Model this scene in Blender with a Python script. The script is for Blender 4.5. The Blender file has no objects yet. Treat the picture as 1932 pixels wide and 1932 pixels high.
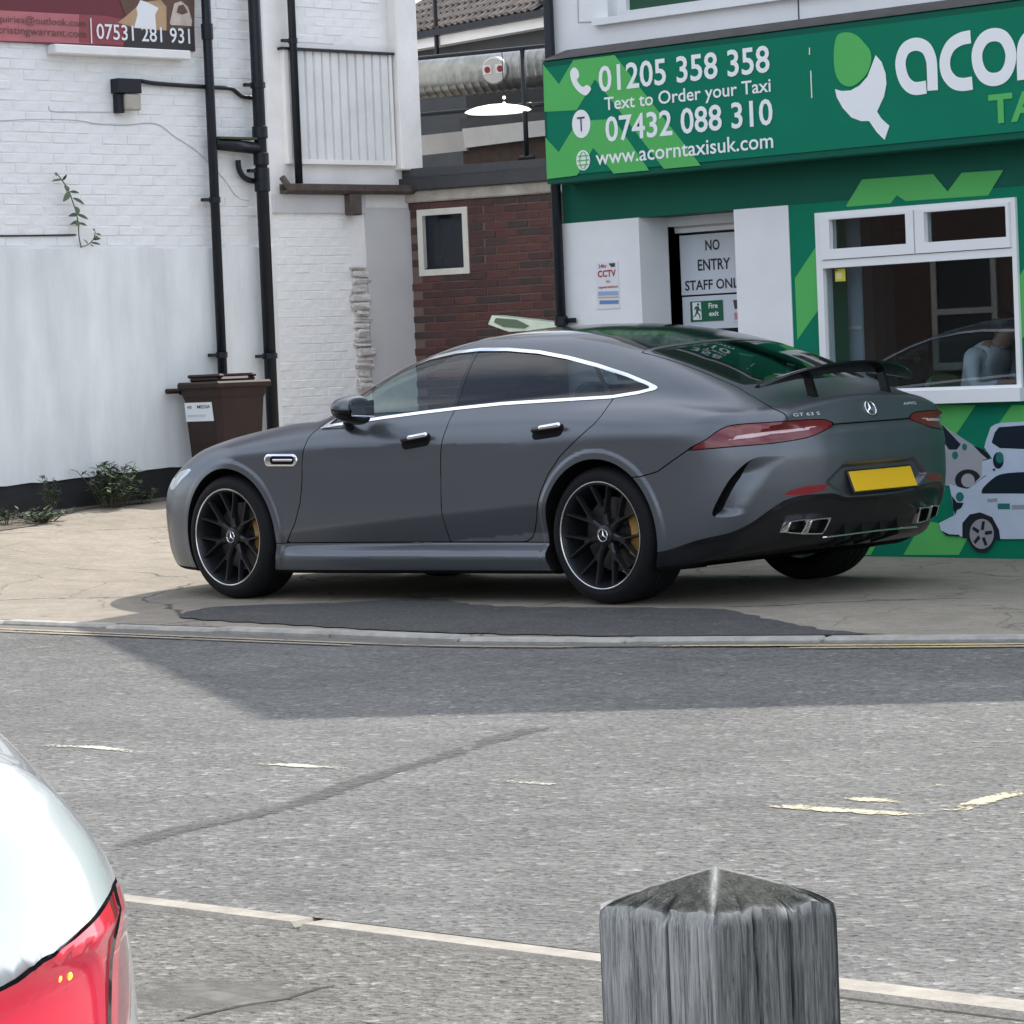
import bpy, bmesh, math, random
import numpy as np
from mathutils import Vector, Matrix
random.seed(7); np.random.seed(7)
SC = bpy.context.scene
COL = SC.collection
R_ = math.radians

# ------------------------------------------------------------------ camera
CAM = np.array([-11.93285212, 13.86210102, 1.24875556])
YAW, PITCH, ROLL, FPX = R_(-45.76654586), R_(-2.40726165), R_(-2.40), 6358.96
def cam_axes(roll):
    f = np.array([math.cos(YAW)*math.cos(PITCH), math.sin(YAW)*math.cos(PITCH), math.sin(PITCH)])
    r = np.cross(f, [0, 0, 1]); r /= np.linalg.norm(r); u = np.cross(r, f)
    c, s = math.cos(roll), math.sin(roll)
    return c*r + s*u, -s*r + c*u, f
AX, AY, AF = cam_axes(ROLL)
cd = bpy.data.cameras.new('camera'); cam = bpy.data.objects.new('camera', cd); COL.objects.link(cam)
cd.sensor_width = 36; cd.lens = FPX/1932*36; cd.clip_start = .1; cd.clip_end = 2000
cam.matrix_world = Matrix(((AX[0], AY[0], -AF[0], CAM[0]), (AX[1], AY[1], -AF[1], CAM[1]), (AX[2], AY[2], -AF[2], CAM[2]), (0, 0, 0, 1)))
SC.camera = cam
# ------------------------------------------------------------------ sky, sun, exposure
SUN_EL = R_(51.0); SUN_H = np.array([.10, -1.0]); SUN_H /= np.linalg.norm(SUN_H)     # horizontal direction towards the sun
world = bpy.data.worlds.new('World'); SC.world = world; world.use_nodes = True
wn = world.node_tree; bg = wn.nodes['Background']
sky = wn.nodes.new('ShaderNodeTexSky'); sky.sky_type = 'NISHITA'; sky.sun_disc = False
sky.sun_elevation = SUN_EL; sky.sun_rotation = math.atan2(SUN_H[0], SUN_H[1])
sky.air_density = 1.0; sky.dust_density = 2.5; sky.ozone_density = 1.0
# broken bright cloud over the whole dome (the car's glass mirrors its streaks)
tcw = wn.nodes.new('ShaderNodeTexCoord'); mpw = wn.nodes.new('ShaderNodeMapping'); mpw.inputs['Scale'].default_value = (1.6, 1.6, 4.2)
now = wn.nodes.new('ShaderNodeTexNoise'); now.inputs['Scale'].default_value = 1.7; now.inputs['Detail'].default_value = 8; now.inputs['Roughness'].default_value = .58
rpw = wn.nodes.new('ShaderNodeMapRange'); rpw.inputs[1].default_value = .40; rpw.inputs[2].default_value = .62; rpw.inputs[3].default_value = .12; rpw.inputs[4].default_value = .88
mxw = wn.nodes.new('ShaderNodeMix'); mxw.data_type = 'RGBA'; mxw.inputs[7].default_value = (8.4, 8.7, 9.1, 1)
wn.links.new(tcw.outputs['Generated'], mpw.inputs[0]); wn.links.new(mpw.outputs[0], now.inputs['Vector']); wn.links.new(now.outputs[0], rpw.inputs[0]); wn.links.new(rpw.outputs[0], mxw.inputs[0])
wn.links.new(sky.outputs[0], mxw.inputs[6]); wn.links.new(mxw.outputs[2], bg.inputs[0]); bg.inputs[1].default_value = .15
sl = bpy.data.lights.new('sun', 'SUN'); sl.energy = 3.0; sl.angle = R_(.55); sl.color = (1, .95, .87)
sun = bpy.data.objects.new('sun', sl); COL.objects.link(sun)
sun.rotation_euler = Vector((-SUN_H[0]*math.cos(SUN_EL), -SUN_H[1]*math.cos(SUN_EL), -math.sin(SUN_EL))).to_track_quat('-Z', 'Y').to_euler()
sun.location = (0, -10, 20)
vs = SC.view_settings; vs.view_transform = 'Standard'; vs.look = 'None'; vs.gamma = 1; vs.use_curve_mapping = False
vs.exposure = .82
SC.render.film_transparent = False

# ------------------------------------------------------------------ measuring: rays through the calibrated view, met with real planes
def ray(x, y): return (x-966)/FPX*AX - (y-966)/FPX*AY + AF
def onpl(x, y, p, n):
    d = ray(x, y); p = np.array(p, float); n = np.array(n, float)
    return CAM + d*((p-CAM) @ n)/(d @ n)
def atx(x, y, X): return onpl(x, y, (X, 0, 0), (1, 0, 0))
def aty(x, y, Y): return onpl(x, y, (0, Y, 0), (0, 1, 0))
def atz(x, y, Z): return onpl(x, y, (0, 0, Z), (0, 0, 1))
def lerp(a, b, t): return a+(b-a)*t
def pchip(xs, ys):
    xs = np.array(xs, float); ys = np.array(ys, float)
    if xs[0] > xs[-1]: xs, ys = xs[::-1], ys[::-1]
    h = np.diff(xs); d = np.diff(ys)/h; m = np.zeros_like(ys)
    m[0], m[-1] = d[0], d[-1]
    for i in range(1, len(xs)-1):
        if d[i-1]*d[i] > 0:
            w1, w2 = 2*h[i]+h[i-1], h[i]+2*h[i-1]
            m[i] = (w1+w2)/(w1/d[i-1]+w2/d[i])
    def f(x):
        x = np.asarray(x, float); q = np.clip(x, xs[0], xs[-1])
        i = np.clip(np.searchsorted(xs, q)-1, 0, len(xs)-2)
        t = (q-xs[i])/h[i]
        return ((2*t**3-3*t**2+1)*ys[i] + (t**3-2*t**2+t)*h[i]*m[i] + (-2*t**3+3*t**2)*ys[i+1] + (t**3-t**2)*h[i]*m[i+1])
    return f

# ------------------------------------------------------------------ materials
MATS = {}
def nt(m): return m.node_tree.nodes, m.node_tree.links
def mat(name, col, rough=.6, metal=0., spec=.5, **kw):
    if name in MATS: return MATS[name]
    m = bpy.data.materials.new(name); m.use_nodes = True; MATS[name] = m
    N, L = nt(m); b = N['Principled BSDF']
    b.inputs['Base Color'].default_value = (*col, 1); b.inputs['Roughness'].default_value = rough
    b.inputs['Metallic'].default_value = metal; b.inputs['Specular IOR Level'].default_value = spec
    if kw.get('coat'): b.inputs['Coat Weight'].default_value = kw['coat']; b.inputs['Coat Roughness'].default_value = kw.get('coat_rough', .05)
    if kw.get('emit'): b.inputs['Emission Color'].default_value = (*kw['emit'], 1); b.inputs['Emission Strength'].default_value = kw.get('estr', 1)
    if kw.get('var'):      # gentle colour variation / dirt: (scale, amount, detail)
        sc, am = kw['var'][:2]; st = kw.get('stretch', (1, 1, 1))
        tc = N.new('ShaderNodeTexCoord'); mp = N.new('ShaderNodeMapping'); mp.inputs['Scale'].default_value = st
        no = N.new('ShaderNodeTexNoise'); no.inputs['Scale'].default_value = sc; no.inputs['Detail'].default_value = kw.get('detail', 6); no.inputs['Roughness'].default_value = .62
        L.new(tc.outputs['Object'], mp.inputs[0]); L.new(mp.outputs[0], no.inputs['Vector'])
        mr = N.new('ShaderNodeMapRange'); mr.inputs[1].default_value = .25; mr.inputs[2].default_value = .75; mr.inputs[3].default_value = 1-am; mr.inputs[4].default_value = 1+am
        L.new(no.outputs[0], mr.inputs[0])
        mx = N.new('ShaderNodeMix'); mx.data_type = 'RGBA'; mx.blend_type = 'MULTIPLY'; mx.inputs[0].default_value = 1
        mx.inputs[6].default_value = (*col, 1); L.new(mr.outputs[0], mx.inputs[7]); L.new(mx.outputs[2], b.inputs['Base Color'])
        if kw.get('bump'):
            bu = N.new('ShaderNodeBump'); bu.inputs['Strength'].default_value = kw['bump']; bu.inputs['Distance'].default_value = kw.get('bdist', .01)
            n2 = N.new('ShaderNodeTexNoise'); n2.inputs['Scale'].default_value = kw.get('bscale', sc*4); n2.inputs['Detail'].default_value = 5
            L.new(mp.outputs[0], n2.inputs['Vector']); L.new(n2.outputs[0], bu.inputs['Height']); L.new(bu.outputs[0], b.inputs['Normal'])
    return m
def glass_mat(name, tint, refl_ior=1.5, rough=.0):
    """thin pane: tinted see-through plus mirror reflection by Fresnel"""
    m = bpy.data.materials.new(name); m.use_nodes = True; MATS[name] = m
    N, L = nt(m); N.remove(N['Principled BSDF']); out = N['Material Output']
    tr = N.new('ShaderNodeBsdfTransparent'); tr.inputs[0].default_value = (*tint, 1)
    gl = N.new('ShaderNodeBsdfGlossy'); gl.inputs['Roughness'].default_value = rough; gl.inputs[0].default_value = (1, 1, 1, 1)
    fr = N.new('ShaderNodeFresnel'); ge = N.new('ShaderNodeNewGeometry'); mr = N.new('ShaderNodeMapRange')
    mr.inputs[3].default_value = refl_ior; mr.inputs[4].default_value = 1/refl_ior; L.new(ge.outputs['Backfacing'], mr.inputs[0]); L.new(mr.outputs[0], fr.inputs[0])   # same reflection from either side
    mx = N.new('ShaderNodeMixShader')
    L.new(fr.outputs[0], mx.inputs[0]); L.new(tr.outputs[0], mx.inputs[1]); L.new(gl.outputs[0], mx.inputs[2]); L.new(mx.outputs[0], out.inputs[0])
    return m

# ------------------------------------------------------------------ objects
INV = {}          # root object -> inverse of its world matrix; parts keep an identity local transform
def tag(o, label=None, cat=None, group=None, kind=None):
    if label: o['label'] = label
    if cat: o['category'] = cat
    if group: o['group'] = group
    if kind: o['kind'] = kind
    return o
def thing(name, label, cat, loc=(0, 0, 0), rz=0, group=None, matrix=None):
    o = bpy.data.objects.new(name, None); COL.objects.link(o); o.empty_display_size = .1
    M = matrix if matrix is not None else Matrix.Translation(Vector(loc)) @ Matrix.Rotation(rz, 4, 'Z')
    o.matrix_world = M; INV[o.name] = M.inverted()
    return tag(o, label, cat, group)
def mesh_obj(name, verts, faces, m, parent=None, smooth=False, local=False, normals=None):
    me = bpy.data.meshes.new(name)
    v = np.asarray(verts, float).reshape(-1, 3)
    if parent is not None and not local:
        r = parent
        while r.parent: r = r.parent
        I = np.array(INV[r.name]); v = v @ I[:3, :3].T + I[:3, 3]
        if normals is not None: normals = np.asarray(normals) @ I[:3, :3].T
    me.from_pydata(v.tolist(), [], [tuple(int(i) for i in f) for f in faces])
    for mm in (m if isinstance(m, (list, tuple)) else [m]): me.materials.append(mm)
    if smooth:
        me.polygons.foreach_set('use_smooth', [True]*len(me.polygons))
        if smooth not in (True, 1): me.set_sharp_from_angle(angle=R_(smooth))
    me.update()
    if normals is not None: me.normals_split_custom_set_from_vertices([tuple(n) for n in normals])
    o = bpy.data.objects.new(name, me); COL.objects.link(o)
    if parent is not None: o.parent = parent
    return o
def inst(src, parent=None, loc=None, name=None, rot=None):
    o = src.copy(); COL.objects.link(o)
    if parent is not None: o.parent = parent
    if loc is not None: o.location = loc
    if rot is not None: o.rotation_euler = rot
    return o
class MB:
    """collects shapes into one mesh"""
    def __init__(s): s.v = []; s.f = []
    def add(s, v, f):
        b = len(s.v); s.v += [tuple(map(float, p)) for p in v]; s.f += [tuple(i+b for i in q) for q in f]; return s
    def box(s, lo, hi, cham=0.):
        x0, y0, z0 = lo; x1, y1, z1 = hi
        s.obox(((x0+x1)/2, (y0+y1)/2, (z0+z1)/2), (1, 0, 0), (0, 1, 0), (0, 0, 1), ((x1-x0)/2, (y1-y0)/2, (z1-z0)/2), cham); return s
    def obox(s, c, ex, ey, ez, h, cham=0.):
        c = np.array(c, float); E = np.array([ex, ey, ez], float); h = np.array(h, float)
        if cham <= 0:
            P = [c+E.T @ (h*np.array(k)) for k in ((-1,-1,-1),(1,-1,-1),(1,1,-1),(-1,1,-1),(-1,-1,1),(1,-1,1),(1,1,1),(-1,1,1))]
            return s.add(P, [(0,3,2,1),(4,5,6,7),(0,1,5,4),(1,2,6,5),(2,3,7,6),(3,0,4,7)])
        bm = bmesh.new(); bmesh.ops.create_cube(bm, size=2)
        for v in bm.verts: v.co = Vector([v.co[i]*h[i] for i in range(3)])
        bmesh.ops.bevel(bm, geom=list(bm.edges), offset=min(cham, .45*2*min(h)), segments=1, affect='EDGES')
        bm.verts.index_update()
        P = [c+E.T @ np.array(v.co) for v in bm.verts]; F = [[v.index for v in f.verts] for f in bm.faces]
        bm.free(); return s.add(P, F)
    def prism(s, poly, d):
        """closed polygon (3D, planar) extruded by vector d"""
        P = [np.array(p, float) for p in poly]; d = np.array(d, float); n = len(P)
        nrm = sum(np.cross(P[i]-P[0], P[(i+1) % n]-P[0]) for i in range(n))
        if nrm @ d > 0: P = P[::-1]
        f = [tuple(range(n)), tuple(range(2*n-1, n-1, -1))]
        f += [(i, i+n, (i+1) % n+n, (i+1) % n) for i in range(n)]
        return s.add(P+[p+d for p in P], f)
    def tube(s, path, r, n=10, caps=True, up=(0, 0, 1)):
        path = [np.array(p, float) for p in path]; m = len(path)
        rr = r if hasattr(r, '__len__') else [r]*m
        V = []; prev = None
        for i, p in enumerate(path):
            t = path[min(i+1, m-1)]-path[max(i-1, 0)]; t /= np.linalg.norm(t)+1e-12
            if prev is None:
                a = np.array(up, float)
                if abs(a @ t) > .95: a = np.array([1., 0, 0])
            else: a = prev
            a = a-t*(a @ t); a /= np.linalg.norm(a); b = np.cross(t, a); prev = a
            V += [p+rr[i]*(math.cos(k*2*math.pi/n)*a+math.sin(k*2*math.pi/n)*b) for k in range(n)]
        F = [(i*n+k, i*n+(k+1) % n, (i+1)*n+(k+1) % n, (i+1)*n+k) for i in range(m-1) for k in range(n)]
        if caps: F += [tuple(range(n-1, -1, -1)), tuple((m-1)*n+k for k in range(n))]
        return s.add(V, F)
    def lathe(s, prof, c, ax=(0, 0, 1), n=24, up=None, closed=False):
        ax = np.array(ax, float); ax /= np.linalg.norm(ax)
        a = np.array(up if up is not None else ((1, 0, 0) if abs(ax[0]) < .9 else (0, 1, 0)), float)
        a -= ax*(a @ ax); a /= np.linalg.norm(a); b = np.cross(ax, a); c = np.array(c, float)
        V = [c+ax*h+r*(math.cos(2*math.pi*k/n)*a+math.sin(2*math.pi*k/n)*b) for r, h in prof for k in range(n)]
        m = len(prof); rng = range(m if closed else m-1)
        F = [(i*n+k, i*n+(k+1) % n, ((i+1) % m)*n+(k+1) % n, ((i+1) % m)*n+k) for i in rng for k in range(n)]
        return s.add(V, F)
    def obj(s, name, m, parent=None, smooth=False, **k): return mesh_obj(name, s.v, s.f, m, parent, smooth, **k)
def smooth_path(pts, k=6):
    P = [np.array(p, float) for p in pts]; out = []
    for i in range(len(P)-1):
        p0, p1, p2, p3 = P[max(i-1, 0)], P[i], P[i+1], P[min(i+2, len(P)-1)]
        for j in range(k):
            t = j/k; out.append(.5*((2*p1)+(-p0+p2)*t+(2*p0-5*p1+4*p2-p3)*t*t+(-p0+3*p1-3*p2+p3)*t**3))
    out.append(P[-1]); return out
def text_obj(name, s, m, parent, origin, ex, ey, width=None, height=None, depth=.002, bold=0., align='L'):
    """flat lettering in the plane spanned by unit vectors ex (reading direction) and ey (up); lower left of the ink at origin"""
    cu = bpy.data.curves.new(name, 'FONT'); cu.body = s; cu.size = 1; cu.offset = bold; cu.resolution_u = 3; cu.space_line = 1.0
    to = bpy.data.objects.new(name+'_tmp', cu); COL.objects.link(to)
    dg = bpy.context.evaluated_depsgraph_get(); me = bpy.data.meshes.new_from_object(to.evaluated_get(dg))
    bpy.data.objects.remove(to); bpy.data.curves.remove(cu)
    n = len(me.vertices); co = np.zeros(n*3); me.vertices.foreach_get('co', co); co = co.reshape(-1, 3)
    F = [tuple(p.vertices) for p in me.polygons]; bpy.data.meshes.remove(me)
    lo, hi = co.min(0), co.max(0)
    sx = width/(hi[0]-lo[0]) if width else None; sy = height/(hi[1]-lo[1]) if height else None
    sx = sx or sy; sy = sy or sx
    ex = np.array(ex, float); ey = np.array(ey, float); nz = np.cross(ex, ey)
    X = (co[:, 0]-lo[0])*sx; Y = (co[:, 1]-lo[1])*sy
    V = np.array(origin)[None]+X[:, None]*ex+Y[:, None]*ey+nz*depth
    return mesh_obj(name, V, F, m, parent)
# frame of the grey car (it stands on ground that leans half a degree)
B1 = cam_axes(R_(-2.98268002)); B2 = cam_axes(ROLL)
Qc = np.stack(B2, 1) @ np.stack(B1, 1).T                       # the car stands on ground that leans half a degree
Tc = CAM - Qc @ CAM
CARM = Matrix([[*Qc[i], Tc[i]] for i in range(3)] + [[0, 0, 0, 1]])
def cw(P): return np.asarray(P, float) @ Qc.T + Tc
WB, RT, XF0, XR0, ZH = 2.951, .363, 2.938, -.005, .363
SQ2 = math.sqrt(.5)
FIN = np.array([(0, 0)])
def sdpoly(P, poly):
    """signed distance of 2D points to a closed polygon, negative inside"""
    P = np.asarray(P); poly = np.asarray(poly, float); d = np.full(len(P), 1e9); ins = np.zeros(len(P), bool)
    for i in range(len(poly)):
        a, b = poly[i], poly[(i+1) % len(poly)]; e = b-a; w = P-a
        t = np.clip((w @ e)/(e @ e+1e-12), 0, 1); q = w-t[:, None]*e; d = np.minimum(d, (q*q).sum(1))
        c1 = P[:, 1] >= a[1]; c2 = P[:, 1] < b[1]; c3 = e[0]*w[:, 1]-e[1]*w[:, 0] > 0
        ins ^= (c1 & c2 & c3) | (~c1 & ~c2 & ~c3)
    return np.where(ins, -1, 1)*np.sqrt(d)
def spl(pts, k=6, closed=False):
    P = [np.array(p, float) for p in pts]
    if closed:
        out = []
        n = len(P)
        for i in range(n):
            p0, p1, p2, p3 = P[i-1], P[i], P[(i+1) % n], P[(i+2) % n]
            for j in range(k):
                t = j/k; out.append(.5*((2*p1)+(-p0+p2)*t+(2*p0-5*p1+4*p2-p3)*t*t+(-p0+3*p1-3*p2+p3)*t**3))
        return np.array(out)
    return np.array(smooth_path(P, k))
def compact(V, T):
    u, inv = np.unique(T.ravel(), return_inverse=True); return V[u], inv.reshape(-1, 3)
def split(M, f):
    """cut a triangle mesh along f=0; returns (f<0 part, f>0 part)"""
    V, T = M
    if len(T) == 0: return (V, T), (V, T)
    s = f(V) if callable(f) else f
    s = np.where(np.abs(s) < 1e-7, 1e-7, s); ng = s < 0
    k = ng[T].sum(1); Tin, Tout = T[k == 3], T[k == 0]
    X = T[(k == 1) | (k == 2)]
    if len(X):
        kk = ng[X].sum(1); odd = np.where(kk == 1, 1, 0).astype(bool)      # lone vertex has sign == odd
        lone = np.argmax(ng[X] == odd[:, None], 1); r = np.arange(len(X))
        a, b, c = X[r, lone], X[r, (lone+1) % 3], X[r, (lone+2) % 3]
        E = np.sort(np.concatenate([np.stack([a, b], 1), np.stack([a, c], 1)]), 1)
        ue, inv = np.unique(E, axis=0, return_inverse=True); inv = inv.ravel()
        t = s[ue[:, 0]]/(s[ue[:, 0]]-s[ue[:, 1]]); NV = V[ue[:, 0]]+(V[ue[:, 1]]-V[ue[:, 0]])*t[:, None]
        ab, ac = inv[:len(X)]+len(V), inv[len(X):]+len(V); V = np.concatenate([V, NV])
        tri = np.stack([a, ab, ac], 1); q1 = np.stack([ab, b, c], 1); q2 = np.stack([ab, c, ac], 1)
        Tin = np.concatenate([Tin, tri[odd], q1[~odd], q2[~odd]]); Tout = np.concatenate([Tout, tri[~odd], q1[odd], q2[odd]])
    return compact(V, Tin), compact(V, Tout)
# ================================================================== ground
def aggregate_mat(name, base, dark, light, sc, crackn=0., rough=.9, warm=None, bump=.35, vor=0., patch=.25, line=None):
    m = bpy.data.materials.new(name); m.use_nodes = True; MATS[name] = m
    N, L = nt(m); b = N['Principled BSDF']; b.inputs['Roughness'].default_value = rough; b.inputs['Specular IOR Level'].default_value = .3
    tc = N.new('ShaderNodeTexCoord')
    def noise(scale, det=4, rg=.6, st=None):
        n = N.new('ShaderNodeTexNoise'); n.inputs['Scale'].default_value = scale; n.inputs['Detail'].default_value = det; n.inputs['Roughness'].default_value = rg
        if st:
            mp = N.new('ShaderNodeMapping'); mp.inputs['Scale'].default_value = st; L.new(tc.outputs['Object'], mp.inputs[0]); L.new(mp.outputs[0], n.inputs['Vector'])
        else: L.new(tc.outputs['Object'], n.inputs['Vector'])
        return n
    def ramp(src, stops):
        r = N.new('ShaderNodeValToRGB'); e = r.color_ramp.elements
        while len(e) < len(stops): e.new(.5)
        for q, (p, c) in zip(e, stops): q.position = p; q.color = (*c, 1) if hasattr(c, '__len__') else (c, c, c, 1)
        L.new(src, r.inputs[0]); return r
    def mul(a, bb, mode='MULTIPLY', f=1.):
        x = N.new('ShaderNodeMix'); x.data_type = 'RGBA'; x.blend_type = mode; x.inputs[0].default_value = f; L.new(a, x.inputs[6]); L.new(bb, x.inputs[7]); return x.outputs[2]
    fine = noise(sc, 3, .7)
    col = ramp(fine.outputs[0], [(.34, dark), (.44, base), (.56, base), (.66, light)]).outputs[0]
    big = noise(.55, 5, .6); col = mul(col, ramp(big.outputs[0], [(.30, 1-patch), (.70, 1+patch*.4)]).outputs[0])
    mid = noise(6, 5, .65, (.6, 1, 1)); col = mul(col, ramp(mid.outputs[0], [(.30, .82), (.65, 1.06)]).outputs[0])
    vo = N.new('ShaderNodeTexVoronoi'); vo.inputs['Scale'].default_value = sc*.75; L.new(tc.outputs['Object'], vo.inputs['Vector'])
    spk = N.new('ShaderNodeSeparateColor'); L.new(vo.outputs['Color'], spk.inputs[0])
    col = mul(col, ramp(spk.outputs[0], [(.0, .80 if not vor else .93), (.5, 1.0), (.93, 1.08 if not vor else 1.02), (.97, 1.55 if not vor else 1.08)]).outputs[0])
    if crackn:
        wv = noise(2.2, 4, .6); mxv = N.new('ShaderNodeMix'); mxv.data_type = 'VECTOR'; mxv.inputs[0].default_value = .22
        L.new(tc.outputs['Object'], mxv.inputs[4]); L.new(wv.outputs['Color'], mxv.inputs[5])
        tot = None
        for scv, wd, am in ((.55, .007, .80), (1.7, .011, .50)):
            v2 = N.new('ShaderNodeTexVoronoi'); v2.feature = 'DISTANCE_TO_EDGE'; v2.inputs['Scale'].default_value = scv
            L.new(mxv.outputs[1], v2.inputs['Vector'])
            gate = noise(scv*.9+.3, 2); g = ramp(gate.outputs[0], [(.44, 0), (.52, 1)])
            c = ramp(v2.outputs['Distance'], [(0, 1-am), (wd, 1)])
            x = N.new('ShaderNodeMix'); x.data_type = 'RGBA'; L.new(g.outputs[0], x.inputs[0]); x.inputs[6].default_value = (1, 1, 1, 1); L.new(c.outputs[0], x.inputs[7])
            col = mul(col, x.outputs[2], f=crackn)
    L.new(col, b.inputs['Base Color'])
    bu = N.new('ShaderNodeBump'); bu.inputs['Strength'].default_value = bump; bu.inputs['Distance'].default_value = .012
    add = N.new('ShaderNodeMath'); add.operation = 'ADD'; L.new(fine.outputs[0], add.inputs[0]); L.new(vo.outputs['Distance'], add.inputs[1])
    L.new(add.outputs[0], bu.inputs['Height']); L.new(bu.outputs[0], b.inputs['Normal'])
    return m
ROADM = aggregate_mat('worn_asphalt', (.152, .151, .145), (.050, .050, .048), (.225, .222, .214), 46, bump=.85)
LOTM = aggregate_mat('rough_carpark_asphalt', (.150, .146, .134), (.042, .041, .038), (.25, .242, .22), 54, bump=.9)
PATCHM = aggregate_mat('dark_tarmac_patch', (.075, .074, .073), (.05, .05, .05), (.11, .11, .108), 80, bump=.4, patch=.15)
PAVEM = aggregate_mat('weathered_tan_paving', (.285, .252, .205), (.245, .217, .177), (.325, .288, .236), 38, crackn=1., bump=.12, patch=.20, vor=.4)
KERBM = mat('kerb_concrete', (.34, .325, .295), .85, var=(9, .28), bump=.4, bscale=70, bdist=.008)
ROAD_Z, LOT_Z = -.108, -.121      # road level along its near side; it climbs to RK at the far kerb
RK = -.080
NKY = 8.135
def road_t(x, y): return np.clip((NKY-np.asarray(y, float))/(NKY-kerb_y(x)), 0, 1)
def road_h(x, y): t = road_t(x, y); return ROAD_Z+(RK-ROAD_Z)*t+.010*np.sin(math.pi*t)
kerb_pts = [(30., 2.20), (12, 2.20), (4, 2.20), (2, 2.215), (.0, 2.23), (-.9, 2.08), (-1.67, 1.815), (-2.35, 1.58), (-2.96, 1.338), (-4.15, .80), (-6, -.3), (-9, -2.2), (-20, -9.3)]
kx = np.array([p[0] for p in kerb_pts][::-1]); ky = np.array([p[1] for p in kerb_pts][::-1]); kerb_y = pchip(kx, ky)
def road_z(x, y): return float(road_h(x, y))
# forecourt heights: a smooth sheet through the heights measured along its edges and under the tyres
def tyre(x, y): return cw((x, y, 0))
ctl = [tuple(tyre(WB, .85)), tuple(tyre(WB, -.85)), tuple(tyre(0, .85)), tuple(tyre(0, -.85)), (.8, -2.3, .027), (-.35, -2.3, .021), (-3, -2.3, .02), (3.3, -2.3, .05), (8, -1.25, .342), (8, -2.07, .361), (8, -2.95, .391), (8, -4, .42), (8, 1, .25), (9.8, -6, .50), (8.2, -7.5, .46), (12, -3, .40), (3, -7, .30)]
for x in (-8, -5, -2.8, -1.5, .15, 2, 4, 6, 8, 12): ctl.append((x, float(kerb_y(x))-.13, -.055 if x < 5 else -.055+(x-5)*.03))
ctl = np.array(ctl); 
def tps_k(r): return np.where(r > 0, r*r*np.log(np.maximum(r, 1e-9)), 0)
D_ = np.hypot(ctl[:, None, 0]-ctl[None, :, 0], ctl[:, None, 1]-ctl[None, :, 1]); n_ = len(ctl)
A_ = np.zeros((n_+3, n_+3)); A_[:n_, :n_] = tps_k(D_)+np.eye(n_)*.02; A_[:n_, n_] = 1; A_[:n_, n_+1:] = ctl[:, :2]; A_[n_:, :n_] = A_[:n_, n_:].T
W_ = np.linalg.solve(A_, np.concatenate([ctl[:, 2], [0, 0, 0]]))
def gz(x, y):
    x = np.asarray(x, float); y = np.asarray(y, float)
    r = np.hypot(x[..., None]-ctl[:, 0], y[..., None]-ctl[:, 1])
    return tps_k(r) @ W_[:n_]+W_[n_]+W_[n_+1]*x+W_[n_+2]*y
def sheet(name, X, Y, Z, m, **k):
    n, q = X.shape; V = np.stack([X, Y, Z], -1).reshape(-1, 3)
    F = [(i*q+j, (i+1)*q+j, (i+1)*q+j+1, i*q+j+1) for i in range(n-1) for j in range(q-1)]
    o = mesh_obj(name, V, F, m, smooth=True); tag(o, kind='structure', **k); return o
big = MB(); big.box((-400, -400, -1.4), (400, 400, -.6)); o = big.obj('ground', mat('earth', (.12, .11, .09), .95)); tag(o, kind='structure')
xs = np.linspace(-14, 14, 141); ts = np.linspace(0, 1, 70)
X, T = np.meshgrid(xs, ts, indexing='ij'); Y = (kerb_y(X)-.125)*(1-T)+(-10.5)*T
sheet('forecourt', X, Y, gz(X, Y), PAVEM)
xs = np.linspace(-60, 40, 201); ts = np.linspace(0, 1, 30)
X, T = np.meshgrid(xs, ts, indexing='ij'); Y = (np.where(X < -14, -9.5, kerb_y(X))-.0)*T+(NKY+.05)*(1-T)
sheet('road', X, Y, ROAD_Z+(RK-ROAD_Z)*T+.010*np.sin(T*math.pi), ROADM)
X, Y = np.meshgrid(np.linspace(-60, 40, 60), np.linspace(NKY+.145, 60, 40), indexing='ij')
sheet('car_park', X, Y, np.full_like(X, LOT_Z), LOTM)
# dark tarmac patch laid over the forecourt behind the kerb
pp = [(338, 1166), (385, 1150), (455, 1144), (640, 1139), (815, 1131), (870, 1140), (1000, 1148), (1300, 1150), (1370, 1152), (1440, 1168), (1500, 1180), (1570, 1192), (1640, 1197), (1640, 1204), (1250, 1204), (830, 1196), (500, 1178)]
def on_ground(x, y):
    d = ray(x, y); t = np.linspace(8, 45, 1500); P = CAM+t[:, None]*d; k = np.argmax(P[:, 2] < gz(P[:, 0], P[:, 1])); return P[k]
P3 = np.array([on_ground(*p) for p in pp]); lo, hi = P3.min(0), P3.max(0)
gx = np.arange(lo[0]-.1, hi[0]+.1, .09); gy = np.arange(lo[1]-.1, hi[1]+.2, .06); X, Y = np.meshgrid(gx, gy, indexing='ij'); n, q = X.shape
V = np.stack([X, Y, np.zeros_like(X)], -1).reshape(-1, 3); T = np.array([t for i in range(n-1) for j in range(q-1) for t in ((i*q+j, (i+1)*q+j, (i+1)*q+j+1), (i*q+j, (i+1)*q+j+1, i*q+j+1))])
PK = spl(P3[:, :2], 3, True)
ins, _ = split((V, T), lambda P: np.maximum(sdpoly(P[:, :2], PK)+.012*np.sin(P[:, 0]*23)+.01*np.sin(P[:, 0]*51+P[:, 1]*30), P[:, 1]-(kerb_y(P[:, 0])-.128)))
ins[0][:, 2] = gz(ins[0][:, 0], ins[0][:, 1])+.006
o = mesh_obj('tarmac_patch', ins[0], ins[1], PATCHM, smooth=True); tag(o, kind='structure')
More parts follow.
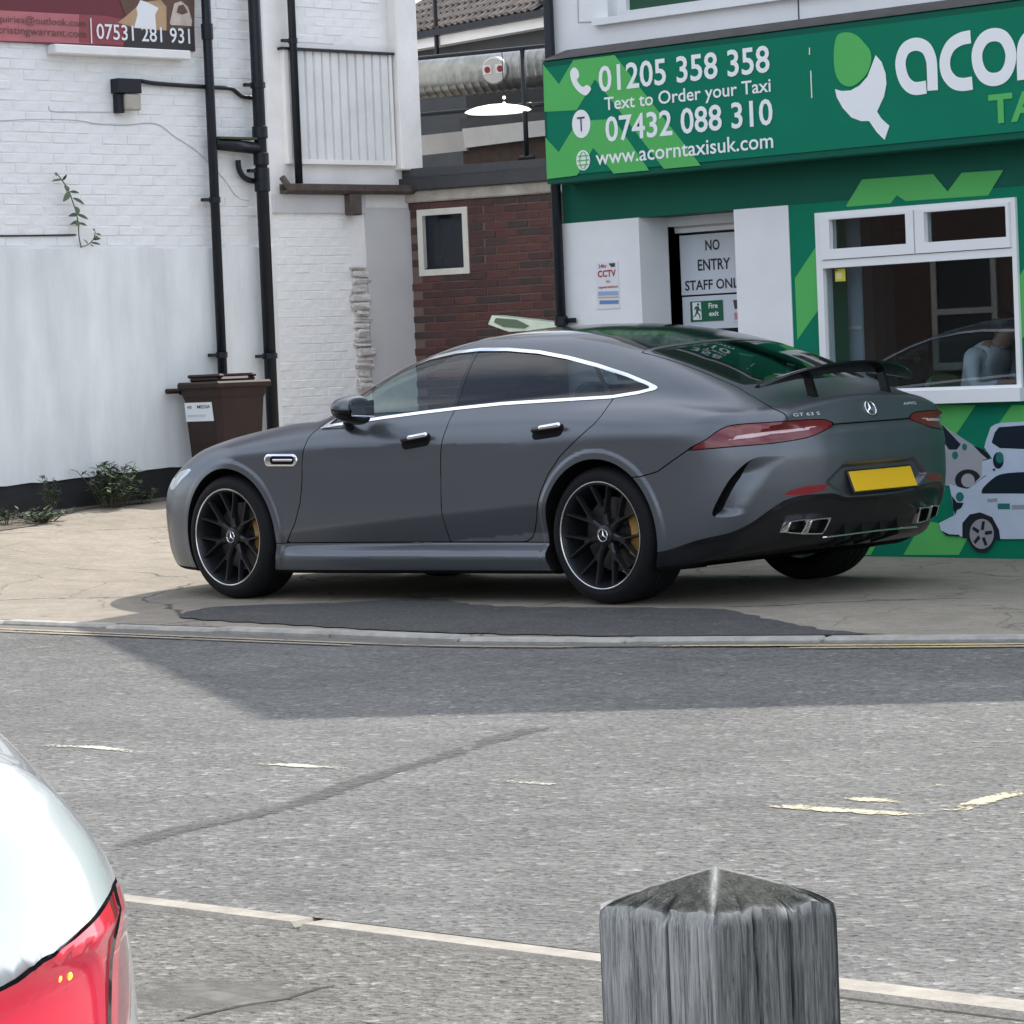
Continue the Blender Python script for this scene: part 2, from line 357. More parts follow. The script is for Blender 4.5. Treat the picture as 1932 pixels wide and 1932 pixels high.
# kerb: individual worn stones along the far side of the road
kerb = thing('kerb', 'long dropped kerb of worn pale stones between the forecourt and the road', 'kerb', (0, 2.2, ROAD_Z))
def kerb_run(x0, x1, L, yf, width, z0, ztop, parent, rng, mm):
    x = x0
    while x < x1:
        l = L*(1+rng.uniform(-.04, .04)); a, b = x+.008, x+l-.008
        ya, yb = float(yf(a)), float(yf(b)); d = np.array([b-a, yb-ya, 0]); l2 = np.linalg.norm(d); d /= l2; nn = np.array([-d[1], d[0], 0])
        za, zb_ = ztop((a, ya)), ztop((b, yb)); up = np.array([0, 0, 1.]); d3 = np.array([b-a, yb-ya, zb_-za]); d3 /= np.linalg.norm(d3)
        c = np.array([(a+b)/2, (ya+yb)/2, ((za+zb_)/2+z0)/2])-nn*width/2+np.array([0, 0, rng.uniform(-.006, .006)])
        m = MB(); m.obox(c, d3, nn, up, (l2/2, width/2, ((za+zb_)/2-z0)/2), .014); o = m.obj('kerb_stone', mm, parent)
        x += l
rng = random.Random(3)
kerb_run(-7.5, 9.5, .915, kerb_y, .125, -.30, lambda p: float(gz(p[0], p[1]-.13))+.004, kerb, rng, KERBM)
# flat channel and worn double yellow lines at the foot of the kerb
def strip(name, off, w, z, m, x0=-7, x1=9.6, wear=0., seed=0, step=.05):
    rg = random.Random(seed); mb = MB(); x = x0; h = w; dz = z
    while x < x1:
        if wear and rg.random() < wear: x += step*rg.randint(1, 4); continue
        n = rg.randint(2, 9)
        for k in range(n):
            a, b = x, x+step; e0, e1 = (rg.uniform(-.012, .012), rg.uniform(-.012, .012)) if wear else (0, 0)
            ya, yb = float(kerb_y(a))+off, float(kerb_y(b))+off
            mb.add([(p_, q_, road_z(p_, q_)+dz) for p_, q_ in ((a, ya+e0*.4), (b, yb+e1*.4), (b, yb+h+e1), (a, ya+h+e0))], [(0, 1, 2, 3)]); x += step
    o = mb.obj(name, m); return o
tag(strip('gutter_channel', .004, .17, .005, mat('gutter_tar', (.13, .12, .105), .9, var=(20, .35)), step=.2), kind='structure')
# worn dashes out on the road
def on_road(x, y):
    z = -.09
    for _ in range(6): p = atz(x, y, z); z = road_z(p[0], p[1])+.004
    return p
def worn_mat(name, col, wear, hf=70, mf=9, soft=.3):
    """thin paint or tar that has worn away: its coverage comes from noise and thins towards the edges"""
    m = bpy.data.materials.new(name); m.use_nodes = True; N, L = nt(m); b = N['Principled BSDF']; b.inputs['Base Color'].default_value = (*col, 1); b.inputs['Roughness'].default_value = .85; b.inputs['Specular IOR Level'].default_value = .25
    at = N.new('ShaderNodeAttribute'); at.attribute_name = 'edge'; tc = N.new('ShaderNodeTexCoord'); acc = at.outputs['Fac']
    def op(o, a, q, c=None):
        n = N.new('ShaderNodeMath'); n.operation = o; L.new(a, n.inputs[0])
        if hasattr(q, 'node'): L.new(q, n.inputs[1])
        else: n.inputs[1].default_value = q
        if c is not None: n.inputs[2].default_value = c
        return n.outputs[0]
    for sc, am in ((hf, 2.2), (mf, 1.7)):
        n = N.new('ShaderNodeTexNoise'); n.inputs['Scale'].default_value = sc; n.inputs['Detail'].default_value = 3; L.new(tc.outputs['Object'], n.inputs['Vector'])
        acc = op('ADD', acc, op('MULTIPLY_ADD', n.outputs[0], am, -.5*am))
    mr = N.new('ShaderNodeMapRange'); mr.inputs[1].default_value = wear; mr.inputs[2].default_value = wear+soft; L.new(acc, mr.inputs[0])
    tr = N.new('ShaderNodeBsdfTransparent'); mx = N.new('ShaderNodeMixShader'); L.new(mr.outputs[0], mx.inputs[0]); L.new(tr.outputs[0], mx.inputs[1]); L.new(b.outputs[0], mx.inputs[2]); L.new(mx.outputs[0], N['Material Output'].inputs[0])
    return m
def worn_strip(name, P, w, m, zf, lift=.003):
    """P: (x, y) points along the middle"""
    P = [np.array(p[:2], float) for p in P]; Q = []
    for a, b in zip(P[:-1], P[1:]):
        n = max(1, int(np.linalg.norm(b-a)/.25)); Q += [a+(b-a)*k/n for k in range(n)]
    Q.append(P[-1]); V, F, E = [], [], []; prof = ((-.5, 0.), (-.28, .75), (0, 1.), (.28, .75), (.5, 0.)); n = len(Q)
    for k, q in enumerate(Q):
        d = Q[min(k+1, n-1)]-Q[max(k-1, 0)]; d /= np.linalg.norm(d); nn = np.array([-d[1], d[0]]); end = 0. if k in (0, n-1) else 1.
        for o, e in prof: x, y = q+nn*o*w; V.append((x, y, zf(x, y)+lift)); E.append(e*end)
    for k in range(n-1): F += [(k*5+j, k*5+j+1, k*5+6+j, k*5+5+j) for j in range(4)]
    o = mesh_obj(name, V, F, m); at = o.data.attributes.new('edge', 'FLOAT', 'POINT'); at.data.foreach_set('value', E); tag(o, kind='structure'); return o
def dash(px, w, m, *_a, name='road_marking'): return worn_strip(name, [on_road(x, y) for x, y in px], w, m, road_z)
YEL = worn_mat('worn_yellow_paint', (.44, .40, .285), .20); WHT = worn_mat('worn_white_paint', (.44, .42, .35), .22); FAINT = worn_mat('nearly_gone_paint', (.40, .38, .32), .48); KYEL = worn_mat('kerbside_yellow_paint', (.50, .40, .22), .05, 50, 3); KPALE = worn_mat('faded_kerbside_line', (.36, .31, .24), .25, 60, 2.2)
def kline(x0, x1, off, w, m): worn_strip('yellow_line', [(x, float(kerb_y(x))+off) for x in np.arange(x0, x1, .2)], w, m, road_z, .008)
kline(-1.1, 9.5, .215, .055, KPALE); kline(.2, 9.5, .315, .05, KPALE); kline(-7, -1.2, .17, .075, KYEL); kline(-7, -1.9, .285, .06, KYEL)
dash([(80, 1404), (180, 1409), (268, 1419)], .075, WHT); dash([(466, 1437), (560, 1443), (672, 1452)], .075, WHT)
dash([(912, 1471), (1000, 1476), (1078, 1483)], .07, FAINT); dash([(1440, 1515), (1560, 1526), (1750, 1540)], .095, YEL)
dash([(1600, 1503), (1640, 1508), (1705, 1513)], .085, YEL); dash([(1795, 1528), (1860, 1508), (1940, 1490)], .095, YEL); dash([(1745, 1483), (1800, 1488)], .11, YEL)
dash([(1650, 1492), (1725, 1502)], .10, FAINT); dash([(1900, 1537), (1950, 1530)], .12, YEL); dash([(-5, 1306), (54, 1304)], .11, WHT); dash([(25, 1222), (130, 1218)], .12, WHT); dash([(790, 1438), (830, 1438)], .07, FAINT)
dash([(1790, 1424), (1870, 1402), (1940, 1388)], .35, worn_mat('pale_scuff', (.235, .232, .222), .55, 40, 4, .8))
TAR = worn_mat('tar_seam', (.092, .091, .089), .30, 30, 3.0, 1.0)
dash(smooth_path([(225, 1601), (330, 1566), (480, 1535), (610, 1498), (700, 1465), (830, 1428), (930, 1395), (1030, 1368)], 3),   .14, TAR, name='tar_seam')
CRK = worn_mat('hairline_crack', (.040, .039, .036), .25, 60, 4, .6)
worn_strip('car_park_crack', [atz(x, y, LOT_Z) for x, y in ((300, 1936), (380, 1915), (460, 1898), (540, 1886), (600, 1866), (668, 1856))], .022, CRK, lambda x, y: LOT_Z, .002)
worn_strip('car_park_patch', [atz(x, y, LOT_Z) for x, y in ((255, 1900), (420, 1872), (600, 1852))], .55, worn_mat('smoother_patch', (.135, .130, .118), .15, 12, 2, 1.0), lambda x, y: LOT_Z, .0012)
# near kerb: pale flush stones, proud of the car park behind them
nk = thing('edging_kerb', 'row of pale flush edging stones along the near side of the road', 'kerb', (0, 8.23, LOT_Z))
NKM = mat('pale_edging_stone', (.285, .262, .225), .85, var=(12, .28), bump=.4, bscale=90, bdist=.008)
kerb_run(-12.6, -1.0, 1.14, lambda x: NKY+.141+.004*math.sin(x*7), .128, -.35, lambda p: LOT_Z+.016, nk, random.Random(5), NKM)
# ================================================================== buildings
WHITE = mat('painted_white', (.74, .745, .75), .7, var=(3, .10), bump=.25, bscale=28, bdist=.012, detail=8)
WBRICK = mat('white_painted_brick', (.75, .77, .785), .65, var=(4, .10), bump=.5, bscale=30, bdist=.010)
RENDER = mat('white_render', (.70, .735, .75), .75, var=(1.6, .17), stretch=(1, 1.9, .45), bump=.2, bscale=14, bdist=.01)
PLINTH = mat('black_bitumen', (.014, .015, .017), .7, var=(7, .4))
BLACKP = mat('black_pipe_paint', (.009, .012, .018), .4, spec=.3, var=(15, .3))
RUSTY = mat('rusty_gutter', (.075, .060, .052), .8, var=(12, .4))
GREYP = mat('grey_pier_render', (.50, .51, .53), .8, var=(2, .08))
def rnd(a, b): return random.uniform(a, b)
# ---------------------------------------------------------------- white building on the left: wall A faces the forecourt
XA = 8.0
pA = lambda x, y: atx(x, y, XA)
yA1 = pA(517, 500)[1]; zb1 = pA(200, 468)[2]
wb = thing('white_building', 'tall white painted brick building with smooth rendered lower wall beside the forecourt', 'building', (XA, 0, .3))
m = MB(); m.box((XA+.0012, yA1, -.3), (XA+6, .6, 7.2)); m.obj('wall', WHITE, wb)
m = MB(); zl0, zl1 = pA(0, 918)[2], pA(340, 880)[2]; yl0, yl1 = pA(0, 918)[1], pA(340, 880)[1]
sl_ = (zl1-zl0)/(yl1-yl0); zr = lambda y: zl0+sl_*(y-yl0)
ys = np.linspace(yA1, .6, 60); rn = random.Random(4)
bot = [(XA-.022, y, zr(max(y, -3.9)) if y < 1 else zr(1)) for y in ys]; bot = [(a, b, c+rn.uniform(-.005, .005)) for a, b, c in bot]
top = [(XA-.022, y, zb1+rn.uniform(-.010, .010)) for y in ys[::-1]]
m.prism(bot+top, (.030, 0, 0)); m.obj('render_coat', RENDER, wb)
m = MB(); m.box((XA-.006, yA1+.002, -.3), (XA+.008, .602, .62)); m.obj('plinth', PLINTH, wb)
# painted bricks, each its own piece
CH, BL = .0767, .232
def brick_src(mats, parent, L, H, D, n, seed, ch=.005):
    out = []; rg = random.Random(seed)
    for k in range(n):
        l, h = L*(1+rg.uniform(-.010, .014)), H*(1+rg.uniform(-.05, .03))
        m = MB(); m.obox((0, 0, 0), (1, 0, 0), (0, 1, 0), (0, 0, 1), (l/2, D/2, h/2), ch)
        V = np.array(m.v); V += np.array([[rg.uniform(-.0022, .0022) for _ in range(3)] for _ in V])
        o = mesh_obj('brick', V, m.f, mats[k % len(mats)], parent, local=True); out.append(o)
    return out
def lay(parent, origin, ex, nrm, cols, rows, pitch, course, H, D, mats, seed, skip=None, proud=.006, limit=300, rel=1.0):
    """bricks in stretcher bond from origin along ex, upwards; copies share a few meshes; those past the limit are joined as one stuff part"""
    rg = random.Random(seed); src = brick_src(mats, parent, pitch-(.010 if len(mats) > 1 else .0055), H, D, 8, seed); used = set(); cnt = 0
    I = np.array(INV[parent.name]); ex = np.array(ex, float); nrm = np.array(nrm, float); extra = MB()
    ang = math.atan2(ex[1], ex[0])
    for r in range(rows):
        for c in range(cols):
            u = (c+.5+(.5 if r % 2 else 0))*pitch; z = (r+.5)*course
            if skip and skip(u, z): continue
            p = np.array(origin)+ex*u+np.array([0, 0, z])-nrm*(D/2-proud)+nrm*rg.uniform(-.0025, .0025)*rel
            if cnt < limit:
                k = rg.randrange(8); o = src[k] if k not in used else inst(src[k], parent); used.add(k)
                o.location = I[:3, :3] @ p+I[:3, 3]; o.rotation_euler = (0, rg.uniform(-.004, .004), ang)
            else: extra.obox(p, ex, nrm, (0, 0, 1), ((pitch-.01)/2, D/2, H/2), .005)
            cnt += 1
    for k, o in enumerate(src):
        if k not in used: bpy.data.objects.remove(o)
    if extra.v: tag(extra.obj('brick_field', mats[0], parent), kind='stuff')
    return cnt
zrow0 = zb1+.012
lay(wb, (XA, -.92, zrow0), (0, -1, 0), (-1, 0, 0), 12, 26, (abs(yA1)-.92-.13)/12.5, CH, CH-.0065, .03, [WBRICK], 11, proud=.002)
# window ledge and the printed banner above it
a, b = pA(87, 85), pA(343, 98); m = MB(); zc = (a[2]+b[2])/2
m.box((XA-.11, b[1], zc-.070), (XA-.003, a[1], zc), .008); m.obj('window_ledge', WHITE, wb)
# cracks and cable runs across the paintwork
def wire(name, pts, X, r, mm, parent=None, k=5):
    m = MB(); m.tube(smooth_path([tuple(atx(x, y, X)) for x, y in pts], k), r, 6); return m.obj(name, mm, parent, True)
CBL = mat('grey_cable', (.42, .43, .45), .7)
tag(wire('cable', [(-6, 228), (70, 225), (143, 227), (187, 234), (235, 236), (293, 233), (330, 258), (372, 286), (420, 335), (447, 371), (470, 379)], XA-.004, .0028, CBL), 'thin pale cable sagging across the white brickwork under the black box', 'cable')
tag(wire('cable', [(-6, 445), (60, 444.5), (143, 443)], XA-.010, .0065, BLACKP), 'straight black cable on the white wall left of the climbing weed', 'cable')
tag(wire('cable', [(92, 200), (100, 210), (160, 211), (228, 212)], XA-.004, .0025, CBL), 'short thin cable running into the left side of the black box', 'cable')
ban = thing('banner', 'dark red printed banner with phone number on the white wall above a ledge', 'banner', tuple(pA(180, 40)))
XB = XA-.03
def dA(name, pts, off, mm, parent, th=.0012, X=XB):
    P = [atx(x, y, X-off) for x, y in pts]; m = MB(); m.prism(P, (th, 0, 0)); return m.obj(name, mm, parent)
yb0 = atx(367, 60, XB)[1]; zb0 = np.mean([atx(0, 78, XB)[2], atx(367, 97, XB)[2]])
m = MB(); m.box((XB, yb0, zb0), (XA-.008, .45, zb0+1.25)); m.obj('board', mat('banner_maroon', (.125, .014, .026), .5), ban)
bz = lambda zx, zy: (zx*.21368, zy*.21368)
PINKS = mat('banner_pink', (.42, .13, .15), .5, var=(2.2, .25)); BDK = mat('banner_dark', (.018, .016, .02), .5); BTAN = mat('banner_tan', (.42, .28, .16), .5, var=(8, .2)); BWH = mat('banner_white', (.72, .74, .78), .5); BBR = mat('banner_brown', (.10, .05, .035), .5); BRED = mat('banner_rose', (.24, .045, .06), .5)
dA('pink_band', [bz(-60, 88), bz(935, 140), bz(1060, 395), bz(-60, 358)], .001, PINKS, ban)
dA('rose_band', [bz(700, 128), bz(935, 140), bz(1130, 180), bz(1110, 405), bz(700, 375)], .0022, BRED, ban)
dA('photo_ground', [bz(1040, -60), bz(1718, -60), bz(1716, 448), bz(1090, 415), bz(1130, 200)], .0034, BBR, ban)
dA('photo_figure', [bz(1130, 130), bz(1250, 20), bz(1420, 0), bz(1470, 60), bz(1470, 300), bz(1380, 280), bz(1180, 240), bz(1040, 200)], .0046, BTAN, ban)
dA('photo_figure', [bz(1205, 70), bz(1240, 0), bz(1300, 20), bz(1400, 70), bz(1370, 130), bz(1380, 260), bz(1185, 245), bz(1215, 130)], .0058, BWH, ban)
dA('photo_figure', [bz(1500, 200), bz(1540, 30), bz(1600, 10), bz(1660, 60), bz(1695, 180), bz(1690, 230), bz(1510, 220)], .0046, mat('banner_beige', (.46, .40, .36), .5, var=(9, .3)), ban)
dA('photo_figure', [bz(1560, 110), bz(1575, 50), bz(1620, 40), bz(1660, 110), bz(1610, 130)], .0058, BBR, ban)
dA('photo_shade', [bz(1120, 250), bz(1480, 270), bz(1716, 235), bz(1716, 448), bz(1100, 416)], .0070, BDK, ban)
dA('divider', [bz(797, 160), bz(806, 160), bz(815, 383), bz(806, 383)], .0082, BWH, ban)
def wall_text(name, s, m_, parent, X, p0, p1, h_px, bold=0., drop=0.):
    a, b = atx(*p0, X), atx(*p1, X); w = abs(b[1]-a[1]); h = h_px/FPX*np.linalg.norm(a-CAM)
    return text_obj(name, s, m_, parent, (X, a[1], (a[2]+b[2])/2-drop), (0, -1, 0), (0, 0, 1), width=w, height=h, depth=0, bold=bold)
wall_text('lettering', '07531 281 931', BWH, ban, XB-.0094, bz(856, 345), bz(1680, 388), 29, .008)
wall_text('lettering', 'enquiries@outlook.com', BBR, ban, XB-.0094, bz(-110, 215), bz(762, 248), 18)
wall_text('lettering', 'www.cristingwarrant.com', BBR, ban, XB-.0094, bz(-260, 305), bz(765, 350), 18)
# ---------------------------------------------------------------- pipes on the white wall
def vpipe(name, label, cat, x, y, z0, z1, r, mm, group=None):
    return thing(name, label, cat, (x, y, z0), group=group)
def pipe_part(parent, path, r, name='pipe', n=14, mm=None):
    m = MB(); m.tube(path, r, n); return m.obj(name, mm or BLACKP, parent, True)
def clip(parent, x, y, z, r, side=1):
    m = MB(); m.lathe([(r*1.02, -.022), (r*1.22, -.022), (r*1.22, .022), (r*1.02, .022)], (x, y, z), (0, 0, 1), 16, closed=True)
    m.box((x-.01, y+r*.9 if side > 0 else y-r*.9-.085, z-.013), (x+.03, y+r*.9+.085 if side > 0 else y-r*.9, z+.013)); m.obj('bracket', BLACKP, parent)
X1 = XA-.075
y1 = atx(404, 350, X1)[1]; d1 = thing('drainpipe', 'thin straight black drainpipe down the white wall above the brown bin', 'drainpipe', (X1, y1, .4), group='black pipes on the white wall')
pipe_part(d1, [(X1, y1, .35), (X1, y1, 6.9)], .037); 
for py in (377, 670): clip(d1, X1, y1, atx(405, py, X1)[2], .037)
for py in (60,):
    z = atx(393, py, X1)[2]; m = MB(); m.lathe([(.037, -.06), (.046, -.06), (.046, .06), (.037, .06)], (X1, y1, z), (0, 0, 1), 16, closed=True); m.obj('socket', BLACKP, d1)
X2 = XA-.095
y2 = atx(497, 400, X2)[1]; zj = atx(490, 250, X2)[2]; zk = atx(492, 350, X2)[2]
d2 = thing('soil_pipe', 'thick black soil stack with jointed branches near the corner of the white wall', 'soil pipe', (X2, y2, .4), group='black pipes on the white wall')
pipe_part(d2, [(X2, y2, .3), (X2, y2, 7.0)], .049, n=18)
for z in (zj, atx(492, 300, X2)[2], atx(494, 330, X2)[2], zk):
    m = MB(); m.lathe([(.049, -.05), (.062, -.045), (.062, .045), (.049, .05)], (X2, y2, z), (0, 0, 1), 18, closed=True); m.obj('collar', BLACKP, d2, smooth=40)
zbr = atx(445, 274, X2)[2]
pipe_part(d2, [(X1, y1-.03, zbr+.01), (X2, y2+.04, zbr-.02)], .048, 'branch_pipe')
m = MB(); m.box((X2-.035, y2+.06, zbr+.045), (X2+.06, y1-.03, zbr+.062)); m.obj('mossy_ledge', mat('moss', (.05, .065, .035), .95), d2)
pipe_part(d2, smooth_path([tuple(atx(x, y, XA-.045)) for x, y in ((449, 302), (451, 318), (458, 332), (470, 340), (484, 342))], 4), .022, 'overflow_pipe', 10)
for px_, py in ((466, 160), (474, 322), (498, 672)): clip(d2, X2, y2, atx(px_, py, X2)[2], .049)
# black box with a beige block, and its pipe to the stack
XC = XA-.10
bx = thing('wall_box', 'black wall box holding a beige block, piped to the soil stack', 'wall box', tuple(atx(245, 180, XA)))
def boxpx(m, x0, y0, x1, y1_, X, dep, ch=.004):
    a, b = atx(x0, y0, X), atx(x1, y1_, X); m.box((X, min(a[1], b[1]), min(a[2], b[2])), (X+dep, max(a[1], b[1]), max(a[2], b[2])), ch); return m
boxpx(MB(), 223, 147, 268, 176, XC, .098).obj('hood', BLACKP, bx)
boxpx(MB(), 223, 176.5, 236, 213, XC+.03, .068).obj('side_plate', BLACKP, bx)
boxpx(MB(), 236.5, 176.5, 268, 208, XC+.005, .075, .01).obj('beige_block', mat('beige_block', (.36, .335, .29), .75, var=(8, .2)), bx)
pipe_part(bx, smooth_path([tuple(atx(x, y, XA-.03)) for x, y in ((266, 153), (300, 158), (388, 164), (425, 166), (440, 169), (455, 181), (472, 184), (486, 184))], 4), .017, 'pipe', 10)
# ---------------------------------------------------------------- set back: wall B
XBk = 9.8
pB = lambda x, y: atx(x, y, XBk)
yB0, yB1 = yA1-.0, pB(778, 500)[1]
wB = thing('rear_white_building', 'white painted rear wall with crumbling edge, ribbed panel and gutter between pipe and brick extension', 'building', (XBk, yB0, .4))
m = MB(); m.box((XBk+.0012, yB1, -.3), (XBk+5, yB0, 7.4)); m.obj('wall', WHITE, wB)
ze0, ze1 = pB(540, 690)[2], pB(540, 402)[2]; yq0, yq1 = pB(668, 600)[1], pB(695, 600)[1]
ys0 = pB(518, 500)[1]
nrow = int((ze1+.02-.40)/CH)
lay(wB, (XBk, ys0+.02, .40), (0, -1, 0), (-1, 0, 0), 5, nrow, (ys0-yq0+.02)/5.5, CH, CH-.0065, .03, [WBRICK], 21, proud=.002, limit=200)
zt0 = pB(650, 90)[2]; lay(wB, (XBk, pB(557, 50)[1], zt0+.02), (0, -1, 0), (-1, 0, 0), 4, 6, .225, CH, CH-.0065, .03, [WBRICK], 22, proud=.002)
# ragged quoin of broken bricks
rg = random.Random(9); z = pB(680, 735)[2]; ztop = pB(680, 500)[2]; k = 0
QST = mat('broken_masonry', (.55, .54, .53), .9, var=(9, .3), bump=.8, bscale=40, bdist=.02)
while z < ztop:
    h = rg.uniform(.045, .085); w0, w1 = yq0+rg.uniform(-.02, .05), yq1+rg.uniform(-.04, .03)
    m = MB(); m.box((XBk-.022-rg.uniform(0, .03), w1, z), (XBk+.03, w0, z+h-.012), .014); V = np.array(m.v); V += np.array([[rg.uniform(-.010, .010) for _ in range(3)] for _ in V])
    mesh_obj('broken_brick', V, m.f, QST, wB); z += h
m = MB(); m.box((XBk-.010, yB1, .3), (XBk+.01, yq1-.005, pB(740, 392)[2])); m.obj('smooth_pier', GREYP, wB)
m = MB(); m.box((XBk-.03, yq1-.0, pB(600, 402)[2]), (XBk+.01, ys0, pB(600, 368)[2])); m.obj('grey_band', GREYP, wB)
# ribbed panel in its frame
ra, rb_ = pB(528, 97), pB(740, 313); zt, zb_ = pB(632, 100)[2], pB(632, 311)[2]
RIBM = mat('ribbed_white_metal', (.66, .68, .69), .5, var=(3, .1))
m = MB(); fw = .05
m.box((XBk-.05, ra[1]-fw, zb_), (XBk+.01, ra[1], zt)); m.box((XBk-.05, rb_[1], zb_), (XBk+.01, rb_[1]+.03, zt)); m.box((XBk-.05, rb_[1]+.03, zb_), (XBk+.01, ra[1]-fw, zb_+.04))
m.obj('panel_frame', WHITE, wB)
m = MB(); m.box((XBk-.07, rb_[1]-.02, zt), (XBk+.01, ra[1]+.03, zt+.022)); m.obj('panel_drip', BLACKP, wB)
y = ra[1]-fw-.004; n = 12; wdt = (ra[1]-fw-rb_[1]-.034)/n
for k in range(n):
    m = MB(); yy = y-k*wdt; m.prism([(XBk-.014, yy-.006, zb_+.04), (XBk-.038, yy-.018, zb_+.04), (XBk-.038, yy-wdt+.012, zb_+.04), (XBk-.014, yy-wdt, zb_+.04), (XBk+.005, yy-wdt, zb_+.04), (XBk+.005, yy-.006, zb_+.04)], (0, 0, zt-zb_-.042)); m.obj('rib', RIBM, wB)
# pale pier right of the panel
m = MB(); ya, yb = pB(737, 150)[1], pB(777, 150)[1]; m.box((XBk-.10, yb, pB(757, 322)[2]), (XBk+.012, ya, 7.0), .01); m.obj('pilaster', WHITE, wB)
# gutter, outlet and drainpipe on wall B
gut = thing('gutter', 'rust brown gutter under the ribbed panel with a short black outlet', 'gutter', tuple(pB(640, 357)))
zg = pB(640, 357)[2]; m = MB(); g0, g1 = pB(526, 357)[1], pB(768, 357)[1]
m.prism([(XBk-.13, g0, zg+.035), (XBk-.125, g0, zg-.02), (XBk-.09, g0, zg-.045), (XBk-.012, g0, zg-.045), (XBk-.012, g0, zg+.035), (XBk-.03, g0, zg+.035), (XBk-.03, g0, zg-.02), (XBk-.11, g0, zg-.02), (XBk-.115, g0, zg+.035)], (0, g1-g0, 0)); m.obj('trough', RUSTY, gut)
m = MB(); oy0, oy1 = pB(646, 390)[1], pB(668, 390)[1]; m.box((XBk-.11, oy1, pB(655, 407)[2]), (XBk-.02, oy0, zg-.045), .01); m.obj('outlet', RUSTY, gut)
m = MB(); m.tube(smooth_path([(XBk-.06, g0+.01, zg+.09), (XBk-.09, g0-.0, zg+.05), (XBk-.10, g0-.03, zg)], 4), .03, 8); m.obj('bend', RUSTY, gut, True)
X3 = XBk-.09; y3 = atx(557, 180, X3)[1]
d3 = thing('drainpipe', 'black drainpipe in front of the ribbed panel ending above the gutter', 'drainpipe', (X3, y3, zg), group='black pipes on the white wall')
pipe_part(d3, [(X3, y3, atx(565, 346, X3)[2]), (X3, y3, 7.0)], .034); clip(d3, X3, y3, atx(550, 77, X3)[2], .034)
# ---------------------------------------------------------------- brick extension with flat roof
EA = R_(194.); eD = np.array([math.cos(EA), math.sin(EA), 0]); eN = np.array([-eD[1], eD[0], 0])*-1.0
if eN[1] < 0: eN = -eN
p0 = np.array([XBk, yB1+.02, 0.])
def pE(x, y, k=0.): return onpl(x, y, p0-eN*k, eN)
def uE(P): return float((np.array(P)-p0) @ eD)
ext = thing('brick_extension', 'low brown brick extension with a small dark window and flat black-edged roof', 'building', tuple(p0))
BR = [mat('brown_brick_%s' % n, c, .85, var=(14, .22), bump=.4, bscale=60, bdist=.006) for n, c in (('red', (.088, .036, .033)), ('dark', (.062, .030, .030)), ('plum', (.076, .034, .034)), ('smoke', (.050, .034, .034)))]
MORT = mat('pale_mortar', (.135, .098, .090), .95)
zlb = pE(900, 374)[2]; W1, W2 = pE(787, 398), pE(886, 518); uw0, uw1, zw1, zw0 = uE(pE(789, 450)), uE(pE(884, 450)), (pE(787, 398)[2]+pE(881, 388)[2])/2, (pE(792, 522)[2]+pE(887, 515)[2])/2
LE = 3.4
def ebox(m, u0, u1, k0, k1, z0, z1, ch=0.):
    c = p0+eD*(u0+u1)/2-eN*(k0+k1)/2; c[2] = (z0+z1)/2; m.obox(c, eD, eN, (0, 0, 1), (abs(u1-u0)/2, abs(k1-k0)/2, abs(z1-z0)/2), ch); return m
m = MB(); ebox(m, -.6, uw0, .006, .3, -.2, zlb); ebox(m, uw1, LE, .006, .3, -.2, zlb); ebox(m, uw0, uw1, .006, .3, -.2, zw0); ebox(m, uw0, uw1, .006, .3, zw1, zlb); m.obj('wall', MORT, ext)
cr = .0722; z0b = zlb-31*cr
lay(ext, p0+np.array([0, 0, z0b]), eD, eN, 9, 31, .2235, cr, cr-.0105, .04, BR, 31, skip=lambda u, z: (uw0-.06 < u < uw1+.06 and zw0-z0b-.02 < z < zw1-z0b+.02) or u > 2.05, proud=.004)
for r in range(31):                                                             # cut bricks beside the window
    z = z0b+(r+.5)*cr
    if zw0-.02 < z < zw1+.02:
        for a, b in ((.02 if r % 2 else .10, uw0-.004), (uw1+.004, math.ceil((uw1+.06-(.5 if r % 2 else 0)*.2235)/.2235)*.2235+(.5 if r % 2 else 0)*.2235-.2235*.5+.1)):
            if b-a > .04: m = MB(); ebox(m, a, b-.008, -.004, .03, z-cr/2+.005, z+cr/2-.005, .004); m.obj('brick', BR[r % 4], ext)
m = MB(); fw = .055
ebox(m, uw0, uw0+fw, -.01, .06, zw0, zw1); ebox(m, uw1-fw, uw1, -.01, .06, zw0, zw1); ebox(m, uw0+fw, uw1-fw, -.01, .06, zw1-fw, zw1); ebox(m, uw0+fw, uw1-fw, -.014, .06, zw0, zw0+fw)
win = m.obj('window', mat('cream_frame', (.60, .60, .56), .55, var=(6, .12)), ext)
m = MB(); ebox(m, uw0+fw, uw1-fw, .045, .05, zw0+fw, zw1-fw); m.obj('pane', mat('dark_glass', (.006, .010, .018), .06), win)
m = MB(); ebox(m, uw0+fw, uw1-fw, .012, .04, zw0+fw, zw0+fw+.012); m.obj('glazing_bead', BLACKP, win)
m = MB(); a = (pE(759, 358)[2]+pE(1040, 345)[2])/2; ebox(m, -.1, LE, -.035, .3, zlb, a, .012); m.obj('concrete_lintel', mat('weathered_concrete', (.36, .34, .31), .85, var=(7, .3), bump=.4, bscale=40), ext)
zr0 = a; zr1 = (pE(748, 319)[2]+pE(1024, 302)[2])/2
FASC = mat('dark_roof_edge', (.028, .031, .038), .45, var=(6, .3))
m = MB(); ebox(m, -.15, LE, -.10, .3, zr0+.002, zr0+(zr1-zr0)*.55); m.obj('fascia_board', FASC, ext)
m = MB(); ebox(m, -.15, LE, -.06, .3, zr0+(zr1-zr0)*.57, zr1); m.obj('fascia_board', mat('roof_felt_edge', (.045, .049, .058), .6, var=(5, .3)), ext)
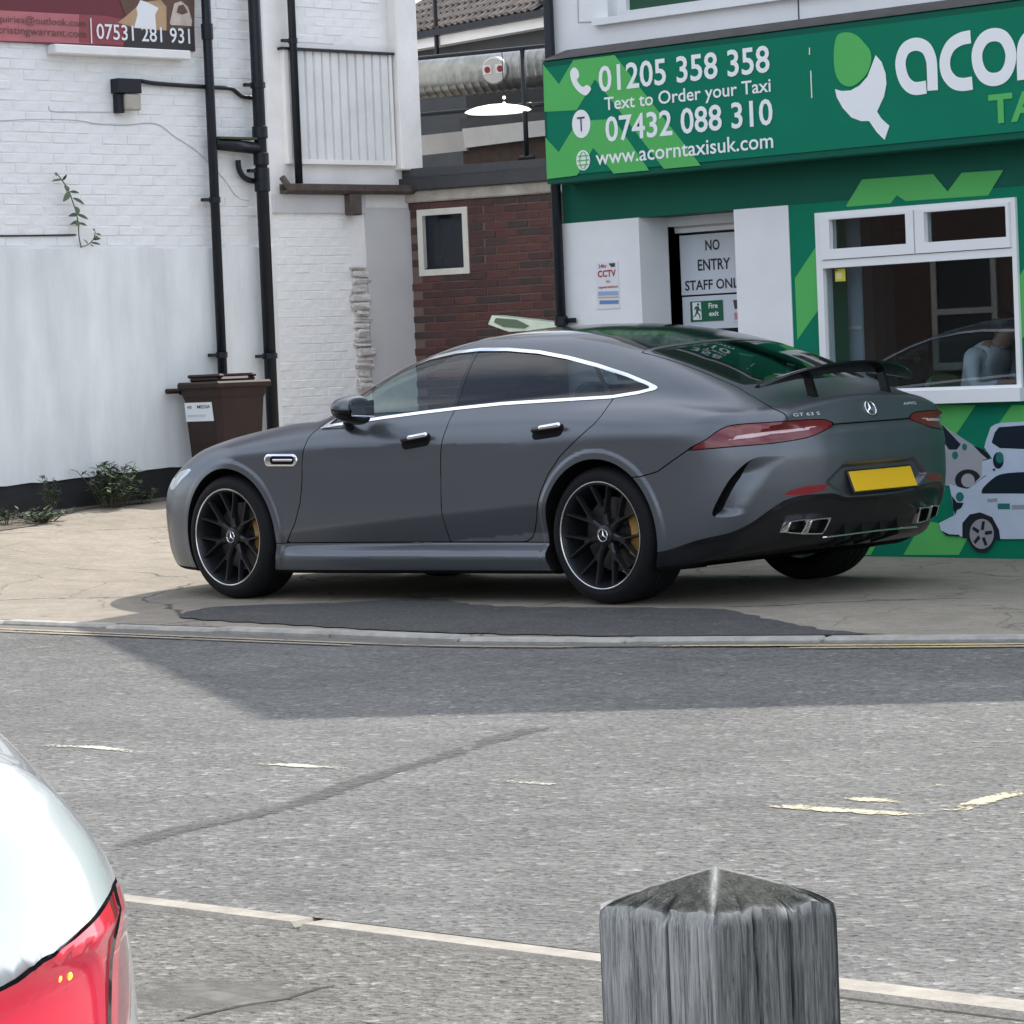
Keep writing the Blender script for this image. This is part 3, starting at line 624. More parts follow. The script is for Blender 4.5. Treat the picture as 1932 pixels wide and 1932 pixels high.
m = MB(); ebox(m, -.15, LE, .3, 5.5, zr0, zr1-.02); m.obj('flat_roof', mat('roof_felt', (.05, .05, .052), .9), ext)
m = MB(); ebox(m, -.6, LE, .3, 5.4, -.2, zr0); m.obj('inner_block', MORT, ext)
# guard rail on the roof edge
kr = .16; rail = thing('guard_rail', 'black tubular guard rail along the flat roof edge', 'railing', tuple(p0+eD*1.0+np.array([0, 0, zr1])))
ztr, zmr = (pE(757, 111, kr)[2]+pE(1000, 92, kr)[2])/2, (pE(757, 214, kr)[2]+pE(1000, 204, kr)[2])/2
for z in (ztr, zmr): m = MB(); m.tube([p0+eD*-.22-eN*kr+np.array([0, 0, z]), p0+eD*LE-eN*kr+np.array([0, 0, z])], .019, 8); m.obj('rail', BLACKP, rail, True)
for px_ in (759, 990):
    u = uE(pE(px_, 200, kr)); c = p0+eD*u-eN*kr; m = MB(); m.tube([c+np.array([0, 0, zr1-.06]), c+np.array([0, 0, ztr])], .022, 8); m.obj('post', BLACKP, rail, True)
    for z in (zmr, zr1+.03): m = MB(); m.tube([c+eD*-.07+np.array([0, 0, z]), c+eD*.07+np.array([0, 0, z])], .026, 8); m.obj('coupler', BLACKP, rail, True)
# big ventilation duct lying along the roof
kd = .95
da, db_ = pE(760, 153, kd), pE(1060, 125, kd); ax_ = (db_-da)/np.linalg.norm(db_-da); rd_ = .188
GALV = mat('galvanised_metal', (.24, .25, .245), .30, .95, var=(5, .35))
duct = thing('ventilation_duct', 'large shiny galvanised spiral duct crossing above the flat roof', 'duct', tuple(da))
prof = []; Lq = np.linalg.norm(db_-da)+1.2; h = -.6
while h < Lq:
    prof += [(rd_, h), (rd_, h+.062), (rd_+.0022, h+.068), (rd_+.0022, h+.076), (rd_, h+.082)]; h += .085
m = MB(); m.lathe(prof, da, ax_, 36); m.obj('duct_tube', GALV, duct, smooth=35)
dc = pE(934, 133, kd-rd_-.0); nv = (CAM-dc)/np.linalg.norm(CAM-dc); nv = nv-ax_*(nv @ ax_)*.9; nv /= np.linalg.norm(nv)
m = MB(); m.lathe([(.001, .03), (.112, .03), (.124, .018), (.124, -.06)], dc, nv, 32); m.obj('access_plate', mat('pale_plate', (.46, .46, .45), .4, .4), duct, smooth=40)
eu = ax_-nv*(ax_ @ nv); eu /= np.linalg.norm(eu); ev = np.cross(nv, eu); ev = ev if ev[2] > 0 else -ev
for q in (-.062, .066): m = MB(); m.obox(dc+eu*q+ev*.012+nv*.034, eu, ev, nv, (.045, .042, .004), .003); o = m.obj('label_tile', mat('pale_label', (.60, .60, .60), .5), duct); m = MB(); m.lathe([(.001, .040), (.030, .040), (.030, .03)], dc+eu*(q+.004)+ev*.012, nv, 20); m.obj('red_dot', mat('deep_red', (.22, .012, .02), .5), o)
for u in (.1, 1.6): c = da+ax_*u; m = MB(); m.tube([c-np.array([0, 0, .15]), (c[0], c[1], zr1-.03)], .03, 8); m.obj('stand', GALV, duct)
# behind the duct: low plant room with boards, and its lit lamp
kb = 1.5; pr_ = thing('plant_room', 'dark roof-top structure with two pale boards behind the duct', 'roof structure', tuple(p0-eN*kb+np.array([0, 0, zr1])))
zz = lambda y, k, x=900: pE(x, y, k)[2]
DKB = mat('dark_boarding', (.022, .026, .030), .6, var=(4, .3)); BRW = mat('dark_brown_brickwork', (.075, .052, .045), .9, var=(12, .3))
m = MB(); ebox(m, -.3, LE, kb, kb+1.0, zr1-.1, zz(262, kb)); m.obj('low_wall', BRW, pr_)
m = MB(); ebox(m, -.3, LE, kb-.04, kb+1.1, zz(257, kb), zz(222, kb)); m.obj('beam', mat('slate_beam', (.045, .052, .058), .5, var=(4, .25)), pr_)
m = MB(); ebox(m, -.3, LE, kb+.10, kb+1.0, zz(221.5, kb), zz(120, kb)); m.obj('back_board', DKB, pr_)
PBD = mat('pale_board', (.62, .62, .61), .7, var=(4, .12))
def qboard(pts, k, mm): m = MB(); m.prism([pE(x, y, k) for x, y in pts], -eN*.03); m.obj('pale_board', mm, pr_)
qboard([(784, 257), (875, 247), (881, 284), (786, 294)], kb-.09, mat('grey_board', (.44, .44, .43), .7, var=(4, .12))); qboard([(872, 243), (988, 230), (988, 265), (877, 279)], kb-.125, PBD); qboard([(994, 230), (1040, 225), (1040, 255), (994, 260)], kb-.125, PBD)
kl = .05; lc = pE(934, 209, kl); la, lb = pE(879, 217, kl), pE(988, 206, kl); lx = (lb-la)/np.linalg.norm(lb-la); Ll = np.linalg.norm(lb-la)/2
lamp = thing('pendant_lamp', 'glowing white saucer lamp with two small bulbs hanging behind the railing', 'lamp', tuple(lc))
GLOW = mat('lamp_glow', (.45, .44, .40), .5, emit=(1, .96, .82), estr=1.0)
m = MB(); m.lathe([(.001, .055), (Ll*.35, .050), (Ll*.7, .032), (Ll*.93, .008), (Ll, -.006), (Ll*.9, -.018), (.001, -.022)], lc+lx*.03, (lx[2]*-.9, 0, 1) if False else np.cross(lx, eN)*np.sign(np.cross(lx, eN)[2]), 28); lo_ = m.obj('lamp_shade', GLOW, lamp, smooth=40)
for y in (184, 195): c = pE(951, y, kl); m = MB(); m.lathe([(.001, .016), (.012, .010), (.016, 0), (.012, -.010), (.001, -.016)], c, (0, 0, 1), 12); m.obj('bulb', GLOW, lamp, True)
m = MB(); c = pE(951, 195, kl); m.tube([c-np.array([0, 0, .05]), (c[0], c[1], ztr-.01)], .004, 6); m.obj('stem', BLACKP, lamp)
# tiled roof beyond
kt = 3.6; th = thing('tiled_building', 'house with brown pantile roof and white fascia seen beyond the duct', 'house', tuple(p0-eN*kt))
zt_e = pE(900, 80, kt)[2]; eD2 = np.array([math.cos(R_(180-9)), math.sin(R_(180-9)), 0]); eN2 = np.array([eD2[1], -eD2[0], 0]); eN2 = eN2 if eN2[1] > 0 else -eN2
q0 = pE(760, 75, kt); q0[2] = 0
def e2(u, k, z): return q0+eD2*u-eN2*k+np.array([0, 0, z])
TILE = [mat('pantile_%d' % i, c, .85, var=(10, .3), bump=.3, bscale=60) for i, c in enumerate(((.10, .086, .080), (.082, .070, .066), (.120, .104, .094)))]
def b2(m, u0, u1, k0, k1, z0, z1): c = e2((u0+u1)/2, (k0+k1)/2, (z0+z1)/2); m.obox(c, eD2, eN2, (0, 0, 1), ((u1-u0)/2, abs(k1-k0)/2, (z1-z0)/2)); return m
ztl = pE(780, 72, kt)[2]
b2(MB(), -.5, 4, .125, 4, -.2, ztl-.04).obj('wall', DKB, th); b2(MB(), -.6, 4, -.02, .12, ztl-.13, ztl-.035).obj('white_fascia', WHITE, th); b2(MB(), -.6, 4, -.09, .0, ztl-.034, ztl+.03).obj('roof_gutter', BLACKP, th)
rs = R_(33); up2 = np.array([-eN2[0]*math.cos(rs), -eN2[1]*math.cos(rs), math.sin(rs)]); nt2 = np.cross(eD2, up2); nt2 = nt2 if nt2[2] > 0 else -nt2
m = MB(); m.prism([e2(-.6, -.03, ztl+.02), e2(4, -.03, ztl+.02), e2(4, -.03, ztl+.02)+up2*3.4, e2(-.6, -.03, ztl+.02)+up2*3.4], -nt2*.05); m.obj('roof', TILE[1], th)
tw, tg_ = .105, .155
def tile_mesh(name, mm):
    n = 6; V = []
    for s_, hh in ((0, .030), (tg_*1.35, .006)):
        for k in range(n+1): V.append((k/n*tw, s_, hh+.028*math.sin(math.pi*min(1, k/n*1.5))*(1 if k/n < .67 else .2)))
    F = [(k, k+1, n+2+k, n+1+k) for k in range(n)]
    V += [(k/n*tw, 0, V[k][2]-.020) for k in range(n+1)]; F += [(2*n+2+k, 2*n+3+k, k+1, k) for k in range(n)]
    o = mesh_obj(name, V, F, mm, th, local=True); return o
srcs = [tile_mesh('tile', t) for t in TILE]; used = set(); I = INV[th.name]; rg = random.Random(2)
B3 = Matrix((( *[eD2[0]], up2[0], nt2[0]), (eD2[1], up2[1], nt2[1]), (eD2[2], up2[2], nt2[2])))
for r in range(6):
    for c in range(26):
        k = rg.randrange(3); o = srcs[k] if k not in used else inst(srcs[k], th); used.add(k)
        p = e2(-.45+c*tw+(0.03 if r % 2 else 0), -.05, ztl+.02)+up2*(r*tg_); o.matrix_local = I @ (Matrix.Translation(Vector(p)) @ B3.to_4x4())
m = MB(); a = pE(824, 92, kt-.3); m.tube([a-np.array([0, 0, .35]), a+np.array([0, 0, 1.2])], .022, 8); o = m.obj('vent_pole', BLACKP); tag(o, 'thin dark vertical pole standing before the tiled roof', 'pole')
# pale glazed lamp housing that shows above the car roof
kq = .06; lh = thing('lamp_housing', 'tilted pale green and white lamp housing seen just above the car roof', 'lamp', tuple(pE(985, 610, -.9)))
PG = mat('pale_green_plastic', (.55, .66, .55), .25, var=(4, .2)); 
P_ = [pE(x, y, -.75) for x, y in ((921, 612), (928, 595), (1052, 609), (1050, 617), (1000, 624), (960, 626))]
m = MB(); m.prism(P_, -eN*.22); m.obj('housing', PG, lh)
m = MB(); m.prism([pE(x, y, -.752) for x, y in ((932, 608), (936, 600), (975, 603), (999, 615), (990, 620), (950, 617))], eN*.006); m.obj('lens', mat('green_glass', (.06, .12, .075), .08), lh)
m = MB(); c = pE(985, 625, -.65); m.tube([c, c-eN*.62-np.array([0, 0, .05])], .02, 8); m.obj('arm', BLACKP, lh)
# ================================================================== taxi office
YS = -2.3
pS = lambda x, y, o=0.: aty(x, y, YS+o)
GRN = mat('dark_green_vinyl', (.002, .185, .105), .55, spec=.15, var=(2, .06)); GRS = mat('dark_green_paint', (.006, .105, .070), .65, spec=.2, var=(1.5, .10)); LIM = mat('light_green_vinyl', (.10, .46, .12), .5, spec=.2, var=(2, .05)); EDG = mat('green_edge', (.002, .100, .066), .5, spec=.2)
SWH = mat('sign_white', (.86, .88, .89), .4); SGY = mat('sign_dark_text', (.05, .055, .06), .5)
UPVC = mat('white_upvc', (.86, .87, .88), .28); SHW = mat('shop_white_paint', (.80, .81, .825), .6, var=(2.5, .06), bump=.12, bscale=30, bdist=.006)
shop = thing('taxi_office', 'white and green taxi office with gabled front, wide window and recessed staff door', 'shop', (-.5, YS, .02))
xl = pS(1068, 600)[0]; xd0, xd1 = pS(1208, 500)[0], pS(1388, 500)[0]; xw0 = pS(1490, 480)[0]; XE = -5.75
zp0, zp1 = (pS(1068, 422)[2]+pS(1208, 412)[2])/2, (pS(1388, 393)[2]+pS(1488, 387)[2])/2; zpt = (zp0+zp1)/2
wx0, wx1 = pS(1543, 500)[0], pS(1922, 500)[0]; wzt = (pS(1543, 402)[2]+pS(1916, 372)[2])/2; wzb = (pS(1725, 737)[2]+pS(1925, 733)[2])/2
ux0 = pS(1147, 30)[0]; uz0 = (pS(1147, 32)[2]+pS(1288, 15)[2])/2; ux1, uz1 = -2.2, uz0+1.35
D = .28
def w_(m, x0, x1, z0, z1, y0=YS-D, y1=YS): m.box((min(x0, x1), y0, z0), (max(x0, x1), y1, z1)); return m
m = MB(); w_(m, xl, xd0, -.4, zpt); w_(m, xd1, xw0, -.4, zpt); m.obj('pillars', SHW, shop)
for o in [shop.children[-1]]: bpy.data.objects.remove(o)
w_(MB(), xl, xd0, -.4, zpt).obj('pillar', SHW, shop); w_(MB(), xd1, xw0, -.4, zpt).obj('pillar', SHW, shop)
m = MB(); w_(m, xw0, wx0, -.4, zpt, y1=YS-.006); w_(m, wx0, wx1, -.4, wzb-.02, y1=YS-.006); w_(m, wx1, XE, -.4, zpt, y1=YS-.006); w_(m, wx0, wx1, wzt, zpt, y1=YS-.006); m.obj('front_wall', GRN, shop)
ZS1 = pS(1041, 112)[2]; ztop_sign = (aty(1022, 115, YS+.25)[2]+aty(1931, 0, YS+.25)[2])/2; zbot_sign = (aty(1027, 347, YS+.25)[2]+aty(1931, 263, YS+.25)[2])/2
w_(MB(), xl-.0, XE, zpt+.001, ztop_sign-.05, y1=YS-.010).obj('head_panel', GRS, shop)
m = MB(); zz_ = ztop_sign-.049
w_(m, xl, ux0, zz_, uz1); w_(m, ux0, ux1, zz_, uz0); w_(m, ux1, XE, zz_, uz1); w_(m, xl, XE, uz1, 5.3)
gp = [(xl, YS, 5.3), (XE, YS, 5.3), ((xl+XE)/2, YS, 8.75)]; m.prism(gp, (0, -D, 0)); m.obj('upper_wall', SHW, shop)
m = MB(); m.box((xl-.02-.25, -9.5, -.3), (xl-.02, YS-D, 5.3)); m.box((XE, -9.5, -.3), (XE+.25, YS-D, 5.3)); m.box((XE, -9.5, -.3), (xl-.02, -9.25, 5.3)); m.box((XE+.25, -9.2, 2.75), (xl-.28, YS-D-.005, 2.9)); m.obj('side_walls', SHW, shop)
rt_ = mat('slate_roof', (.09, .09, .10), .7, var=(6, .2)); xm = (xl+XE)/2
for sx in (1, -1):
    xe = xl+.12 if sx > 0 else XE-.12
    m = MB(); m.prism([(xe, YS+.12, 5.21), (xm, YS+.12, 8.85), (xm, YS+.12, 8.95), (xe, YS+.12, 5.31)], (0, -8.2, 0)); m.obj('roof', rt_, shop)
# upper window with its green blind
m = MB(); fw = .07; yb_ = YS-.10
for a, b, c, d in ((ux0, ux0-fw, uz0, uz1), (ux1+fw, ux1, uz0, uz1), (ux0-fw, ux1+fw, uz0, uz0+fw*.6), (ux0-fw, ux1+fw, uz1-fw, uz1)): w_(m, a, b, c, d, yb_-.06, yb_)
uw = m.obj('upper_window', UPVC, shop); w_(MB(), ux0-fw, ux1+fw, uz0+fw*.6, uz1-fw, yb_-.05, yb_-.035).obj('green_blind', mat('green_blind', (.01, .075, .035), .45), uw)
m = MB(); w_(m, ux0+.10, ux1-.1, uz0-.045, uz0, YS-.09, YS+.05); m.obj('window_sill', SHW, shop)
for pts in ([(1090, 0), (1091, 42), (1128, 40)],): m = MB(); m.tube([pS(x, y, .004) for x, y in pts], .004, 5); m.obj('wall_cable', mat('grey_cable', (.3, .3, .3)), shop)
m = MB(); m.box((pS(1507, 20)[0]-.004, YS, zz_+.06), (pS(1507, 20)[0]+.004, YS+.004, uz0-.046)); m.obj('wall_joint', SGY, shop)
# the long fascia sign
YF = YS+.25
sx0 = aty(1024, 230, YF)[0]
sg = thing('fascia_sign', 'long green fascia sign with white phone numbers and an acorn logo above the office door', 'shop sign', (-.5, YF, zbot_sign))
m = MB(); m.box((XE-.1, YS+.003, zbot_sign), (sx0, YF-.012, ztop_sign), .006); m.obj('sign_box', EDG, sg)
m = MB(); m.box((XE-.06, YF-.0115, zbot_sign+.045), (sx0-.035, YF-.004, ztop_sign-.040)); m.obj('sign_face', GRN, sg)
m = MB(); m.prism([(XE-.1, YS+.003, ztop_sign+.085), (XE-.1, YF-.02, ztop_sign+.012), (XE-.1, YF-.005, ztop_sign+.004), (XE-.1, YS+.003, ztop_sign+.0025)], (sx0-XE+.1, 0, 0)); m.obj('lead_flashing', mat('dull_lead', (.07, .066, .062), .7, var=(8, .3), bump=.3, bscale=20), sg)
YD = YF-.0035
def decal(name, pts, y, mm, parent, th=.0012):
    P = [aty(a, b, y) for a, b in pts]; P = [(p[0], y, p[2]) for p in P]; m = MB(); m.prism(P, (0, -th, 0)); return m.obj(name, mm, parent)
sc = lambda L: [(1015.5+a*.25642, 66.05+b*.25642) for a, b in L]
decal('chevron_print', sc([(35, 215), (152, 362), (258, 185), (562, 148), (1195, 960), (925, 985), (418, 325), (283, 553), (45, 565)]), YD+.0015, LIM, sg)
decal('chevron_print', sc([(52, 755), (150, 862), (262, 680), (300, 632), (555, 618), (815, 995), (555, 1020), (405, 830), (285, 1033), (65, 1060)]), YD+.0015, LIM, sg)
def sign_text(s, p0, p1, h_px, y, mm, parent, bold=0., name='lettering', desc=0.):
    a, b = aty(*p0, y), aty(*p1, y); w = abs(b[0]-a[0]); sc_ = np.linalg.norm((a+b)/2-CAM)/FPX; h = h_px*sc_
    return text_obj(name, s, mm, parent, (a[0], y, (a[2]+b[2])/2-desc*sc_), (-1, 0, 0), (0, 0, 1), width=w, height=h, depth=0, bold=bold)
YT = YD+.004
S2 = lambda a, b: (1015.5+a*.25642, 66.05+b*.25642)
sign_text('01205 358 358', S2(448, 418), S2(1705, 280), 50, YT, SWH, sg, .016)
sign_text('Text to Order your Taxi', S2(488, 558), S2(1712, 422), 33, YT, SWH, sg, .012, desc=7)
sign_text('07432 088 310', S2(498, 785), S2(1728, 668), 49, YT, SWH, sg, .016)
sign_text('www.acorntaxisuk.com', S2(425, 957), S2(1730, 833), 28.5, YT, SWH, sg, .010)
def ell(cx, cy, rx, ry, n=28, rot=0.): return [(cx+rx*math.cos(t)*math.cos(rot)-ry*math.sin(t)*math.sin(rot), cy+rx*math.cos(t)*math.sin(rot)+ry*math.sin(t)*math.cos(rot)) for t in np.linspace(0, 2*math.pi, n, endpoint=False)]
decal('round_badge', sc(ell(316, 654, 67, 104)), YT, SWH, sg); sign_text('T', S2(289, 712), S2(345, 706), 27, YT+.002, SGY, sg)
decal('phone_icon', sc([tuple(p) for p in spl([(262, 238), (292, 262), (300, 305), (285, 330), (305, 365), (330, 382), (358, 368), (388, 392), (372, 425), (345, 445), (300, 420), (262, 375), (240, 320), (236, 270)], 3, True)]), YT, SWH, sg)
decal('globe_icon', sc(ell(330, 922, 50, 75)), YT, SWH, sg)
m = MB(); yy = YT+.002
for q in (-.55, 0, .55):
    hw = 50*math.sqrt(1-q*q)*.86; P = [aty(*S2(330+s_*hw, 922+q*60-s_*hw*.1), yy) for s_ in (-1, 1)]; m.tube([(p[0], yy, p[2]) for p in P], .0035, 5)
for q in (-.5, .5): P = [aty(*S2(330+q*50*math.cos(t), 922+64*math.sin(t)), yy) for t in np.linspace(-1.4, 1.4, 9)]; m.tube([(p[0], yy, p[2]) for p in P], .003, 5)
m.obj('globe_lines', LIM, sg)
# acorn emblem and big lettering: drawn in region-3 pixels
r3 = lambda L: [(1288+a/3, b/3) for a, b in L]
decal('acorn_nut', r3([tuple(p) for p in spl([(880, 195), (935, 183), (985, 200), (1030, 245), (1062, 290), (1066, 350), (1040, 420), (985, 475), (940, 490), (895, 470), (866, 420), (855, 340), (860, 250)], 3, True)]), YT, LIM, sg)
decal('acorn_cup', r3([(862, 505), (900, 515), (950, 512), (1000, 485), (1045, 435), (1070, 370), (1092, 312), (1125, 350), (1148, 415), (1153, 475), (1140, 545), (1100, 632), (1125, 672), (1170, 712), (1143, 792), (1100, 750), (1055, 685), (1010, 686), (955, 665), (905, 610), (872, 550)]), YT, SWH, sg)
def stroke(name, pts, w, mm, parent, y, closed=False):
    """thick flat lettering stroke along a pixel path, width w in metres"""
    P = np.array([[aty(a, b, y)[0], aty(a, b, y)[2]] for a, b in pts]); n = len(P); L, Rr = [], []
    for i in range(n):
        t = (P[(i+1) % n]-P[i-1]) if closed else P[min(i+1, n-1)]-P[max(i-1, 0)]; t /= np.linalg.norm(t); nn = np.array([-t[1], t[0]])
        L.append(P[i]+nn*w/2); Rr.append(P[i]-nn*w/2)
    V = [(p[0], y, p[1]) for p in L+Rr]; F = [(i, (i+1) % n, n+(i+1) % n, n+i) for i in range(n if closed else n-1)]
    o = mesh_obj(name, V, F, mm, parent); return o
def r3p(L): return [(1288+a/3, b/3) for a, b in L]
wst = .076
dn = lambda L, k=5: [tuple(p) for p in smooth_path(L, k)]
stroke('big_letter', r3p(dn([(1379, 493), (1310, 500), (1262, 465), (1237, 400), (1235, 335), (1262, 275), (1318, 250), (1375, 270), (1405, 330), (1412, 400), (1415, 512)])), wst, SWH, sg, YT)
stroke('big_letter', r3p(dn([(1630, 208), (1570, 222), (1515, 262), (1485, 335), (1492, 410), (1530, 462), (1580, 478), (1640, 470)])), wst, SWH, sg, YT)
stroke('big_letter', r3p([tuple(p) for p in spl([(1762, 196), (1820, 215), (1856, 290), (1850, 370), (1815, 430), (1758, 450), (1705, 430), (1672, 370), (1668, 290), (1705, 220)], 4, True)]), wst, SWH, sg, YT, True)
stroke('big_letter', r3p(dn([(1925, 452), (1922, 330), (1930, 250), (1970, 200), (2030, 180)])), wst, SWH, sg, YT)
stroke('big_letter', r3p(dn([(2090, 430), (2088, 300), (2110, 215), (2180, 160), (2245, 205), (2262, 300), (2268, 415)])), wst, SWH, sg, YT)
sign_text('TAXIS', (1288+1735/3, 712/3), (1288+2330/3, 640/3), 56, YT, LIM, sg, .03)
m = MB(); 
for q in ((725, 400), (718, 270)): a, b = aty(*r3([q])[0], YT), aty(*r3([(q[0]+(6 if q[1] > 300 else 0), q[1]+(155 if q[1] > 300 else 40))])[0], YT); m.tube([a, b], .004, 5)
m.obj('joint_glint', SWH, sg)
# green wrap with chevrons and printed cars
YW = YS-.005; wc = lambda L: [(1469.6+a*.23932, 330.3+b*.23932) for a, b in L]; mc = lambda L: [(1618.3+a*.1624, 759.6+b*.1624) for a, b in L]
decal('chevron_print', wc([(655, 35), (1215, -8), (1330, 130), (1440, -18), (1770, -40), (1650, 160), (1000, 205), (930, 160), (880, 222), (535, 250), (530, 240)]), YW+.001, LIM, shop)
decal('chevron_print', wc([(125, 815), (295, 560), (320, 560), (345, 1010), (320, 1050), (145, 1300)]), YW+.001, LIM, shop)
decal('chevron_print', wc([(1893, 800), (1990, 650), (1990, 1180), (1897, 1325)]), YW+.001, LIM, shop)
decal('chevron_print', mc([(700, 20), (1370, 28), (1150, 360), (1110, 470), (900, 500), (600, 480)]), YW+.001, LIM, shop)
decal('chevron_print', mc([(1790, 28), (2060, 28), (2060, 260), (1640, 240)]), YW+.001, LIM, shop)
decal('chevron_print', mc([(530, 1770), (720, 1440), (830, 1380), (1330, 1480), (1175, 1770)]), YW+.001, LIM, shop)
decal('chevron_print', mc([(50, 1770), (240, 1380), (370, 1380), (150, 1770)]), YW+.001, LIM, shop)
PBL = mat('print_white', (.50, .58, .70), .35, var=(3, .12)); PGR = mat('print_grey', (.36, .37, .40), .35); PDK = mat('print_navy', (.010, .018, .030), .3); PTL = mat('print_teal', (.02, .16, .15), .35); PTY = mat('print_tyre', (.012, .014, .018), .4); PRM = mat('print_rim', (.30, .31, .34), .4)
y = YW+.0025
o = decal('printed_car', mc([(860, 150), (985, 262), (1150, 370), (1350, 500), (1480, 560), (1545, 640), (1450, 670), (1440, 850), (1300, 990), (1000, 960), (860, 500)]), y, PGR, shop)
for pts, mm in (([(985, 262), (1195, 485), (1150, 545), (1060, 545), (960, 400)], PDK), ([(1340, 498), (1460, 545), (1545, 630), (1510, 658), (1430, 590)], PDK), (ell(1280, 900, 150, 125), PTY), (ell(1280, 905, 78, 80), PGR), (ell(1130, 612, 34, 46), PTL), (ell(1240, 515, 28, 40), PTL)): decal('printed_detail', mc(pts), y+.0013+(.0013 if mm is PGR else 0), mm, o)
y = YW+.0055
o = decal('printed_car', mc([(1545, 285), (1600, 250), (1660, 236), (2080, 212), (2080, 800), (1470, 850), (1300, 990), (1440, 850), (1445, 680), (1560, 650), (1470, 520), (1490, 440)]), y, PBL, shop)
for pts, mm in (([(1640, 285), (2080, 252), (2080, 545), (1650, 528), (1555, 465), (1590, 350)], PDK), (ell(1632, 672, 62, 96), PDK), (ell(1648, 640, 44, 66), PTL), ([(1560, 780), (1600, 760), (1590, 800)], PDK)): decal('printed_detail', mc(pts), y+.0013+(.0013 if mm is PTL else 0), mm, o)
y = YW+.0085
o = decal('printed_car', mc([tuple(p) for p in dn([(1060, 945), (1250, 1000), (1330, 970), (1480, 858), (1620, 805), (1760, 782), (2080, 768)], 3)]+[(2080, 1585), (1660, 1585), (1240, 1565), (1180, 1552), (1030, 1540), (968, 1490), (945, 1400), (1120, 1310), (1090, 1080)]), y, PBL, shop)
for k, (pts, mm) in enumerate((([tuple(p) for p in dn([(1438, 1050), (1460, 985), (1600, 860), (1750, 818), (2080, 800)], 3)]+[(2080, 1056), (1442, 1056)], PDK), (ell(1185, 1095, 46, 55), PTL), ([(1095, 1085), (1150, 1160), (1230, 1165), (1200, 1225), (1150, 1250), (1130, 1310), (1110, 1240)], PDK), ([(1625, 1172), (1765, 1172), (1768, 1238), (1628, 1238)], PTL), ([(1790, 1190), (2080, 1185), (2080, 1235), (1790, 1240)], PRM), ([(965, 1485), (1060, 1530), (1180, 1535), (1180, 1552), (1030, 1545)], PDK), ([(1215, 1570), (1215, 1400), (1300, 1300), (1420, 1275), (1560, 1330), (1640, 1480), (1655, 1590)], PDK), ([(1505, 1120), (1620, 1110), (1620, 1150), (1510, 1160)], PRM))): decal('printed_detail', mc(pts), y+.0013, mm, o)
w_o = decal('printed_wheel', mc(ell(1435, 1515, 165, 225)), y+.0026, PTY, o); decal('rim_print', mc(ell(1440, 1525, 140, 175)), y+.0039, PRM, o) if False else None
decal('printed_rim', mc(ell(1440, 1525, 140, 175)), y+.0039, PRM, o)
for k in range(5):
    a0 = math.radians(100+72*k); L = []
    for a_, r_ in ((.20, .30), (.50, .86), (.76, .86), (1.056, .30)): L.append((1440+140*r_*math.cos(a0+a_), 1525+175*r_*math.sin(a0+a_)))
    decal('rim_gap', mc(L), y+.0052, PTY, o)
# office window
yf = YS-.005; FRM = MB(); ft = .055
w_(FRM, wx0, wx0-ft*.9, wzb, wzt, yf-.07, yf+.02); w_(FRM, wx1+ft*.6, wx1, wzb, wzt, yf-.07, yf+.02)
w_(FRM, wx0-ft*.9, wx1+ft*.6, wzt-.028, wzt, yf-.07, yf+.02)
ztr0 = (pS(1570, 505)[2]+pS(1915, 484)[2])/2; ztr1 = (pS(1556, 493)[2]+pS(1918, 466)[2])/2
w_(FRM, wx0-ft*.9, wx1+ft*.6, ztr0, ztr1, yf-.07, yf+.028); w_(FRM, wx0-ft*.9, wx1+ft*.6, wzb, wzb+.02, yf-.07, yf+.02)
wf = FRM.obj('shop_window', UPVC, shop)
m = MB(); zsb = (pS(1750, 761)[2]+pS(1930, 757)[2])/2; w_(m, wx0+.03, wx1-.03, zsb, wzb-.001, YS-.2, YS+.075); m.obj('window_sill', UPVC, shop)
PANE = glass_mat('office_glass', (.80, .85, .86))
xm_ = pS(1731, 430)[0]; xsl, xsr = wx0-ft*.9, wx1+ft*.6
def sash(xa, xb, zb_, zt_, xpa, xpb, zpb, zpt_):
    m = MB(); w_(m, xa, xpa, zb_, zt_, yf-.03, yf+.040); w_(m, xpb, xb, zb_, zt_, yf-.03, yf+.040); w_(m, xpa, xpb, zb_, zpb, yf-.03, yf+.040); w_(m, xpa, xpb, zpt_, zt_, yf-.03, yf+.040)
    s_ = m.obj('sash', UPVC, wf); m = MB(); w_(m, xpa, xpb, zpb, zpt_, yf-.002, yf+.004); m.obj('pane', PANE, wf); return s_
zst, zsb2 = wzt-.029, ztr1+.004
zpt1, zpb1 = (pS(1572, 414)[2]+pS(1714, 404)[2])/2, (pS(1572, 471)[2]+pS(1716, 459)[2])/2
sash(xsl-.002, xm_+.005, zsb2, zst, pS(1571, 440)[0], pS(1715, 430)[0], zpb1, zpt1); sash(xm_-.005, xsr+.002, zsb2, zst, pS(1750, 430)[0], pS(1904, 420)[0], zpb1, zpt1)
m = MB(); w_(m, xsl, xsr, wzb+.02, ztr0, yf-.02, yf-.012); m.obj('pane', PANE, wf)
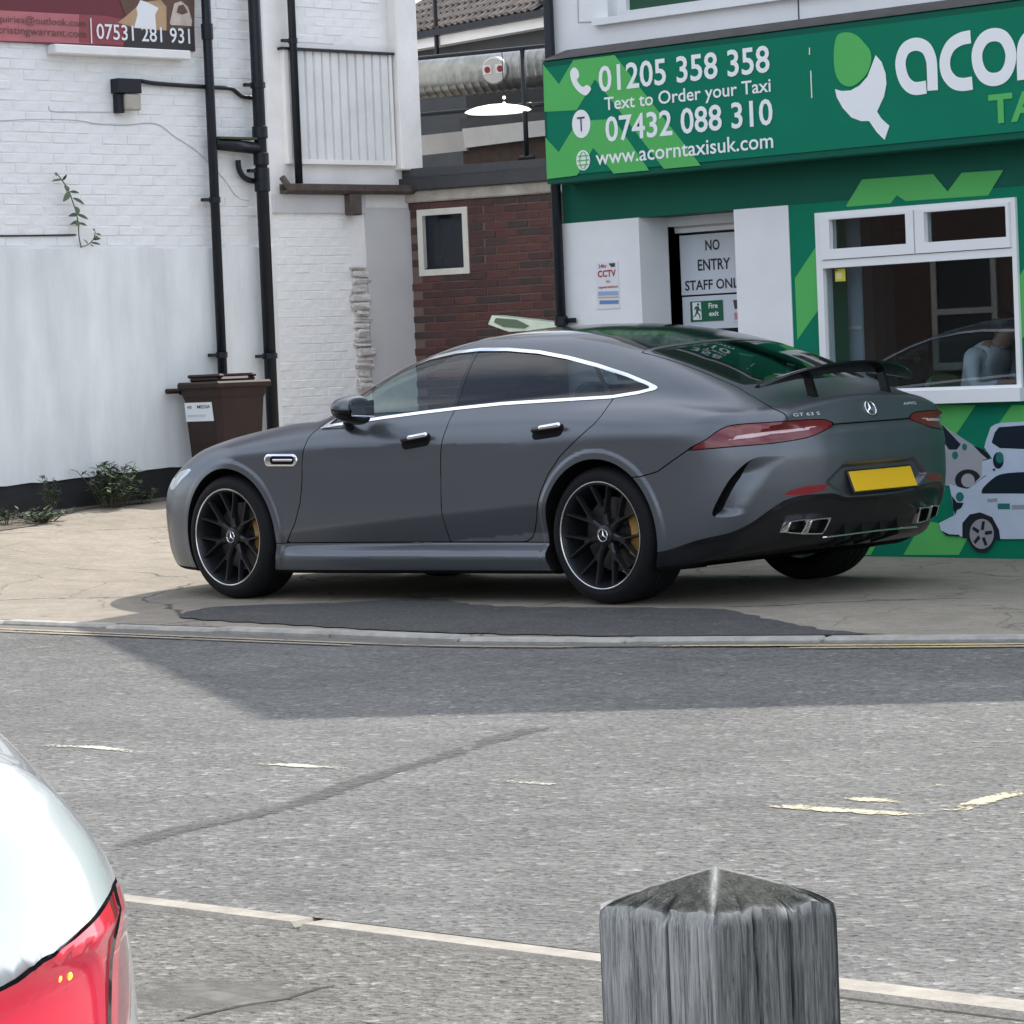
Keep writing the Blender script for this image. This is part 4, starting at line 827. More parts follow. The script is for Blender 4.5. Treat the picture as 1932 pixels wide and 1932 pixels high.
# room behind it
RWL = mat('room_wall', (.16, .155, .15), .8); RFL = mat('room_floor', (.08, .07, .065), .8)
xr0, xr1 = 2.9, XE+.3; m = MB(); m.box((xr1, -6.2, -.1), (xr0, YS-D-.003, .04)); m.obj('room_floor', RFL, shop)
m = MB(); m.box((xr1, -4.8, .04), (xr0, -4.7, 2.74)); m.box((xr0, -4.8, .04), (xr0+.05, -3.1, 2.74)); m.box((xw0-.12, -3.09, .04), (xr0, -3.07, 2.74)); m.box((xw0-.12, -3.06, .04), (xw0-.02, YS-D-.004, 2.74)); m.obj('room_wall', RWL, shop)
yr = -4.695; q = lambda x, y: aty(x, y, yr)
a, b = q(1672, 560), q(1762, 735); m = MB(); m.box((b[0], yr, .05), (a[0], yr+.05, 2.1)); dr = m.obj('inner_door', mat('brown_door', (.075, .045, .035), .5, var=(6, .2)), shop)
c = q(1747, 676); m = MB(); m.lathe([(.001, .06), (.03, .055), (.035, .04), (.02, .02), (.03, 0)], (c[0], yr+.05, c[2]), (0, 1, 0), 14); m.tube([(c[0], yr+.1, c[2]), (c[0]+.16, yr+.1, c[2]+.015)], .009, 8); m.obj('door_handle', mat('brass', (.5, .4, .25), .3, 1.), dr, True)
a, b = q(1650, 560), q(1672, 735); m = MB(); m.box((b[0], yr, .05), (a[0], yr+.02, 2.2)); m.obj('green_wall_panel', mat('room_green', (.01, .11, .085), .6), shop)
# tall frosted partition seen at the left of the window
yq = YS-.36; a, b = aty(1584, 520, yq), aty(1630, 720, yq); m = MB(); m.box((b[0], yq-.02, .05), (a[0], yq, 2.3)); o = m.obj('partition_panel', mat('frosted_blue', (.55, .66, .78), .5, var=(2, .2)), shop)
m = MB(); z_ = aty(1605, 619, yq)[2]; m.box((b[0], yq, z_-.01), (a[0], yq+.012, z_+.012)); m.obj('partition_bar', UPVC, o)
# recessed door
yd = YS-.36; fz = .055
zdt = (aty(1274, 430, yd)[2]+aty(1388, 425, yd)[2])/2
xf0 = aty(1254, 500, yd)[0]; xf1 = aty(1274, 500, yd)[0]; xg = aty(1283, 500, yd)[0]; xdr = xd1-.35
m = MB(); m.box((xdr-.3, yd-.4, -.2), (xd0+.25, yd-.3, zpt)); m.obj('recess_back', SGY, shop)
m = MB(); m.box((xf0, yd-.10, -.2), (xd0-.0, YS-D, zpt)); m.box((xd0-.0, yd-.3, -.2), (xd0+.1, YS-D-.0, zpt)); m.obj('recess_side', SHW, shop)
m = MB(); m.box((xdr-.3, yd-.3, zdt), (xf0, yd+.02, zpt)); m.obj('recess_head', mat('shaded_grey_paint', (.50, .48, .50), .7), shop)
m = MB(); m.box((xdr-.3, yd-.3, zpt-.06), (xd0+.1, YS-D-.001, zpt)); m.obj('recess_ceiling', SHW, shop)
m = MB(); m.box((xf1, yd-.06, -.1), (xf0, yd+.012, zdt-.001)); m.box((xdr, yd-.06, zdt-.03), (xf1, yd+.012, zdt-.001)); df = m.obj('door_frame', UPVC, shop)
m = MB(); m.box((xdr, yd-.07, 0), (xf1-.0, yd-.04, zdt-.031)); m.obj('door', mat('dark_door_glass', (.010, .014, .016), .12), shop)
# door notices
YN = yd-.010; nz0 = lambda x, y: aty(x, y, YN)
ne = thing('notice', 'white NO ENTRY STAFF ONLY notice filling the upper door pane', 'notice', tuple(nz0(1335, 500)))
zt_, zb_ = (nz0(1284, 445)[2]+nz0(1388, 437)[2])/2, (nz0(1290, 560)[2]+nz0(1394, 548)[2])/2; xn0, xn1 = nz0(1284, 500)[0], xdr+.05
NWH = mat('notice_white', (.66, .70, .76), .4)
m = MB(); m.box((xn1, yd-.039, zb_), (xn0, YN, zt_)); m.obj('sheet', NWH, ne)
def nt_text(s, p0_, p1_, h, mm, par, bold=.0, y=YN+.002, name='lettering'): sign_text(s, p0_, p1_, h, y, mm, par, bold, name)
NTX = mat('notice_ink', (.02, .024, .03), .5)
nt_text('NO', (1331, 473), (1358, 471), 20, NTX, ne, .018); nt_text('ENTRY', (1317, 511), (1378, 507), 21, NTX, ne, .018); nt_text('STAFF ONLY', (1293, 549), (1406, 542), 19, NTX, ne, .018)
m = MB(); z2 = zb_-.012; m.box((xn1, yd-.039, nz0(1390, 612)[2]-.02), (xn0, YN-.004, z2)); o = m.obj('lower_sheet', NWH, ne)
fe = thing('fire_exit_sign', 'small green fire exit sign with running figure on the staff door', 'safety sign', tuple(nz0(1333, 587)))
FEG = mat('safety_green', (.005, .12, .055), .4); fx0, fx1 = nz0(1303, 587)[0], nz0(1364, 587)[0]; fz1, fz0 = (nz0(1303, 568)[2]+nz0(1364, 567)[2])/2, (nz0(1305, 607)[2]+nz0(1364, 605)[2])/2
m = MB(); m.box((fx1, YN-.003, fz0), (fx0, YN+.002, fz1)); m.obj('plate', FEG, fe)
fd_ = lambda L, mm, y, n: decal(n, L, y, mm, fe)
fd_([(1306, 571), (1322, 570), (1324, 603), (1308, 604)], SWH, YN+.0036, 'pictogram')
for L in (ell(1317, 574.5, 2.2, 2.6, 10), [(1312, 578), (1318, 577.5), (1320, 583), (1323, 586), (1322, 587.5), (1318, 585.5), (1317, 589), (1321, 594), (1321.5, 601), (1319.5, 601), (1319, 595), (1315, 591), (1313, 596), (1309, 599), (1308, 597.5), (1311, 595), (1313, 588), (1313.5, 582), (1310.5, 585), (1309.5, 584)]): fd_(L, FEG, YN+.005, 'running_figure')
nt_text('Fire', (1337, 582), (1354, 581), 10, SWH, fe, .02, YN+.004); nt_text('exit', (1338, 596.5), (1356, 595.5), 9, SWH, fe, .02, YN+.004)
sk = thing('sticker', 'narrow white and pink sticker beside the fire exit sign on the door', 'sticker', tuple(nz0(1385, 585)))
PNK = mat('sticker_pink', (.55, .25, .28), .5); m = MB(); a, b = nz0(1380, 562), nz0(1400, 607); m.box((b[0], YN-.003, b[2]), (a[0], YN+.001, a[2])); m.obj('sheet', NWH, sk)
decal('emblem_print', [(1383, 566), (1398, 565), (1398, 582), (1386, 583)], YN+.0025, SGY, sk); decal('print', [(1385, 590), (1398, 589), (1398, 602), (1386, 603)], YN+.0025, PNK, sk)
# cctv notice on the left pillar
cc = thing('notice', 'small white CCTV notice with red lettering on the left white pillar', 'notice', tuple(pS(1147, 538)))
cz1, cz0 = (pS(1124, 495)[2]+pS(1166, 492)[2])/2, (pS(1127, 583)[2]+pS(1171, 582)[2])/2; cx0, cx1 = pS(1125.5, 540)[0], pS(1168.5, 540)[0]
m = MB(); m.box((cx1, YS+.001, cz0), (cx0, YS+.006, cz1)); m.obj('sheet', mat('notice_paper', (.74, .76, .80), .4), cc)
RDI = mat('notice_red', (.40, .02, .035), .5); yc = YS+.008
sign_text('24hr', (1129, 506), (1145, 505), 7, yc, RDI, cc, .02); sign_text('CCTV', (1128, 523.5), (1162, 521.5), 13, yc, RDI, cc, .03); sign_text('in', (1144, 533.5), (1151, 533), 5, yc, RDI, cc, .02); sign_text('operation', (1129, 546), (1166, 544.5), 6.5, yc, RDI, cc, .02)
decal('camera_print', [(1148, 497), (1160, 496), (1160, 503), (1153, 504)], yc, SGY, cc); decal('blue_band', [(1128, 550), (1166, 549), (1167, 557), (1128, 558)], yc, mat('notice_blue', (.30, .42, .62), .5), cc); decal('orange_band', [(1128, 560), (1167, 559), (1167, 562), (1128, 563)], yc, mat('notice_orange', (.62, .40, .28), .5), cc)
decal('lower_print', [(1131, 567), (1167, 566), (1167, 573), (1131, 574)], yc, mat('notice_blue2', (.12, .25, .48), .5), cc)
ys_ = thing('sticker', 'square yellow sticker in the top left corner of the office window', 'sticker', tuple(pS(1581, 518)))
sz1, sz0 = pS(1581, 507)[2], pS(1581, 531)[2]; sxa, sxb = pS(1573, 518)[0], pS(1592, 518)[0]; m = MB(); m.box((sxb, yf-.0115, sz0), (sxa, yf-.008, sz1)); m.obj('sheet', mat('sticker_yellow', (.62, .56, .06), .5), ys_)
decal('print', [(1574, 509), (1580, 508.5), (1579, 511), (1575, 512)], yf-.006, SGY, ys_); decal('print', [(1577, 515), (1588, 514), (1588, 526), (1578, 527)], yf-.006, mat('sticker_pale', (.70, .66, .30), .5), ys_)
# drainpipe at the office corner
X4, Y4 = aty(1046, 300, YS+.05)[0], YS+.05
d4 = thing('drainpipe', 'black drainpipe running down the corner between taxi office and brick extension', 'drainpipe', (X4, Y4, .05), group='black pipes on the white wall')
del d4['group']
pipe_part(d4, [(X4, Y4, .03), (X4, Y4, 5.4)], .034)
for py in (188*1, 606): z = aty(1050, py, Y4)[2]; m = MB(); m.lathe([(.036, -.03), (.044, -.03), (.044, .03), (.036, .03)], (X4, Y4, z), (0, 0, 1), 14, closed=True); m.box((X4-.11, Y4-.03, z-.016), (X4-.03, Y4-.01, z+.016)); m.obj('bracket', BLACKP, d4)

# brick terrace across the road, which the office window and the car's flank mirror
TB = mat('terrace_brick', (.055, .036, .032), .85, var=(5, .2)); YT2 = 19.
te = thing('brick_terrace', 'dark brick terrace with sash windows mirrored in the office window', 'building', (20, YT2, 0))
m = MB(); m.box((3, YT2, -.4), (46, YT2+7, 7.4)); m.obj('wall', TB, te)
m = MB(); m.prism([(3, YT2-.3, 7.35), (3, YT2+3.5, 10.6), (3, YT2+7.3, 7.35)], (43, 0, 0)); m.obj('roof', rt_, te)
for i in range(12):
    for z in (1.0, 3.9):
        x = 5+i*3.4; m = MB(); 
        for a, b, c, d in ((x, x+.09, z, z+1.6), (x+1.01, x+1.1, z, z+1.6), (x+.09, x+1.01, z, z+.1), (x+.09, x+1.01, z+1.5, z+1.6), (x+.09, x+1.01, z+.76, z+.84)): m.box((a, YT2-.05, c), (b, YT2-.002, d))
        w = m.obj('window', mat('grey_sash', (.30, .30, .30), .5), te); m = MB(); m.box((x+.09, YT2-.02, z+.1), (x+1.01, YT2-.0025, z+1.5)); m.obj('pane', MATS['dark_glass'], w)
# ================================================================== dark grey fastback: an implicit body, cut into its panels
ARCH_R = .402
def S(t): t = np.clip(t, 0, 1); return t*t*(3-2*t)
def smax(a, b, k):
    h = np.maximum(k-np.abs(a-b), 0); return np.maximum(a, b)+h*h/(4*k)
def smin(a, b, k): return -smax(-a, -b, k)
c_zt = pchip([2.6, 2.45, 2.2, 2.0, 1.7, 1.4, 1.2, .95, .6, .3, 0, -.3, -.6, -.85, -1.0, -1.2], [.90, 1.0, 1.155, 1.262, 1.375, 1.446, 1.468, 1.480, 1.474, 1.444, 1.380, 1.286, 1.170, 1.066, 1.02, .95])
c_wb = pchip([3.95, 3.8, 3.6, 3.3, 2.95, 2.6, 2.2, 1.5, .9, .4, 0, -.4, -.8, -1.2], [.93, .945, .955, .964, .968, .958, .946, .942, .950, .968, .977, .969, .935, .88])
c_side = pchip([.05, .25, .4, .6, .78, .85, .868, .95, 1.0, 1.1], [.09, .022, .006, 0, .003, .009, .013, .040, .062, .13])
c_zc = pchip([3.9, 3.8, 3.6, 3.3, 2.9, 2.5, 2.2, 1.7, 1.0, .3, -.3, -.6, -.9, -1.0, -1.15], [.60, .70, .795, .885, .950, .990, 1.01, 1.03, 1.06, 1.08, 1.085, 1.06, 1.03, 1.018, .995])
c_ze = pchip([3.9, 3.8, 3.6, 3.3, 2.95, 2.5, 2.2, 1.7, 1.1, .6, 0, -.3, -.6, -.9, -1.1], [.55, .65, .745, .852, .922, .978, 1.005, 1.022, 1.046, 1.062, 1.066, 1.052, 1.005, .945, .91])
c_wg = pchip([2.4, 2.0, 1.4, .6, .1, -.3, -.7, -1.05], [.80, .828, .838, .838, .825, .795, .735, .66])
c_xr = pchip([.15, .25, .38, .5, .6, .72, .82, .9, .96, 1.02, 1.08, 1.3], [-.93, -1.0, -1.075, -1.115, -1.13, -1.135, -1.122, -1.09, -1.066, -1.052, -1.05, -1.05])
c_rp = pchip([0, .2, .4, .55, .7, .8, .88, .95, 1.0], [0, .006, .028, .062, .122, .195, .30, .48, .72])
c_xf = pchip([.1, .2, .3, .5, .6, .7, .78, .9], [3.76, 3.84, 3.885, 3.905, 3.89, 3.84, 3.76, 3.6])
c_fp = pchip([0, .3, .5, .65, .75, .85, .92, 1.0], [0, .012, .038, .088, .165, .32, .52, .85])
c_zb = pchip([-1.2, -.9, -.5, 0, 2.9, 3.5, 3.95], [.30, .245, .185, .16, .15, .165, .185])
c_crs = pchip([2.9, 2.4, .5, -.4], [.35, .395, .53, .58])
#FIN_BLOCK
def field(P, feat=True):
    x, y, z = P[:, 0], np.abs(P[:, 1]), P[:, 2]
    wb = c_wb(x); off = c_side(z)
    # flank: crease that climbs to the rear, tuck below it, skirt flaring out again
    msk = S((x-.02)/.45)*S((2.62-x)/.25)
    zc = c_crs(x)
    q_ = zc-z; under = .30*np.clip((q_+np.sqrt(q_*q_+.014**2))*.5-.003, 0, .15)
    sk = S((.325-z)/.05)
    off = off+msk*(under*(1-sk) - .002*sk)
    off = off-msk*.026*S((.292-z)/.05)
    # soft scallop in the doors and broad haunch over the rear wheel
    off = off+.010*np.exp(-((z-.70)/.14)**2)*S((x-.5)/.6)*S((2.5-x)/.5)
    off = off-.016*np.exp(-((x+.12)/.42)**2)*np.exp(-((z-.90)/.10)**2)
    off = off-.010*np.exp(-((x-2.95)/.40)**2)*np.exp(-((z-.86)/.09)**2)
    rf = np.hypot(x-XF0, z-ZH); rr = np.hypot(x-XR0, z-ZH); ra = np.minimum(rf, rr)
    off = off-.011*S((.462-ra)/.034)
    d_side = y-(wb-off)
    zd = c_zc(x)+(c_ze(x)-c_zc(x))*(y/.85)**2 + .030*np.exp(-((y-.71)/.13)**2)*S((x-2.1)/.5)*S((3.75-x)/.5)
    d_top = (z-zd)*.93
    low = smax(d_side, d_top, .13)
    lip = S((z-.93)/.12)
    d_tail = (c_xr(z)+c_rp(y)-x)*.92/np.sqrt(1+(np.clip(2.2*(y-.35), 0, 1.6))**2)
    low = smax(low, d_tail, .07)
    d_nose = (x-(c_xf(z)-c_fp(y)))*.92/np.sqrt(1+(np.clip(2.2*(y-.35), 0, 1.6))**2)
    low = smax(low, d_nose, .08)
    wg = c_wg(x)-.42*(z-1.0)-.55*np.clip(z-1.0, 0, 1)**2
    d_gs = (y-wg)*.88
    zt = c_zt(x)-.055*(y/.6)**2
    sl_ = (c_zt(x+.02)-c_zt(x-.02))/.04
    d_gt = (z-zt)/np.sqrt(1+sl_*sl_)
    gh = smax(d_gs, d_gt, .10)
    gh = np.maximum(gh, (.9-z))
    gh = smax(gh, (-1.02-x), .02)
    d = smin(low, gh, .055)
    d = smax(d, (c_zb(x)-z), .04)
    if feat: d = features(d, P, x, y, z)
    return d
FIN = np.array(smooth_path([(.26, .742), (.197, .746), (.11, .742), (.041, .707), (-.029, .638), (-.082, .555), (-.119, .480), (-.108, .452), (-.02, .450), (.10, .474), (.19, .50)], 3))
FINP = np.concatenate([FIN, [(.30, .56), (.30, .70)]])
FINT = pchip([.44, .48, .555, .638, .707, .742], [-.115, -.119, -.082, -.029, .041, .13])
PLR = np.array([(.44, .592), (.30, .692), (-.30, .692), (-.44, .592), (-.30, .508), (.30, .508)])
LENS = spl([(-.227, .797), (-.134, .846), (-.056, .896), (.021, .914), (.165, .917), (.324, .919), (.463, .916), (.512, .904), (.539, .886), (.484, .859), (.38, .828), (.201, .811), (.029, .806), (-.136, .799)], 3, True)
def polydist(P, L):
    d = np.full(len(P), 1e9)
    for i in range(len(L)-1):
        a, b = L[i], L[i+1]; e = b-a; w = P-a; t = np.clip((w @ e)/(e @ e+1e-12), 0, 1); q = w-t[:, None]*e
        d = np.minimum(d, (q*q).sum(1))
    return np.sqrt(d)
def tz(P): return np.stack([-(P[:, 0]+np.abs(P[:, 1]))*SQ2, P[:, 2]], 1)
def features(d, P, x, y, z):
    m = (x < -.45) & (np.abs(d) < .09)
    if m.any():
        Q = P[m]; T = tz(Q); dd = d[m].copy(); zz = Q[:, 2]; yy = np.abs(Q[:, 1])
        sp = sdpoly(Q[:, 1:], PLR); dd = dd+np.where(Q[:, 0] < -.9, .030*S(-sp/.035), 0)     # number plate recess
        # lip that overhangs the lamp band, soft shelf below it
        dd = dd+np.where(zz < .886, .010*np.exp(-((zz-.872)/.016)**2)*S((T[:, 0]-.50)/.06), 0)
        # diffuser: step in below the painted bumper
        zb_ = DIFZ(T[:, 0]); dd = dd+.022*S((zb_-zz)/.03)*S((T[:, 0]+.30)/.2)
        d = d.copy(); d[m] = dd
    return d
DIFZ = pchip([-.6, -.365, -.198, -.023, .08, .168, .257, .365, .503, .597, .792, .945, 1.2], [.25, .283, .335, .373, .419, .475, .520, .538, .536, .508, .503, .503, .503])
def grad(P, e=8e-4, **k):
    g = np.stack([field(P+np.eye(3)[i]*e, **k)-field(P-np.eye(3)[i]*e, **k) for i in range(3)], 1)/(2*e)
    return g
def surface_net(fn, lo, hi, h):
    n = [int(math.ceil((hi[i]-lo[i])/h))+1 for i in range(3)]
    ax = [lo[i]+h*np.arange(n[i]) for i in range(3)]
    D = np.empty(n)
    for i in range(n[0]):
        Y, Z = np.meshgrid(ax[1], ax[2], indexing='ij')
        D[i] = fn(np.stack([np.full(Y.size, ax[0][i]), Y.ravel(), Z.ravel()], 1)).reshape(Y.shape)
    neg = D < 0
    cnt = np.zeros([k-1 for k in n], int); acc = np.zeros([k-1 for k in n]+[3])
    num = np.zeros([k-1 for k in n])
    offs = [(a, b, c) for a in (0, 1) for b in (0, 1) for c in (0, 1)]
    sl = lambda o: tuple(slice(o[i], n[i]-1+o[i]) for i in range(3))
    for o in offs:
        for k in range(3):
            if o[k]: continue
            o2 = list(o); o2[k] = 1
            a, b = D[sl(o)], D[sl(o2)]; m = (a < 0) != (b < 0)
            t = np.where(m, a/np.where(m, a-b, 1), 0)
            for c in range(3):
                acc[..., c] += np.where(m, (t if c == k else o[c]), 0)
            num += m
    act = num > 0; idx = -np.ones(act.shape, int); idx[act] = np.arange(act.sum())
    I = np.argwhere(act); V = np.array(lo)+h*(I+acc[act]/num[act][:, None])
    Q = []
    for k in range(3):
        u, v = (k+1) % 3, (k+2) % 3
        o2 = [0, 0, 0]; o2[k] = 1
        a = neg[tuple(slice(0, n[i]-o2[i]) for i in range(3))]; b = neg[tuple(slice(o2[i], n[i]) for i in range(3))]
        E = np.argwhere(a != b); s = a[tuple(E.T)]
        ok = (E[:, u] > 0) & (E[:, v] > 0) & (E[:, u] < n[u]-1) & (E[:, v] < n[v]-1); E, s = E[ok], s[ok]
        def cell(du, dv):
            C = E.copy(); C[:, u] -= du; C[:, v] -= dv; return idx[tuple(C.T)]
        q = np.stack([cell(1, 1), cell(0, 1), cell(0, 0), cell(1, 0)], 1)
        q[~s] = q[~s][:, ::-1]; Q.append(q)
    Q = np.concatenate(Q); 
    T = np.concatenate([Q[:, [0, 1, 2]], Q[:, [0, 2, 3]]])
    return V, T
def join(*Ms):
    V, T, b = [], [], 0
    for v, t in Ms: V.append(v); T.append(t+b); b += len(v)
    return np.concatenate(V), np.concatenate(T)

#CAR_BUILD
def mirror_M(M): V, T = M; V = V.copy(); V[:, 1] *= -1; return V, T[:, ::-1]
def weld(V, T, N):
    b = np.round(V/2e-5).astype(np.int64); _, first, inv = np.unique(b, axis=0, return_index=True, return_inverse=True); inv = inv.ravel()
    T = inv[T]; ok = (T[:, 0] != T[:, 1]) & (T[:, 1] != T[:, 2]) & (T[:, 0] != T[:, 2])
    return V[first], T[ok], N[first]
def normals_of(V):
    g = grad(V); return g/(np.linalg.norm(g, axis=1)[:, None]+1e-12)
def emit(name, M, m, parent, mode='both', push=0., label=None):
    """mode: 'both' = left piece and its mirrored twin, 'merge' = one piece across the middle"""
    V, T = M
    if len(T) == 0: return []
    N = normals_of(V); V = V+N*push
    Vr, Tr = mirror_M((V, T)); Nr = N*np.array([1, -1, 1])
    sets = []
    if mode == 'merge':
        near = np.abs(V[:, 1]) < 2e-4; N2 = N.copy(); N2[near, 1] = 0; V2 = V.copy(); V2[near, 1] = 0
        Vr2 = V2*np.array([1, -1, 1]); 
        sets = [(np.concatenate([V2, Vr2]), np.concatenate([T, Tr+len(V)]), np.concatenate([N2, N2*np.array([1, -1, 1])]))]
    else: sets = [(V, T, N), (Vr, Tr, Nr)]
    out = []
    for v, t, n in sets:
        v, t, n = weld(v, t, n)
        n = n/(np.linalg.norm(n, axis=1)[:, None]+1e-12)
        out.append(mesh_obj(name, cw(v), t, m, parent, smooth=True, normals=n @ Qc.T))
    return out
car = thing('parked_car', 'matt dark grey four-door fastback with raised black rear spoiler parked on the forecourt', 'car', matrix=CARM)
PAINT = mat('satin_grey_paint', (.125, .136, .154), .30, .58, .5)
def paint_nodes():
    N, L = nt(PAINT); b = N['Principled BSDF']
    tc = N.new('ShaderNodeTexCoord'); no = N.new('ShaderNodeTexNoise'); no.inputs['Scale'].default_value = 900
    mr = N.new('ShaderNodeMapRange'); mr.inputs[3].default_value = .25; mr.inputs[4].default_value = .34
    L.new(tc.outputs['Object'], no.inputs['Vector']); L.new(no.outputs[0], mr.inputs[0]); L.new(mr.outputs[0], b.inputs['Roughness'])
paint_nodes()
BLK = mat('gloss_black_trim', (.008, .008, .009), .12)
SBLK = mat('satin_black_plastic', (.010, .011, .012), .30, spec=.35)
MBLK = mat('matt_black', (.006, .006, .007), .8, spec=.15)
CHR = mat('polished_chrome', (.82, .83, .85), .10, 1.0)
RUB = mat('tyre_rubber', (.008, .0085, .010), .68, spec=.2, var=(60, .25), bump=.15, bscale=300, bdist=.002)
RIMM = mat('dark_wheel_paint', (.022, .023, .026), .32, .4)
LENSM = mat('red_lamp_lens', (.14, .005, .010), .20, coat=.6, coat_rough=.08)
REFM = mat('red_reflector', (.22, .012, .02), .2, coat=.6)
GLF = glass_mat('clear_tinted_glass', (.80, .92, .90))
GLR = glass_mat('dark_privacy_glass', (.10, .12, .15))
GLB = glass_mat('rear_screen_glass', (.10, .16, .14))
SEAT = mat('dark_leather', (.012, .012, .013), .55)
body = surface_net(field, (-1.22, -.033, .06), (4.0, 1.03, 1.53), .0138)
Vb, Tb = body
for _ in range(2):                                             # settle the vertices on the true surface
    g = grad(Vb); f = field(Vb); Vb = Vb-np.clip(f/np.maximum((g*g).sum(1), .3), -.006, .006)[:, None]*g
body = (Vb, Tb)
_, body = split(body, lambda P: P[:, 1]+0.)
xz = lambda P: P[:, [0, 2]]; xy = lambda P: P[:, :2]
archd = lambda P: np.minimum(np.hypot(P[:, 0]-XF0, P[:, 2]-ZH), np.hypot(P[:, 0]-XR0, P[:, 2]-ZH))
_, body = split(body, lambda P: np.maximum(archd(P)-ARCH_R, .60-P[:, 1]))
under, body = split(body, lambda P: P[:, 2]-(c_zb(P[:, 0])+.022))
def arch_parts():
    for cx in (XF0, XR0):
        A = []
        for a in np.linspace(R_(-28), R_(208), 90):
            p = np.array([cx+ARCH_R*math.cos(a), .97, ZH+ARCH_R*math.sin(a)])
            for _ in range(6): f0 = field(p[None])[0]; p[1] -= f0*.9
            A.append(p)
        A = np.array(A); k = len(A); c = np.array([cx, 0, ZH])
        inn = A.copy(); inn[:, 1] -= .035; out = c+(inn-c)*np.array([1.02, 1, 1.02]); deep = c+(A-c)*np.array([1.03, 1, 1.03]); deep[:, 1] = .55
        V = np.concatenate([A+[0, .0008, 0], inn, out, deep]); F = [(j*k+i, j*k+i+1, (j+1)*k+i+1, (j+1)*k+i) for j in range(3) for i in range(k-1)]
        for s_ in (1, -1): mesh_obj('wheel_arch_liner', cw(V*np.array([1, s_, 1])), F, MBLK, car, smooth=40)
arch_parts()
emit('underbody', under, MBLK, car, 'merge')
# glass and its bright surround
DLO = np.array([(2.203, .972), (1.976, 1.160), (1.879, 1.228), (1.720, 1.298), (1.547, 1.345), (1.344, 1.371), (1.156, 1.378), (.935, 1.370), (.679, 1.346), (.436, 1.307), (.201, 1.258), (-.03, 1.200), (-.178, 1.154), (-.252, 1.127), (-.268, 1.117), (-.249, 1.106), (-.15, 1.088), (.013, 1.072), (.372, 1.067), (.807, 1.061), (1.127, 1.047), (1.395, 1.032), (1.698, 1.012), (1.948, .992)])
dlo = lambda P: np.maximum(sdpoly(xz(P), DLO), .45-P[:, 1])
win, body = split(body, dlo)
glass, trim = split(win, lambda P: sdpoly(xz(P), DLO)+.0165)
emit('window_trim', trim, CHR, car, push=.003)
lineB = lambda P, o: P[:, 0]-(1.172+o+(P[:, 2]-1.056)*.046)
rearg, frontg = split(glass, lambda P: lineB(P, .012))
bpil, rearg2 = split(rearg, lambda P: -lineB(P, -.016))
qd = lambda P, o: P[:, 0]-(.017+o+(P[:, 2]-1.072)*1.10)
qg, rdg = split(rearg2, lambda P: qd(P, -.018))
qdv, rdg = split(rdg, lambda P: qd(P, .020))
tri_f, frontg = split(frontg, lambda P: -(P[:, 0]-1.965))
emit('front_door_glass', frontg, GLF, car, push=-.004); emit('mirror_sail', tri_f, BLK, car, push=-.002)
emit('rear_door_glass', rdg, GLR, car, push=-.004); emit('quarter_glass', qg, GLR, car, push=-.004)
emit('pillar_cover', bpil, BLK, car, push=-.002); emit('window_divider', qdv, BLK, car, push=-.002)
# rear screen, roof glass, windscreen
RG = spl([(-.115, 0), (-.105, .29), (-.062, .560), (-.10, .572), (-.35, .545), (-.640, .518), (-.672, .44), (-.70, .236), (-.715, 0), (-.715, -.2), (-.4, -.4), (-.115, -.2)], 4, True)
RG = np.array([(-.115, -.1), (-.115, 0), (-.105, .29), (-.075, .50), (-.064, .56), (-.10, .572), (-.35, .546), (-.60, .522), (-.648, .508), (-.672, .44), (-.70, .236), (-.715, 0), (-.715, -.1)])
up = lambda P: 1.0-P[:, 2]
rgw, body = split(body, lambda P: np.maximum(sdpoly(xy(P), RG), up(P)))
rgl, rgb = split(rgw, lambda P: sdpoly(xy(P), RG)+.035)
RFP = np.array([(1.27, -.1), (1.27, .2), (1.22, .50), (1.0, .525), (.59, .535), (.38, .553), (.07, .582), (-.035, .575), (-.072, .29), (-.082, -.1)])
rf_, body = split(body, lambda P: np.maximum(sdpoly(xy(P), RFP), up(P)))
WSP = np.array([(1.33, -.1), (1.32, .2), (1.27, .52), (1.40, .575), (1.75, .635), (2.05, .675), (2.33, .70), (2.38, .5), (2.43, -.1)])
wsw, body = split(body, lambda P: np.maximum(sdpoly(xy(P), WSP), .92-P[:, 2]))
TGP = np.array([(-.03, -.1), (-.03, .592), (-.35, .580), (-.654, .560), (-.80, .585), (-.937, .635), (-1.03, .625), (-1.2, .56), (-1.3, -.1)])
tgf = lambda P: np.maximum(sdpoly(xy(P), TGP), .887-P[:, 2])
def gapsplit(M, f, w=.0032):
    ins, rest = split(M, lambda P: f(P)+w); gap, rest = split(rest, lambda P: f(P)-w); return ins, gap, rest
gaps = []
tlens, gp, body = gapsplit(body, lambda P: np.maximum(sdpoly(tz(P), LENS), P[:, 0]+.4), .0025); gaps.append(gp)
tg, gp, body = gapsplit(body, tgf); gaps.append(gp)
emit('roof_panel', rf_, BLK, car, 'merge')
wsg, wsb = split(wsw, lambda P: sdpoly(xy(P), WSP)+.03)
ws_o = emit('windscreen', wsg, GLF, car, 'merge', push=-.003); emit('windscreen_border', wsb, BLK, car, 'merge', push=-.003)
tgo = emit('tailgate', tg, PAINT, car, 'merge')[0]
emit('rear_screen', rgl, GLB, tgo, 'merge', push=-.003); emit('rear_screen_border', rgb, BLK, tgo, 'merge', push=-.002)
